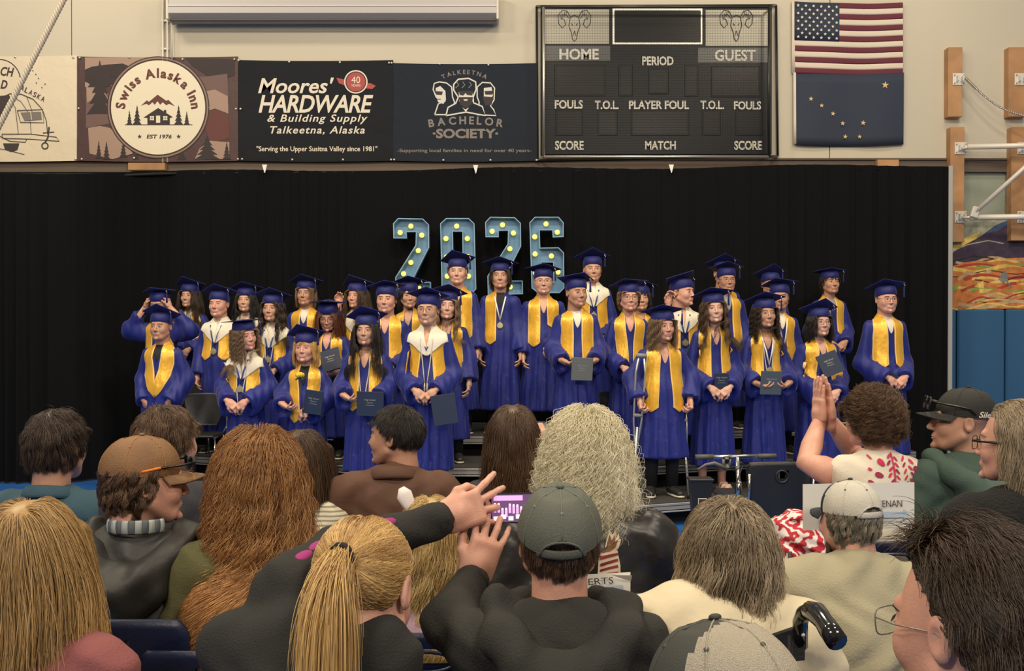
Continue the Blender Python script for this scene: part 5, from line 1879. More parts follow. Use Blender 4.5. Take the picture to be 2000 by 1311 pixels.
def sitter(label, px, py, d, face_to=0.0, head=(0, 0, 0), kind='f', sk='warm', hs=1.04, lean=(0, .02), w_=1.0, mats=None, arms=(None, None), hairs=None, seed=1, hres=.0048, sleeve='long', hood=False, collar=False,
           faces=None, sho=None, fold=.006, ry=1.35, chair=True, bodyextra=None, long_=0.0, gr='seated audience members', sx_=None, arm_r=1.0, cuff=None, belly=0.0, top_name='top'):
    p = at(px, py, d)
    rz = PI + face_to
    R = Matrix.Rotation(rz, 4, 'Z')
    off = R @ Vector((lean[0], lean[1], 0))
    loc = Vector((p.x - off.x, p.y - off.y, 0))
    root = thing('person', label, 'person', loc, rz, gr)
    M = Matrix.Translation(loc) @ R
    Mi = M.inverted()
    hc = Mi @ p
    X = Matrix.Translation(hc) @ Euler((head[1], head[2], head[0]), 'XYZ').to_matrix().to_4x4() @ Matrix.Scale(hs, 4)
    S = Vector((hc.x * .9, hc.y + .05, hc.z - .185 * hs)) if sho is None else Mi @ at(*sho)
    hw = .165 * w_ if sx_ is None else sx_
    hips = Vector((0, .02, .53))
    # garment primitives
    mid = S.lerp(hips, .5) + Vector((0, .03 + belly * .3, 0))
    tor = [('c', S + Vector((0, .0, -.10)), mid, .150 * w_, .150 * w_ + belly * .2, .04, (1, ry, 1)), ('c', mid, hips, .150 * w_ + belly * .2, .175 * w_ + belly * .2, .06, (1, ry * .9, 1)),
           ('c', S + Vector((-hw * .82, 0, -.018)), S + Vector((hw * .82, 0, -.018)), .064, .064, .06), ('c', S.lerp(X @ Vector((0, .045, -.17)), .62), S + Vector((0, .0, -.07)), .066, .115, .05, (1, 1.05, 1))]
    B = Body()
    V, F = head_tpl(kind, hres)
    B.add(V, F, X)
    nb = X @ Vector((0, .045, -.17))
    B.add(*tube([nb, S + Vector((0, .0, .02)), S + Vector((0, .02, -.15)), mid, hips], [.050 * hs, .052, .07, .08, .08], 12))
    armp = []
    for s, an in zip((1, -1), arms):        # first entry: image-left arm (local +x when facing the stage)
        sh = S + Vector((s * hw, 0, -.035))
        if an is None:
            el = S + Vector((s * (hw + .075), .0, -.29))
            wr = Vector((s * .12, el.y - .26, max(.60, el.z - .06)))
            fd, pn, pose = (-s * .4, -1, -.3), (0, .2, -1), 'relax'
        else:
            el, wr = Mi @ at(*an[0]), Mi @ at(*an[1])
            fd, pn = R.to_3x3().inverted() @ Vector(an[2]), R.to_3x3().inverted() @ Vector(an[3])
            pose = an[4]
            if len(an) > 5:
                sh = Mi @ at(*an[5])
        B_r = .046 * arm_r
        B.add(*tube([sh, sh.lerp(el, .5), el, el.lerp(wr, .4), wr], [B_r * 1.1, B_r * 1.08, B_r * .88, B_r * .86, .0265], 14))
        hv, hf = hand_tpl(pose, .0036)
        B.add(hv, hf, basis(wr, fd, pn, -s) @ Matrix.Scale(1.04, 4))
        armp.append((s, sh, el, wr))
    B.build(skin(sk), root)
    pr = list(tor)
    for s, sh, el, wr in armp:
        if sleeve == 'long':
            pr += [('c', sh, el, .062 * w_, .056 * w_, .045), ('c', el, el.lerp(wr, .93), .054 * w_, .040, .03)]
        elif sleeve == 'short':
            pr += [('c', sh, sh.lerp(el, .92), .066 * w_, .080 * w_, .045)]
    te = prim_ev(pr)
    ph = seed * 2.1

    def tev(P):
        q = te(P)
        return q - fold * np.sin(P[:, 0] * 21 + P[:, 2] * 34 + 2.5 * np.sin(P[:, 2] * 17 + P[:, 0] * 9 + ph)) * (.35 + .65 * np.clip((S.z - .05 - P[:, 2]) * 4, 0, 1)) - fold * .5 * np.sin(P[:, 0] * 55 - P[:, 2] * 25 + 3 * np.sin(P[:, 2] * 31 + ph))
    lo, hi = bounds(pr, .03)
    V, F = surfnet(tev, lo, hi, .0125 if d < 2.6 else .0150)
    tm = mats['top']
    top = mesh_obj(top_name, V, F, tm, root)
    if sleeve == 'long':
        for s, sh, el, wr in armp:
            c = el.lerp(wr, .93)
            MB().tube([el.lerp(wr, .86), el.lerp(wr, .99)], [.0435, .0400], 14).build('cuff', mats.get('cuff', tm), top, True)
    if hood:
        pts = [S + Vector(v) for v in ((-.085, -.10, .035), (-.125, -.02, .045), (-.120, .08, .015), (-.065, .145, -.045), (0, .170, -.085), (.065, .145, -.045), (.120, .08, .015), (.125, -.02, .045), (.085, -.10, .035))]
        hp = [('c', pts[i], pts[i + 1], .040, .040, .03) for i in range(8)]
        hp += [('c', S + Vector((-.06, .10, -.05)), S + Vector((.06, .10, -.05)), .05, .05, .05), ('c', S + Vector((0, .13, -.09)), S + Vector((0, .155, -.20)), .060, .030, .06, (.75, 1.2, 1))]
        he = prim_ev(hp)
        V, F = surfnet(lambda P: smax(he(P), -sd_ell(P, np.array(S + Vector((0, .055, .075))), (.088, .090, .085)), .02) - .005 * np.sin(P[:, 0] * 30 + P[:, 2] * 55 + ph) - .003 * np.sin(P[:, 0] * 80 + P[:, 2] * 30), *bounds(hp, .03), .011)
        mesh_obj('hood', V, F, mats.get('hood', tm), top)
    if collar:
        cp = []
        for i in range(15):
            a = -.75 + (2 * PI - 1.64) * i / 14 + PI / 2 * 0
            a = PI * 1.5 + .45 + (2 * PI - .9) * i / 14
            cp.append((S.x + .088 * math.cos(a), S.y + .012 + .082 * math.sin(a), S.z + .040 + .022 * math.sin(a)))
        MB().tube(cp, .026, 10, 0, True, (.38, 1)).build('collar', mats.get('collar', tm), top, True)
    tr = mats.get('bottom') or mat('jeans_dark', (.02, .025, .04), .85)
    for s in (-1, 1):
        o = MB().tube([(s * .09, .02, .52), (s * .11, -.22, .535), (s * .12, -.43, .50), (s * .12, -.45, .30), (s * .12, -.42, .10)], [.10, .092, .070, .058, .048], 12).build('trouser_leg', tr, root, True)
        shoe(root, (s * .12, -.42, 0), BLKSHOE, 0)
    if hairs:
        hk = dict(hairs)
        dn = (X.to_3x3().inverted() @ Vector((0, 0, -1))).normalized()
        hair(root, X, hk.pop('col'), seed=seed, down=tuple(dn), **hk)
    if faces:
        face(root, X, kind, sk, faces.get('brow', 'brown'), faces.get('smile', 0), faces.get('glasses'))
    return dict(root=root, M=M, Mi=Mi, X=X, S=S, tev=tev, top=top, hc=hc, arms=armp)


def decal(s, polys, m, name, parent, px0, py0, d, off=.004):
    """flat print laid on the back of a garment. polys in photograph pixels around the depth d"""
    b = MB()
    for pl in polys:
        # densify the outline and add interior rings so that the print follows the cloth
        q = []
        for i in range(len(pl)):
            a_, b_ = np.array(pl[i], float), np.array(pl[(i + 1) % len(pl)], float)
            q += [a_, (a_ + b_) / 2]
        q = np.array(q)
        c = q.mean(0)
        rings = [q, c + (q - c) * .55]
        P = np.vstack(rings + [c[None]])
        W = [s['Mi'] @ at(x, y, d) for x, y in P]
        O = np.array([(v.x, .9, v.z) for v in W])
        Q, ok = cast(s['tev'], O, [(0, -1, 0)], 1.4)
        Q = Q + sd_normal(s['tev'], Q) * off
        n = len(q)
        F = [(i, (i + 1) % n, n + (i + 1) % n, n + i) for i in range(n)] + [(n + i, n + (i + 1) % n, 2 * n) for i in range(n)]
        if ok.all():
            b.add(Q, F)
    return b.build(name, m, parent, True) if b.V else None


def blob(cx, cy, a, b_, rot=0, n=12, tip=0):
    out = []
    for i in range(n):
        t = 2 * PI * i / n
        x, y = a * math.cos(t), b_ * math.sin(t) * (1 - tip * (math.cos(t) + 1) / 2)
        out.append((cx + x * math.cos(rot) - y * math.sin(rot), cy + x * math.sin(rot) + y * math.cos(rot)))
    return out


# ---- seats
NAVYC = mat('chair_navy', (.010, .018, .055), .4, bump=(120, .1))
BLKC = mat('chair_black', (.018, .019, .020), .42, bump=(120, .15))
CHR = mat('chrome', (.6, .58, .55), .18, 1.0)


def make_chair(name, label, m, loc, rz, group, kind='slot', h=.93):
    t = thing(name, label, 'chair', loc, rz, group)
    b = MB()
    nx, nz = 20, 18
    for lay in (0, 1):
        V = []
        for j in range(nz + 1):
            v = j / nz
            z0_ = .28 if kind == 'hole' else .52
            z = z0_ + (h - z0_) * v
            wd = .235 - (.02 * (1 - v) if kind == 'slot' else .10 * (1 - v) ** 1.4)
            cut = .03 * max(0, (v - .88) / .12) ** 2
            for i in range(nx + 1):
                u = -1 + 2 * i / nx
                V.append((u * (wd - cut), .235 + .055 * v - .045 * u * u + lay * .012, z - (.012 * u * u * v)))
        W_ = nx + 1
        F = []
        for j in range(nz):
            for i in range(nx):
                c = V[j * W_ + i]
                cx, cz = c[0] + .012, c[2]
                if kind == 'slot' and (cx / .085) ** 2 + ((cz - (h - .075)) / .024) ** 2 < 1:
                    continue
                if kind == 'hole' and (cx / .036) ** 2 + ((cz - (h - .10)) / .036) ** 2 < 1:
                    continue
                a = j * W_ + i
                f = (a, a + 1, a + W_ + 1, a + W_)
                F.append(f if lay == 0 else f[::-1])
        b.add(V, F)
    n0 = (nx + 1) * (nz + 1)
    F = []
    for j in range(nz):
        for i in (0, nx):
            a = j * W_ + i
            F.append((a, a + W_, n0 + a + W_, n0 + a))
    for i in range(nx):
        for j in (0, nz):
            a = j * W_ + i
            F.append((a, a + 1, n0 + a + 1, n0 + a))
    b.F += F
    b.M += [0] * len(F)
    bk = b.build('backrest', m, t, True)
    if kind == 'hole':
        pts = [(.040 * math.cos(2 * PI * k / 20), .296, h - .10 + .040 * math.sin(2 * PI * k / 20)) for k in range(21)]
        MB().tube(pts, .007, 6, 0, False).build('grip_hole_rim', m, bk, True)
    else:
        pts = [(.088 * math.cos(2 * PI * k / 24), .298, h - .075 + .027 * math.sin(2 * PI * k / 24)) for k in range(25)]
        MB().tube(pts, .005, 6, 0, False).build('slot_rim', m, bk, True)
    MB().box((0, .0, .445), (.44, .44, .022), 0, None, .01).build('seat', m, t, False)
    for s in (-1, 1):
        MB().tube([(s * .215, .29, .72), (s * .215, .25, .50), (s * .21, .10, .435), (s * .21, -.17, .43)], .010, 8).build('side_rail', CHR, t, True)
        MB().tube([(s * .21, -.15, .43), (s * .235, -.22, .0)], .010, 8).build('leg', CHR, t, True)
        MB().tube([(s * .21, .14, .43), (s * .235, .27, .0)], .010, 8).build('leg', CHR, t, True)
    return t


AUD = {}
M_ = dict
stripem = mat('sweater_striped', (.56, .50, .38), .9)
_nt = stripem.node_tree
_tc, _wv, _cr = _nt.nodes.new('ShaderNodeTexCoord'), _nt.nodes.new('ShaderNodeTexWave'), _nt.nodes.new('ShaderNodeValToRGB')
_wv.bands_direction = 'Z'
_wv.inputs['Scale'].default_value = 19
_wv.inputs['Distortion'].default_value = .6
_cr.color_ramp.interpolation = 'CONSTANT'
_cr.color_ramp.elements[0].color = (.62, .57, .44, 1)
_cr.color_ramp.elements[1].position = .66
_cr.color_ramp.elements[1].color = (.27, .25, .16, 1)
_nt.links.new(_tc.outputs['Object'], _wv.inputs['Vector'])
_nt.links.new(_wv.outputs['Fac'], _cr.inputs['Fac'])
_nt.links.new(_cr.outputs['Color'], _nt.nodes['Principled BSDF'].inputs['Base Color'])
K = 'audience'
tealm = mat('shirt_teal', (.035, .085, .115), .85, bump=(300, .3))
AUD['a1'] = sitter('man with tousled near-black hair in a dark teal collared shirt, far left', 112, 872, 3.9, 0, (-.12, 0, 0), 'm', 'tan', 1.14, w_=1.12, mats=M_(top=tealm), collar=True, seed=41,
                   hairs=dict(col='dark', n=9000, L=(.045, .075), r=.0007, S=7, lay=.010, clump=(160, .5), curl=(.003, .08), stiff=.88, g=.20, noise=.35, back=-.06, swirl=.3))
AUD['a2'] = sitter('man with wavy medium brown hair in a charcoal tee, behind the tan cap', 328, 862, 3.9, 0, (-.55, 0, 0), 'm', 'pink', 1.10, w_=1.1, mats=M_(top=mat('tee_charcoal', (.035, .035, .042), .9, bump=(300, .3))), seed=42, sleeve='short',
                   hairs=dict(col='cocoa', n=9000, L=(.06, .09), r=.0007, S=8, lay=.012, clump=(110, .6), curl=(.005, .09), stiff=.86, g=.25, noise=.3, back=-.06))
rainm = mat('rain_jacket_black', (.022, .022, .020), .55, bump=(30, .2, (1, 1, 1), .01))
a3 = sitter('young man in tan waxed cap turned aside, black hooded rain jacket', 286, 940, 2.95, 0, (-1.05, .05, 0), 'm', 'pink', 1.04, w_=1.12, mats=M_(top=rainm), hood=True, seed=43, hres=.0038, fold=.010,
            hairs=dict(col='cocoa', n=7000, L=(.06, .09), r=.0007, S=9, lay=.010, clump=(90, .7), curl=(.006, .055), lo=.35, back=-.075, g=.35), faces=M_(brow='brown', smile=.5))
AUD['a3'] = a3
tan = mat('cap_tan_canvas', (.20, .10, .038), .62, bump=(200, .25), var=(14, .15))
h3 = cap_hat(a3['root'], a3['X'] @ Matrix.Rotation(.0, 4, 'X'), tan, k=1.10, opening=False, seams=1.6)
glasses_obj(a3['root'], a3['X'] @ Matrix.Translation((0, -.012, .040)) @ Matrix.Rotation(-.10, 4, 'X'), (.012, .012, .012), .0035, name='sunglasses', lens=mat('lens_dark', (.01, .01, .012), .1))
MB().tube([(.084, -.02, .046), (.087, .030, .036)], .0042, 6).build('temple_tip', mat('temple_orange', (.75, .20, .02), .5), a3['root'], True, X=a3['X'])
MB().tube([(-.084, -.02, .046), (-.087, .030, .036)], .0042, 6).build('temple_tip', MATS['temple_orange'], a3['root'], True, X=a3['X'])
pc = []
for i in range(13):
    a = .2 + (PI - .4) * i / 12
    pc.append((a3['S'].x + .078 * math.cos(a), a3['S'].y + .02 + .070 * math.sin(a), a3['S'].z + .080 + .004 * math.sin(a)))
for i in range(12):
    MB().tube([pc[i], pc[i + 1]], .020, 8, 0, True, (.3, 1)).build('plaid_collar', mat('plaid_a', (.35, .38, .38), .85) if i % 2 else mat('plaid_b', (.10, .12, .13), .85), a3['root'], True)

AUD['a4'] = sitter('woman with very long straight blond hair in a dusty rose top, bottom left', 62, 1092, 2.3, 0, (-.1, 0, 0), 'f', 'pink', 1.10, w_=1.05, mats=M_(top=mat('sweater_rose', (.26, .085, .085), .9, bump=(300, .35))), seed=44, sx_=.19,
                   hairs=dict(col='blond', n=14000, L=(.46, .62), r=.00055, S=16, lay=.016, clump=(110, .45), curl=(.005, .22), part=0, stiff=.66, g=.36, fly=.025, noise=.05))
AUD['a5'] = sitter('girl with very long crimped copper hair in an olive jacket', 500, 942, 2.85, 0, (.75, .05, 0), 'f', 'pink', 1.06, w_=.95, mats=M_(top=mat('jacket_olive', (.10, .095, .035), .85, bump=(260, .3))), seed=45, hood=False,
                   hairs=dict(col='copper', n=15000, L=(.50, .72), r=.00055, S=34, lay=.040, clump=(170, .80), curl=(.0125, .072), stiff=.68, g=.32, fly=.03, noise=.05), faces=M_(brow='light'))
AUD['a6'] = sitter('girl with straight brown hair in a cream striped sweater', 594, 902, 4.0, 0, (-.35, 0, 0), 'f', 'warm', 1.04, w_=.86, mats=M_(top=stripem), seed=46,
                   hairs=dict(col='brown', n=9000, L=(.32, .42), r=.0006, S=14, lay=.012, clump=(80, .45), curl=(.003, .2), noise=.05))
bm_ = mat('shirt_brown', (.105, .048, .028), .8, bump=(12, .3, (1, 1, 1), .02))
AUD['a7'] = sitter('smiling man in profile with short black hair and a brown overshirt', 772, 852, 4.05, .05, (1.15, 0, 0), 'm', 'tan', 1.0, w_=1.18, mats=M_(top=bm_), collar=True, seed=47, hres=.0038, fold=.007,
                   hairs=dict(col='black', n=9000, L=(.028, .045), r=.0007, S=5, lay=.008, clump=(200, .3), curl=(0, 1), stiff=.9, g=.12, noise=.15, back=-.045, crown=(0, .06), front=.52, shell=1.01), faces=M_(brow='black', smile=1))
a8 = sitter('small girl with long pale wavy hair and a white scrunchie', 840, 1052, 2.95, 0, (.2, 0, 0), 'f', 'fair', .98, w_=.72, mats=M_(top=mat('shirt_lilac', (.42, .28, .36), .9)), seed=48,
            hairs=dict(col='palewave', n=9000, L=(.36, .46), r=.0006, S=22, lay=.016, clump=(80, .6), curl=(.008, .10), noise=.05))
AUD['a8'] = a8
blk = mat('sweatshirt_black', (.016, .016, .015), .9, bump=(260, .35))
a9 = sitter('girl in black sweatshirt bending forward, blond ponytail with a black tie', 712, 1152, 2.05, -.10, (-.12, .42, .05), 'f', 'pink', 1.18, lean=(-.06, -.32), w_=1.05, mats=M_(top=blk), seed=49, hres=.0046,
            sho=(590, 1250, 1.98), arms=(((655, 1085, 2.22), (868, 1012, 2.42), (1, .15, .32), (.1, 1, -.1), 'pinch', (555, 1150, 2.06)), ((740, 1400, 2.15), (820, 1430, 2.35), (1, .3, 0), (0, 0, -1), 'relax')),
            hairs=dict(col='ponyblond', n=12000, L=(.11, .17), r=.0006, S=12, lay=.006, clump=(160, .25), curl=(0, 1), target=((0, .118, .028), .55), stiff=.5, g=0.0, shell=1.01, back=-.07, fly=.0, temple=.1, noise=.03))
AUD['a9'] = a9


def tail(s, at_, col, n, L, d0, spread, g, seed, name='ponytail', r=.0019, S=14, curl=(0, 1), grav=None):
    rg = np.random.RandomState(seed)
    X = s['X']
    dn = np.array((X.to_3x3().inverted() @ Vector((0, 0, -1))).normalized())
    p = np.array(at_) + rg.normal(size=(n, 3)) * .008
    v = unit(np.array(d0, float) + rg.normal(size=(n, 3)) * spread)
    path = [p]
    Ln = L[0] + (L[1] - L[0]) * rg.rand(n)
    for k in range(S):
        v = unit(v + dn * g * (k + 1) / S * 2)
        p = p + v * (Ln / S)[:, None]
        path.append(p)
    path = np.stack(path, 1)
    t = np.linspace(0, 1, S + 1)
    rad = r * (.7 + .6 * rg.rand(n))[:, None] * (1 - .7 * t[None] ** 2)
    c0, c1 = [np.array(c) for c in HAIRC[col]]
    C = c0 + (c1 - c0) * np.clip(rg.rand(n)[:, None, None] * .8 + .3 * t[None, :, None], 0, 1)
    return strands(name, path, rad, C, X, s['root'])


tail(a9, (0, .120, .028), 'ponyblond', 5000, (.13, .24), (.05, .45, -.95), .20, .30, 5, r=.0006)
pts = [(.020 * math.cos(2 * PI * k / 16), .124 + .004 * math.sin(2 * PI * k / 16), .028 + .020 * math.sin(2 * PI * k / 16)) for k in range(17)]
MB().tube(pts, .0055, 8, 0, False).build('hair_tie', mat('tie_black', (.01, .01, .01), .8), a9['root'], True, X=a9['X'])
mag = mat('print_magenta', (.30, .02, .16), .8)
_s, _sh, _el, _wr = a9['arms'][0]
for k, (t_, u_) in enumerate(((.25, .35), (.55, .15), (.85, -.05), (1.15, .1), (1.4, .0))):
    q = _sh.lerp(_el, t_) if t_ <= 1 else _el.lerp(_wr, t_ - 1)
    ax = ((_el - _sh) if t_ <= 1 else (_wr - _el)).normalized()
    nn = Vector((0, .75 + u_, .75))
    nn = (nn - ax * nn.dot(ax)).normalized()
    bb_ = nn.cross(ax)
    Rm = Matrix((ax, bb_, nn)).transposed()
    MB().ell(tuple(q + nn * (.0565 if t_ <= 1 else .049)), (.030, .014, .007), 0, 10, 6, Rm.to_4x4()).build('sleeve_print', mag, a9['top'], True)

AUD['a10'] = sitter('woman with straight dark brown hair to the shoulder blades, black blazer', 1003, 858, 3.9, 0, (-.1, 0, 0), 'f', 'warm', 1.08, w_=.95, mats=M_(top=mat('blazer_black', (.010, .012, .018), .7)), seed=50,
                    arms=(None, ((1068, 950, 4.0), (1064, 885, 4.2), (-.25, .1, 1), (-.6, 1, 0), 'clasp')),
                    hairs=dict(col='cocoa', n=10000, L=(.28, .37), r=.0006, S=14, lay=.010, clump=(80, .45), curl=(.004, .14), noise=.05))
lea = mat('jersey_black_gloss', (.022, .021, .020), .38, bump=(7, .5, (1, 1, 1), .03))
a11 = sitter('man with wild frizzy white hair in a black jersey with an eagle flag patch', 1143, 895, 3.1, 0, (.05, 0, 0), 'm', 'pink', 1.10, w_=1.22, mats=M_(top=lea), seed=51, sleeve='short', fold=.008,
             arms=(None, ((1262, 1100, 3.15), (1272, 1160, 3.25), (-.5, 1, -.3), (0, 0, -1), 'relax')),
             hairs=dict(col='white', n=14000, L=(.13, .24), r=.00055, S=18, lay=.036, clump=(300, .45), curl=(.008, .038), stiff=.74, g=.24, noise=.30, fly=.12, crown=(0, .03)))
AUD['a11'] = a11
EC, EB, ER, EG = mat('patch_cream', (.62, .50, .36), .7), mat('patch_brown', (.17, .08, .03), .7), mat('patch_red', (.20, .02, .02), .7), mat('patch_gold', (.55, .40, .15), .6)
dd = 3.1
decal(a11, [[(1150, 1062), (1168, 1056), (1180, 1018), (1186, 1026), (1192, 1018), (1194, 1030), (1198, 1024), (1198, 1036), (1202, 1032), (1196, 1048), (1186, 1056)]], EC, 'patch_wing', a11['root'], 0, 0, dd, .004)
decal(a11, [[(1160, 1056), (1172, 1050), (1180, 1026), (1184, 1034), (1190, 1026), (1190, 1038), (1195, 1034), (1190, 1046), (1180, 1053)]], EB, 'patch_feathers', a11['root'], 0, 0, dd, .006)
decal(a11, [[(1158, 1062), (1194, 1051), (1199, 1080), (1198, 1104), (1155, 1112)]], EC, 'patch_flag', a11['root'], 0, 0, dd, .005)
for k in range(5):
    y = 1058 + k * 11.0
    decal(a11, [[(1160, y + 3), (1194, y - 2), (1195, y + 2.5), (1160, y + 8)]], ER, 'patch_stripe', a11['root'], 0, 0, dd, .007)
decal(a11, [blob(1163, 1113, 12, 8)], EG, 'patch_seal', a11['root'], 0, 0, dd, .008)
greyc = mat('cap_grey_cotton', (.105, .115, .095), .85, bump=(300, .3), var=(18, .08))
hoo = mat('hoodie_black', (.024, .024, .021), .92, bump=(240, .4))
a12 = sitter('man in a faded grey ball cap and black hoodie, centre bottom', 1092, 1054, 2.2, 0, (.0, -.12, 0), 'm', 'pink', 1.0, lean=(0, .0), w_=1.05, mats=M_(top=hoo), hood=True, seed=52, hres=.0040, fold=.006,
             arms=(((878, 1215, 2.28), (926, 1128, 2.42), (.38, .15, 1), (-.25, 1, .1), 'splay'), None),
             hairs=dict(col='cocoa', n=8000, L=(.030, .050), r=.0006, S=6, lay=.003, clump=(120, .4), curl=(0, 1), lo=.15, back=-.085, stiff=.92, g=.22))
AUD['a12'] = a12
cap_hat(a12['root'], a12['X'] @ Matrix.Rotation(-.10, 4, 'X'), greyc, k=1.115, drop=.002)
wr = a12['arms'][0][3]
el = a12['arms'][0][2]
c0_, c1_ = wr.lerp(el, .13), wr.lerp(el, .30)
wa = MB().tube([c0_, c1_], [.031, .034], 18, 0, True).build('watch_band', mat('rubber_black', (.015, .015, .016), .5), a12['root'], True)
AUD['a13'] = sitter('woman with layered ash blond bob in a cream cardigan', 1421, 1092, 2.35, 0, (.08, .05, 0), 'f', 'pink', 1.08, w_=1.30, sho=(1378, 1212, 2.28), mats=M_(top=mat('cardigan_cream', (.66, .58, .40), .9, bump=(14, .3, (1, 1, 1), .02))), seed=53, fold=.005,
                    hairs=dict(col='ash', n=14000, L=(.17, .24), r=.0006, S=16, lay=.020, clump=(150, .55), curl=(.006, .09), stiff=.70, g=.30, noise=.10, fly=.04, crown=(0, .05)))
meshw = mat('cap_white_mesh', (.66, .63, .54), .8, bump=(500, .6))
navc = mat('cap_navy_front', (.02, .025, .035), .8)
a14 = sitter('bearded man in a white mesh-back cap and pale khaki shirt', 1656, 1012, 3.05, -.05, (.42, .10, 0), 'm', 'pink', .90, w_=1.22, mats=M_(top=mat('shirt_khaki', (.36, .33, .22), .85, bump=(200, .3))), seed=54, fold=.010, belly=.10, hres=.004, sleeve='long',
             arms=(((1585, 1150, 3.0), (1545, 1158, 3.2), (-.6, .6, .1), (0, 0, -1), 'relax'), None),
             hairs=dict(col='grizzle', n=7000, L=(.05, .08), r=.0007, S=8, lay=.008, clump=(100, .6), curl=(.005, .06), lo=.25, back=-.085, g=.35))
AUD['a14'] = a14
cap_hat(a14['root'], a14['X'] @ Matrix.Rotation(-.05, 4, 'X'), navc, k=1.11, back=meshw)
# beard
rgb = np.random.RandomState(5)
nB, SB = 3500, 6
a_ = (rgb.rand(nB) - .5) * 2.6
P0 = np.stack([.066 * np.sin(a_), -.02 - .062 * np.cos(a_) + .01, -.055 - .05 * rgb.rand(nB) + .045 * (1 - np.cos(a_))], 1)
path = np.stack([P0 + np.stack([.012 * np.sin(a_), -.02 * np.cos(a_), -np.ones(nB)], 1) * t * (.05 + .05 * rgb.rand(nB))[:, None] + rgb.normal(size=(nB, 3)) * .003 * t for t in np.linspace(0, 1, SB)], 1)
strands('beard', path, np.full((nB, SB), .0010) * np.linspace(1, .4, SB)[None], np.array((.085, .06, .045))[None, None] * (.6 + .8 * rgb.rand(nB))[:, None, None], a14['X'], a14['root'])
tail_dark = mat('x_dark', (.02, .012, .008), .5)
a15 = sitter('man close to the camera with combed dark hair and thin rimless glasses', 1888, 1222, 1.56, 0, (.55, .10, 0), 'm', 'pink', 1.12, w_=1.15, mats=M_(top=mat('coat_dark', (.02, .02, .022), .9)), seed=55, hres=.0036,
             hairs=dict(col='dark', n=16000, L=(.09, .15), r=.00055, S=12, lay=.016, clump=(170, .5), curl=(.004, .10), flow=(.15, 1, .15), crown=(0, -.02), stiff=.88, g=.11, noise=.03, fly=.02, front=.62, back=-.07, temple=.22, shell=1.01), faces=M_(brow='dark'))
AUD['a15'] = a15
glasses_obj(a15['root'], a15['X'], (.25, .24, .22), .0011, name='glasses')
bc = mat('blouse_cream', (.72, .66, .54), .85, bump=(200, .2))
a16 = sitter('clapping woman with short curly dark hair in a sleeveless floral blouse', 1702, 816, 4.1, 0, (.45, 0, 0), 'f', 'pink', 1.03, w_=.92, mats=M_(top=bc), seed=56, sleeve='none', fold=.004, arm_r=1.12, hres=.004,
             arms=(((1576, 903, 4.18), (1600, 822, 4.32), (-.02, 0, 1), (1, .25, 0), 'flat'), ((1672, 892, 4.48), (1620, 818, 4.34), (-.10, .0, 1), (-1, -.2, 0), 'flat')),
             hairs=dict(col='cocoa', n=10000, L=(.06, .10), r=.0006, S=16, lay=.018, clump=(260, .65), curl=(.008, .028), stiff=.86, g=.16, noise=.4, fly=.1, back=-.085), faces=M_(brow='dark'))
AUD['a16'] = a16
fm, fm2 = mat('print_crimson', (.58, .03, .10), .8), mat('print_plum', (.30, .02, .08), .8)
vines = []
for sx, cx in ((1, 1742), (-1, 1712)):
    for k in range(6):
        y = 882 + k * 11
        vines.append(blob(cx + sx * (5 + 3 * (k % 2)), y, 6, 3, sx * .8, 8, .4))
        vines.append(blob(cx - sx * 7, y + 5, 6, 2.6, -sx * .9, 8, .4))
    vines.append([(cx - 1.5, 876), (cx + 1.5, 876), (cx + 2.5, 905), (cx + 1, 945), (cx - 2, 945), (cx - 1, 905)])
for x, y, a, b_, r in ((1690, 893, 8, 6, .8), (1683, 915, 8, 6, .3), (1696, 933, 6, 4, .2), (1751, 885, 6, 7, 0), (1757, 905, 5, 6, .2), (1668, 905, 4, 3, .3), (1672, 884, 5, 2, .8), (1668, 928, 6, 4, .5), (1753, 930, 5, 5, .3), (1720, 935, 7, 3, .2)):
    vines.append(blob(x, y, a, b_, r, 10, .35))
for k, v in enumerate(vines):
    decal(a16, [v], fm if k % 3 else fm2, 'flower_print', a16['top'], 0, 0, 4.15)
bcap = mat('cap_black', (.020, .020, .018), .8, bump=(300, .2))
grn = mat('hoodie_green', (.048, .085, .068), .85, bump=(200, .3))
a17 = sitter('man in a black ball cap with sunglasses on top and a faded green hoodie', 1876, 822, 4.1, .15, (1.2, -.05, 0), 'm', 'tan', 1.06, lean=(-.06, .0), w_=1.15, mats=M_(top=grn), hood=True, seed=57, fold=.007, hres=.004, faces=M_(brow='grizzle'))
AUD['a17'] = a17
hh = cap_hat(a17['root'], a17['X'] @ Matrix.Rotation(-.02, 4, 'X'), bcap, k=1.10, arch=.026)
glasses_obj(a17['root'], a17['X'] @ Matrix.Translation((0, -.004, .050)) @ Matrix.Rotation(-.12, 4, 'X') @ Matrix.Scale(1.13, 4), (.012, .012, .012), .0035, name='sunglasses', lens=MATS['lens_dark'])
V, F = text_mesh('Silent Salt', .030, .0006, .25)
ang = V[:, 0] / .088
Vt = np.stack([.094 * np.sin(-ang), .018 + .112 * np.cos(ang), V[:, 1] + .034], 1)
mesh_obj('cap_lettering', xf(Vt[:, :] * np.array((1, 1, 1)), a17['X'] @ Matrix.Rotation(PI * 0 - .75, 4, 'Z')), F, WPR, a17['root'], False)
a18 = sitter('woman with streaked greying blond hair and chunky black glasses, right edge', 1984, 866, 3.2, 0, (.85, 0, 0), 'f', 'pink', 1.07, w_=1.12, mats=M_(top=mat('fleece_black', (.010, .010, .010), .98, bump=(120, .9))), seed=58, hres=.004,
             hairs=dict(col='ash', n=9000, L=(.17, .25), r=.0006, S=14, lay=.012, clump=(110, .55), curl=(.005, .10), crown=(0, -.02), flow=(0, .8, 0), noise=.06, temple=.1), faces=M_(brow='light', glasses=(.012, .012, .012)))
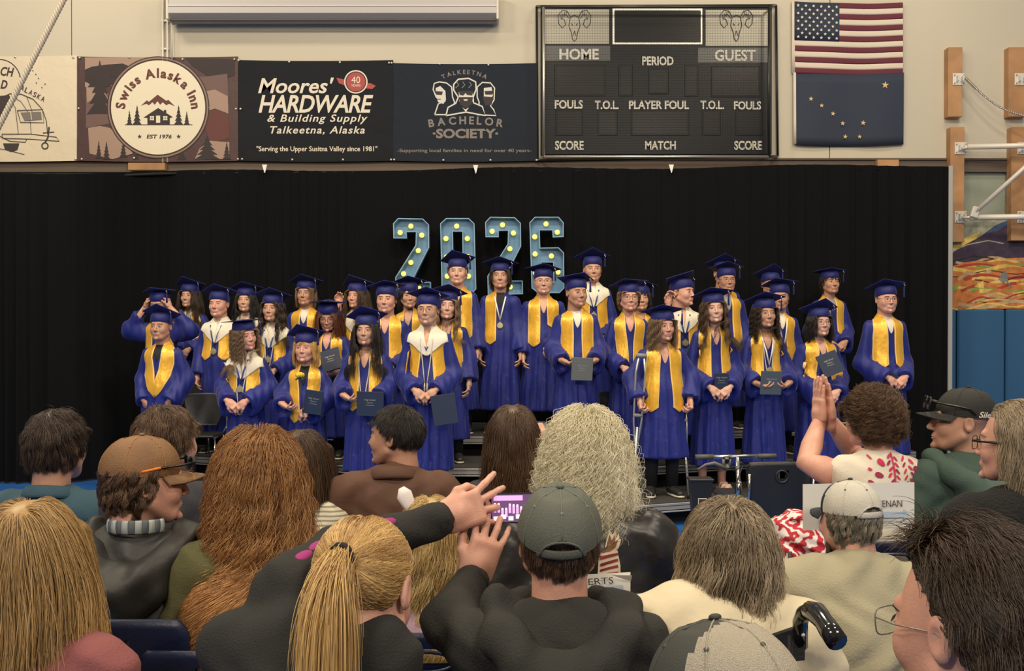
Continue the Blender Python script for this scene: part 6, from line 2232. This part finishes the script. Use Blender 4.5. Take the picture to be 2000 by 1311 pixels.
AUD['a18'] = a18
MB().tube([(.083, .01, .004), (.072, -.07, .006), (.062, -.10, .006)], .004, 6).build('glasses_temple', mat('frame_black', (.012, .012, .012), .3), a18['root'], True, X=a18['X'])
MB().tube([(-.083, .01, .004), (-.072, -.07, .006), (-.062, -.10, .006)], .004, 6).build('glasses_temple', mat('frame_black', (.012, .012, .012), .3), a18['root'], True, X=a18['X'])
cg = mat('cap_charcoal', (.050, .053, .046), .85, bump=(300, .2))
mc = mat('cap_cream_mesh', (.62, .56, .44), .85, bump=(600, .9))
a19 = sitter('child in a charcoal cap with cream mesh back, close at the bottom edge', 1405, 1412, 1.55, 0, (.55, .25, 0), 'm', 'pink', 1.20, w_=.85, mats=M_(top=mat('shirt_slate', (.05, .06, .07), .9)), seed=59, hairs=dict(col='brown', n=4000, L=(.03, .05), r=.0007, S=5, lay=.004, clump=(80, .5), curl=(0, 1), lo=.2))
AUD['a19'] = a19
cap_hat(a19['root'], a19['X'] @ Matrix.Rotation(-.05, 4, 'X'), cg, k=1.12, back=mc, ym=.035)
# scrunchie
b = MB()
pts = [(.045 + .012 * math.cos(2 * PI * k / 12), .03, .125 + .018 * math.sin(2 * PI * k / 12)) for k in range(13)]
sc = MB().tube([(.060, .03, .085), (.064, .02, .105), (.078, .02, .135), (.086, .02, .155)], [.012, .022, .026, .010], 10, 0, True, (1, .6)).build('scrunchie', mat('scrunchie_white', (.75, .70, .68), .8), a8['root'], True, X=a8['X'])
for q, cc in (((.064, .003, .112), (.25, .35, .55)), ((.078, .003, .130), (.30, .40, .60)), ((.072, .002, .145), (.6, .3, .3))):
    MB().ell(q, (.006, .002, .005), 0, 8, 5).build('dot_print', mat('dot_%d' % int(cc[0] * 100), cc, .8), sc, True, X=a8['X'])

# chairs under the audience, each facing the stage
for k, s in AUD.items():
    lx = s['M'].translation
    rz = s['root'].rotation_euler[2]
    names = {'a1': 'under the man in teal', 'a2': 'under the man in charcoal', 'a3': 'with oval slot behind the black rain jacket', 'a4': 'under the woman in dusty rose', 'a5': 'behind the olive jacket', 'a6': 'under the striped sweater', 'a7': 'behind the brown overshirt',
             'a8': 'under the small pale-haired girl', 'a9': 'under the bending girl', 'a10': 'under the woman in the black blazer', 'a11': 'behind the man with white hair', 'a12': 'under the man in the grey cap', 'a13': 'under the woman in cream', 'a14': 'under the bearded man',
             'a15': 'under the man close to the camera', 'a16': 'under the clapping woman', 'a17': 'behind the green hoodie', 'a18': 'under the woman in chunky glasses', 'a19': 'under the child in charcoal cap'}
    hh_ = {'a3': .97, 'a17': 1.0, 'a11': .98, 'a14': .74, 'a15': .74, 'a13': .80}.get(k, .90)
    back = {'a3': .12, 'a5': .05, 'a7': .05, 'a17': .05, 'a11': .05}.get(k, .0)
    c = make_chair('audience_chair', 'navy plastic stacking chair ' + names[k], NAVYC, (lx.x, lx.y - back, 0), rz, 'navy audience chairs', 'slot', hh_)
# ------------------------------------------------------------------ chairs on and before the stage, walking aids, papers, phones
for lb, x, y, d, dz, h in (('black chair standing empty beside the girl on crutches', 1216, 775, 9.75, .2, .88), ('black chair half hidden beside the curly-haired graduate', 386, 808, 10.1, .2, .84), ('black chair back seen between graduates at the left end', 376, 757, 10.75, .4, .84)):
    p = at(x, y, d)
    make_chair('stage_chair', lb, BLKC, (p.x, d, dz), 0.0, 'black chairs on the risers', 'plain', h)
p = at(1524, 903, 6.9)
make_chair('stacking_chair', 'black flared plastic chair with a round grip hole in its back', BLKC, (p.x, 6.9 + .25, 0), PI, 'loose black chairs', 'hole', p.z + .01)
p = at(1800, 890, 6.1)
make_chair('stacking_chair', 'dark chair showing its top edge left of the green hoodie', BLKC, (p.x + .1, 6.3, 0), PI, 'loose black chairs', 'plain', .93)
p = at(2000, 762, 9.6)
make_chair('stacking_chair', 'dark slotted chair below the blue wall pads at the right edge', NAVYC, (p.x - .1, 9.0, 0), PI, 'loose black chairs', 'slot', 1.14)

# crutches
g24 = G['g24']
for (hx, hy, fx, fy_, tx, ty), lb, dd_ in (((1250, 775, 1236, 938, 1253, 695), 'aluminium crutch under the left hand side of the leaning girl', (9.05, 8.99)), ((1329, 782, 1346, 936, 1324, 715), 'aluminium crutch on the right hand side of the leaning girl', (9.05, 9.2))):
    hand, foot, top = at(hx, hy, 9.08), at(fx, fy_, 8.98), at(tx, ty, dd_[1])
    foot.z = .205
    t = thing('crutch', lb, 'crutch', (0, 0, 0), 0, 'pair of crutches')
    ax = (foot - top).normalized()
    sd = ax.cross(Vector((0, 1, 0))).normalized() * .035
    low = top.lerp(foot, .68)
    for s in (-1, 1):
        MB().tube([top + sd * s * .6, top.lerp(foot, .12) + sd * s * 1.2, top.lerp(foot, .45) + sd * s, low + sd * s * .25], .0095, 8).build('side_tube', ALU, t, True)
    MB().tube([top.lerp(foot, .5), foot], .0115, 8).build('lower_tube', ALU, t, True)
    MB().tube([top + sd * 1.3, top - sd * 1.3], .020, 8).build('armpit_pad', mat('pad_grey', (.25, .24, .22), .8), t, True)
    g_ = top.lerp(foot, .42)
    MB().tube([g_ + sd * 1.1, g_ - sd * 1.1], .016, 8).build('hand_grip', MATS['pad_grey'], t, True)
    MB().tube([foot + Vector((0, 0, .05)), foot], [.017, .021], 10).build('rubber_foot', BLKSHOE, t, True)
    for k in range(5):
        q = top.lerp(foot, .72 + .03 * k)
        MB().tube([q + Vector((0, -.012, 0)), q + Vector((0, -.014, 0))], .004, 6).build('adjust_hole', BLKSHOE, t, True)

# sandals for the girl in the second seat of the right wing
g26 = G['g26']
for s in (-1, 1):
    c = Vector((s * .10, .03, 0))
    o = MB().prism([(-.045, .06), (-.050, -.12), (-.03, -.19), (.03, -.19), (.050, -.12), (.045, .06)], 0, .035, 0, 'z').build('sandal', SAND, g26['root'], False)
    o.location = c
    f = prim_ev([('c', (0, .03, .09), (0, .02, .06), .036, .036, .02), ('c', (0, .0, .06), (0, -.14, .045), .036, .030, .03)])
    V, F = surfnet(lambda P: smax(f(P), .035 - P[:, 2], 0), (-.07, -.2, .02), (.07, .09, .15), .010)
    mesh_obj('foot', V, F, skin('fair'), o)
    for y in (-.03, -.11):
        MB().tube([(-.046, y, .035), (-.030, y, .085 - (.02 if y < -.1 else 0)), (.030, y, .085 - (.02 if y < -.1 else 0)), (.046, y, .035)], .018, 6, 0, True, (.25, 1)).build('sandal_strap', SAND, o, True)

# diploma folders (held)


def hold_folder(g, lb, px, py, dy, tilt=(0, 0, 0), W=.30, col=None, wr=True, hh=.215):
    M = g['M']
    d = g['d'] + dy
    p = at(px, py, d)
    MM = Matrix.Translation(p) @ Matrix.Rotation(g['root'].rotation_euler[2], 4, 'Z') @ Euler(tilt, 'XYZ').to_matrix().to_4x4()
    return folder(lb, MM, W, group='diploma folders', col=col, writing=wr, hh=hh)


hold_folder(G['g3'], 'navy diploma folder held by the short blond girl with the rose', 612, 786, -.27, (.1, .15, 0), .22)
hold_folder(G['g4'], 'wide navy diploma folder held low by the girl with black hair', 723, 789, -.30, (.1, .03, 0), .31)
hold_folder(G['g5'], 'navy diploma folder hanging from the hand of the boy in round glasses', 868, 800, -.27, (0, -.14, .2), .28, None, False, .26)
hold_folder(G['g6'], 'grey diploma folder held by the boy in the centre of the riser', 1137, 721, -.29, (.2, .03, 0), .26, mat('folder_grey', (.16, .17, .17), .5))
hold_folder(G['g13'], 'dark diploma folder held by the girl with auburn hair', 646, 703, -.30, (-.3, -.3, 0), .26)
hold_folder(G['g26'], 'small navy folder behind the clasped hands of the smiling brunette', 1409, 745, -.22, (.1, 0, 0), .17, None, True, .15)
hold_folder(G['g29'], 'slate diploma folder held by the girl with curly dark hair', 1506, 748, -.28, (.1, .03, 0), .26, mat('folder_slate', (.07, .09, .12), .5))
hold_folder(G['g32'], 'navy diploma folder held at a slant by the girl in black hair', 1621, 711, -.24, (-.25, -.35, 0), .27)
hold_folder(G['g34'], 'navy diploma folder hanging low from the hands of the laughing boy', 1746, 758, -.20, (0, .45, 0), .24, None, False, .25)
# the rose
g3 = G['g3']
ro = thing('rose', 'single yellow rose on a dark stem held by the short blond girl', 'flower')
a, b = at(592, 812, g3['d'] - .30), at(585, 738, g3['d'] - .27)
MB().tube([a, b], .0045, 6).build('stem', mat('stem_dark', (.02, .03, .015), .7), ro, True)
ym = mat('petal_yellow', (.75, .52, .04), .6)
for k in range(9):
    an = k * 2.4
    r_ = .010 + .0022 * k
    MB().ell((b.x + r_ * math.cos(an), b.y + r_ * math.sin(an) * .8, b.z + .03 - .001 * k), (.018, .016, .022), 0, 8, 6, Euler((0, .3 * math.cos(an), an))).build('petal', ym, ro, True)
for s in (-1, 1):
    MB().ell((b.x + s * .022, b.y, b.z - .01), (.020, .004, .008), 0, 8, 4, Euler((0, s * .5, 0))).build('sepal', mat('leaf_green', (.05, .10, .03), .7), ro, True)

# phones
ph = thing('smartphone', 'black smartphone held sideways filming the stage, bright screen', 'phone')
P_ = at(1017, 992, 2.47)
Rp = Matrix.Translation(P_) @ Euler((0, -.02, 0)).to_matrix().to_4x4()
MB().box((0, 0, 0), (.152, .009, .073), 0, None, .004).build('case', mat('phone_black', (.01, .01, .012), .3), ph, False, X=Rp)
MB().box((0, -.0052, 0), (.140, .001, .066)).build('screen', mat('screen_glow', (.05, .03, .06), .3, emit=((.16, .07, .18), 1.0)), ph, False, X=Rp)
b1_, b2_, b3_ = MB(), MB(), MB()
rg = random.Random(2)
for k in range(15):
    x = -.062 + .009 * k
    z = -.006 + rg.uniform(-.007, .006)
    b1_.box((x, -.0060, z), (.006, .0004, .018))
    b2_.box((x, -.0062, z + .011), (.0045, .0004, .005))
b1_.box((-.03, -.0059, .025), (.07, .0004, .012))
for k in range(7):
    b3_.box((-.06 + .018 * k, -.0063, -.024 + .004 * (k % 2)), (.012, .0004, .010))
for b_, nm, c in ((b1_, 'screen_figures', (.75, .35, .65)), (b2_, 'screen_faces', (1, .9, .95)), (b3_, 'screen_seats', (.9, .8, .75))):
    tag(b_.build(nm, mat(nm, c, .4, emit=(c, 1.0)), ph, False, X=Rp), kind='stuff')
p2 = thing('smartphone', 'phone raised beside the face of the woman in the black blazer', 'phone')
q = at(1050, 858, 4.27)
MB().box(tuple(q), (.075, .009, .15), 0, None, .004).build('case', MATS['phone_black'], p2, False)
MB().box((q.x, q.y - .0052, q.z), (.066, .001, .14)).build('screen', mat('screen_dim', (.03, .03, .05), .2, emit=((.10, .10, .16), 1.0)), p2, False)

# paper signs on chair backs
PAP = mat('paper_white', (.74, .74, .70), .75, bump=(6, .3, (1, 1, 1), .01))
BLUEP = mat('arrow_blue', (.45, .55, .68), .75)


def paper(label, x0, y0, x1, y1, d, words, tx, ty, tw, th, arrow, rot=.0, fold=False):
    t = thing('paper_sign', label, 'paper sign')
    nx = 10
    V = []
    for lay in (0, 1):
        for j in range(5):
            for i in range(nx + 1):
                u, v = i / nx, j / 4
                p = at(x0 + (x1 - x0) * u, y0 + (y1 - y0) * v + rot * (u - .5) * (x1 - x0), d)
                V.append((p.x, d + .004 * math.sin(u * 5) + lay * .0012, p.z))
    W_ = nx + 1
    F = [(j * W_ + i, (j + 1) * W_ + i, (j + 1) * W_ + i + 1, j * W_ + i + 1) for j in range(4) for i in range(nx)]
    F += [tuple(5 * W_ + q for q in f[::-1]) for f in F]
    mesh_obj('sheet', V, F, PAP, t, True)
    A = Art(t, d - .008)
    A.text(words, tx, ty, tw, th, INK, .0, 0, rot)
    ax0, ay, ax1, hw_ = arrow
    if ax1 > x1 - 22 and not fold:
        A.poly([(ax0, ay - hw_ * .5), (ax1 - 12, ay - hw_ * .5 + rot * 30), (ax1 - 12, ay - hw_ + rot * 30), (ax1, ay + rot * 40), (ax1 - 12, ay + hw_ + rot * 30), (ax1 - 12, ay + hw_ * .5 + rot * 30), (ax0, ay + hw_ * .5)], BLUEP)
    else:
        A.poly([(ax0, ay - hw_), (ax1, ay - hw_ - 8), (ax1, ay + hw_ - 8), (ax0, ay + hw_)], BLUEP)
    A.build('print')
    if fold:
        p, q_, r_ = at(x1 - 38, y0 - 2, d), at(x1 + 1, y0 - 3, d), at(x1, y0 + 12, d)
        MB().add([(p.x, d - .02, p.z), (q_.x, d - .03, q_.z), (r_.x, d - .012, r_.z), (p.x, d - .018, p.z), (q_.x, d - .028, q_.z), (r_.x, d - .010, r_.z)], [(0, 2, 1), (3, 4, 5)]).build('folded_corner', PAP, t, False)
    return t


paper('white sheet lettered ENAN with an arrow, hung behind the mesh-back cap', 1568, 944, 1785, 1034, 3.22, 'KEENAN', 1734, 984, 56, 13, (1640, 1006, 1777, 12), -.02)
paper('white sheet lettered ERTS with a folded corner behind the hoodie', 1090, 1122, 1231, 1205, 2.72, 'ROBERTS', 1150, 1137, 96, 13, (1100, 1160, 1216, 9), -.07, True)

# knee scooter with bin and basket in front of the stage
ks = thing('knee_scooter', 'knee scooter with chrome handlebar, grey brake lever and black bin', 'scooter')
KD = 7.1
hb = [at(1358, 893, KD), at(1516, 891, KD)]
MB().tube(hb, .014, 10).build('handlebar', CHR, ks, True)
MB().tube([hb[0], hb[0].lerp(hb[1], .22)], .018, 10).build('grip', mat('grip_grey', (.09, .09, .08), .6), ks, True)
MB().tube([hb[1].lerp(hb[0], .22), hb[1]], .018, 10).build('grip', MATS['grip_grey'], ks, True)
st0, st1 = at(1440, 893, KD), at(1444, 985, KD)
MB().tube([st0, st1, (st1.x, KD, .16)], .015, 10).build('stem', CHR, ks, True)
MB().tube([at(1443, 940, KD), at(1443, 972, KD)], .020, 10).build('clamp', CHR, ks, True)
lv = MB()
lv.box(tuple(at(1419, 905, KD - .02)), (.06, .035, .09), 0, None, .015)
lv.tube([at(1418, 915, KD - .03), at(1395, 905, KD - .05), at(1378, 908, KD - .06), at(1363, 918, KD - .07)], [.016, .013, .010, .009], 8)
lv.build('brake_lever', mat('lever_grey', (.13, .13, .11), .5), ks, True)
MB().tube([at(1432, 920, KD - .02), at(1450, 912, KD - .08), at(1436, 950, KD - .06), at(1437, 985, KD - .04)], .004, 6).build('brake_cable', BLKSHOE, ks, True)
a, c = at(1347, 936, KD - .12), at(1388, 1000, KD - .12)
cx = (a.x + c.x) / 2
bb = MB().add([(cx + sx * (.075 if top else .058), KD - .12 + sy * (.06 if top else .045), a.z if top else c.z) for top in (1, 0) for sx, sy in ((-1, -1), (1, -1), (1, 1), (-1, 1))], [(0, 1, 5, 4), (1, 2, 6, 5), (2, 3, 7, 6), (3, 0, 4, 7), (4, 5, 6, 7)]).box((cx, KD - .12, a.z), (.165, .135, .018), 0, None, .004).build('bin', BLKC, ks)
s_ = at(1372, 982, KD - .185)
MB().box((s_.x, KD - .182, s_.z), (.058, .002, .058), 0, None, .0006).build('sticker', mat('sticker_white', (.7, .66, .6), .5), bb)
MB().box((s_.x, KD - .184, s_.z), (.048, .002, .048)).tube([(s_.x, KD - .1855, s_.z), (s_.x, KD - .187, s_.z)], .018, 16, 0).build('sticker_print', mat('sticker_maroon', (.07, .03, .03), .5), bb)
bz = at(1480, 985, KD).z
bx = at(1482, 985, KD).x
pts = [(bx + .15 * math.cos(2 * PI * k / 24), KD - .05 + .12 * math.sin(2 * PI * k / 24), bz) for k in range(25)]
bs = MB().tube(pts, .007, 6, 0, False).build('basket_rim', BLKSHOE, ks, True)
g = MB()
for k in range(24):
    x, y, z = pts[k]
    g.tube([(x, y, z), (bx + (x - bx) * .8, KD - .05 + (y - KD + .05) * .8, bz - .17)], .0025, 4)
for f, zz in ((.94, -.05), (.87, -.11), (.80, -.17)):
    g.tube([(bx + .15 * f * math.cos(2 * PI * k / 24), KD - .05 + .12 * f * math.sin(2 * PI * k / 24), bz + zz) for k in range(25)], .0025, 4, 0, False)
tag(g.build('basket_wires', BLKSHOE, ks, True), kind='stuff')
MB().box((st1.x, KD + .25, .17), (.12, .62, .05), 0, None, .01).build('deck_bar', BLKC, ks)
MB().box((st1.x, KD + .35, .48), (.16, .34, .06), 0, None, .02).build('knee_pad', BLKC, ks)
MB().tube([(st1.x, KD + .35, .19), (st1.x, KD + .35, .45)], .018, 8).build('post', CHR, ks, True)
for sx in (-1, 1):
    for yy in (-.02, .52):
        MB().tube([(st1.x + sx * .16, KD + yy, .10), (st1.x + sx * .19, KD + yy, .10)], .10, 18).build('wheel', BLKSHOE, ks, True)
        MB().tube([(st1.x, KD + yy, .15), (st1.x + sx * .17, KD + yy, .10)], .010, 6).build('axle', CHR, ks, True)

# stroller with a red and white canopy
sl = thing('stroller', 'folding stroller with a crumpled red and white paisley canopy', 'stroller')
SDp = 3.9
fl = mat('canopy_cloth', (.72, .66, .62), .8)
nt = fl.node_tree
tc = nt.nodes.new('ShaderNodeTexCoord')
wv = nt.nodes.new('ShaderNodeTexWave')
wv.inputs['Scale'].default_value = 7
wv.inputs['Distortion'].default_value = 13
wv.inputs['Detail'].default_value = 2
wv.inputs['Detail Scale'].default_value = 2.2
cr = nt.nodes.new('ShaderNodeValToRGB')
cr.color_ramp.interpolation = 'CONSTANT'
cr.color_ramp.elements[0].color = (.42, .02, .035, 1)
cr.color_ramp.elements[1].position = .56
cr.color_ramp.elements[1].color = (.72, .66, .64, 1)
e = cr.color_ramp.elements.new(.30)
e.color = (.62, .05, .06, 1)
e = cr.color_ramp.elements.new(.48)
e.color = (.20, .015, .05, 1)
nt.links.new(tc.outputs['Object'], wv.inputs['Vector'])
nt.links.new(wv.outputs['Fac'], cr.inputs['Fac'])
nt.links.new(cr.outputs['Color'], nt.nodes['Principled BSDF'].inputs['Base Color'])
c = at(1563, 1060, SDp)
pr = [('e', (c.x + .02, SDp + .02, c.z + .03), (.125, .15, .085), .02), ('e', (c.x - .06, SDp, c.z - .07), (.075, .13, .10), .03), ('e', (c.x + .05, SDp - .05, c.z + .0), (.09, .10, .07), .03)]
ev = prim_ev(pr)
V, F = surfnet(lambda P: ev(P) - .010 * np.sin(P[:, 0] * 60 + 5 * np.sin(P[:, 2] * 35)) - .006 * np.sin(P[:, 2] * 80 + P[:, 0] * 50), *bounds(pr, .05), .011)
mesh_obj('canopy', V, F, fl, sl)
z0 = c.z - .1
gs = mat('stroller_grey', (.07, .07, .085), .8, bump=(40, .3))
MB().box((c.x + .05, SDp + .02, c.z - .24), (.24, .26, .28), 0, Euler((.15, 0, 0)), .04).build('seat_sling', gs, sl)
MB().tube([at(1543, 1078, SDp - .14), at(1543, 1140, SDp - .14), (c.x - .03, SDp - .12, .25)], .008, 8).build('frame_tube', BLKSHOE, sl, True)
for sx in (-1, 1):
    MB().tube([(c.x + sx * .15, SDp - .12, z0), (c.x + sx * .18, SDp + .25, .12)], .010, 8).build('frame_tube', BLKSHOE, sl, True)
    MB().tube([(c.x + sx * .16, SDp + .18, z0 - .1), (c.x + sx * .18, SDp - .25, .12)], .010, 8).build('frame_tube', BLKSHOE, sl, True)
    for yy in (.25, -.25):
        MB().tube([(c.x + sx * .18 - .015, SDp + yy, .085), (c.x + sx * .18 + .015, SDp + yy, .085)], .085, 16).build('wheel', BLKSHOE, sl, True)

# rollator: black handle and fabric back close to the camera
rl = thing('wheelchair', 'folded transport chair with glossy black push handle and fabric back', 'wheelchair')
RD = 2.05
MB().tube([at(1563, 1262, RD + .08), at(1563, 1215, RD + .06), at(1570, 1198, RD + .04), at(1585, 1192, RD)], .016, 12).build('handle_tube', mat('gloss_black', (.012, .012, .012), .12, coat=.5), rl, True)
hp = [at(1582, 1192, RD), at(1596, 1198, RD - .03), at(1610, 1216, RD - .06), at(1622, 1234, RD - .09), at(1634, 1252, RD - .12)]
MB().tube(hp, [.019, .022, .019, .021, .021], 14).build('hand_grip', MATS['gloss_black'], rl, True)
q = [at(1495, 1248, RD + .09), at(1573, 1221, RD + .06), at(1572, 1290, RD + .06), at(1495, 1300, RD + .09)]
V = [tuple(v) for v in q] + [(v.x, v.y + .015, v.z) for v in q]
MB().add(V, [(0, 1, 2, 3), (7, 6, 5, 4), (0, 4, 5, 1), (1, 5, 6, 2), (2, 6, 7, 3), (3, 7, 4, 0)]).build('fabric_back', mat('nylon_black', (.015, .016, .018), .55, bump=(40, .3)), rl)
r0 = at(1568, 1240, RD + .055)
MB().tube([r0, r0 + Vector((0, -.004, 0))], .004, 8).build('rivet', WPR, rl, True)
wx = at(1566, 1250, RD).x
for dx in (0, -.42):
    MB().tube([(wx + dx, RD + .08, at(1563, 1262, RD).z), (wx + dx, RD + .08, .30), (wx + dx, RD + .08, .12)], .012, 8).build('upright_tube', GUARD, rl, True)
    MB().tube([(wx + dx - .012, RD + .08, .15), (wx + dx + .012, RD + .08, .15)], .15, 20).build('wheel', BLKSHOE, rl, True)
    MB().tube([(wx + dx - .012, RD + .50, .09), (wx + dx + .012, RD + .50, .09)], .09, 16).build('wheel', BLKSHOE, rl, True)
    MB().tube([(wx + dx, RD + .08, .42), (wx + dx, RD + .50, .42), (wx + dx, RD + .50, .12)], .012, 8).build('side_frame', GUARD, rl, True)
bg = thing('tote_bag', 'small bag of red floral and striped cloth beside the black push handle', 'bag')
c = at(1615, 1292, 2.3)
pr = [('e', tuple(c), (.030, .05, .060), .02), ('e', (c.x, c.y, c.z - .15), (.05, .07, .12), .04)]
ev = prim_ev(pr)
V, F = surfnet(ev, *bounds(pr, .03), .010)
mesh_obj('bag', V, F, fl, bg)
MB().tube([(c.x, c.y, c.z - .2), (c.x, c.y, .02)], [.05, .06], 12).build('bag_base', fl, bg, True)
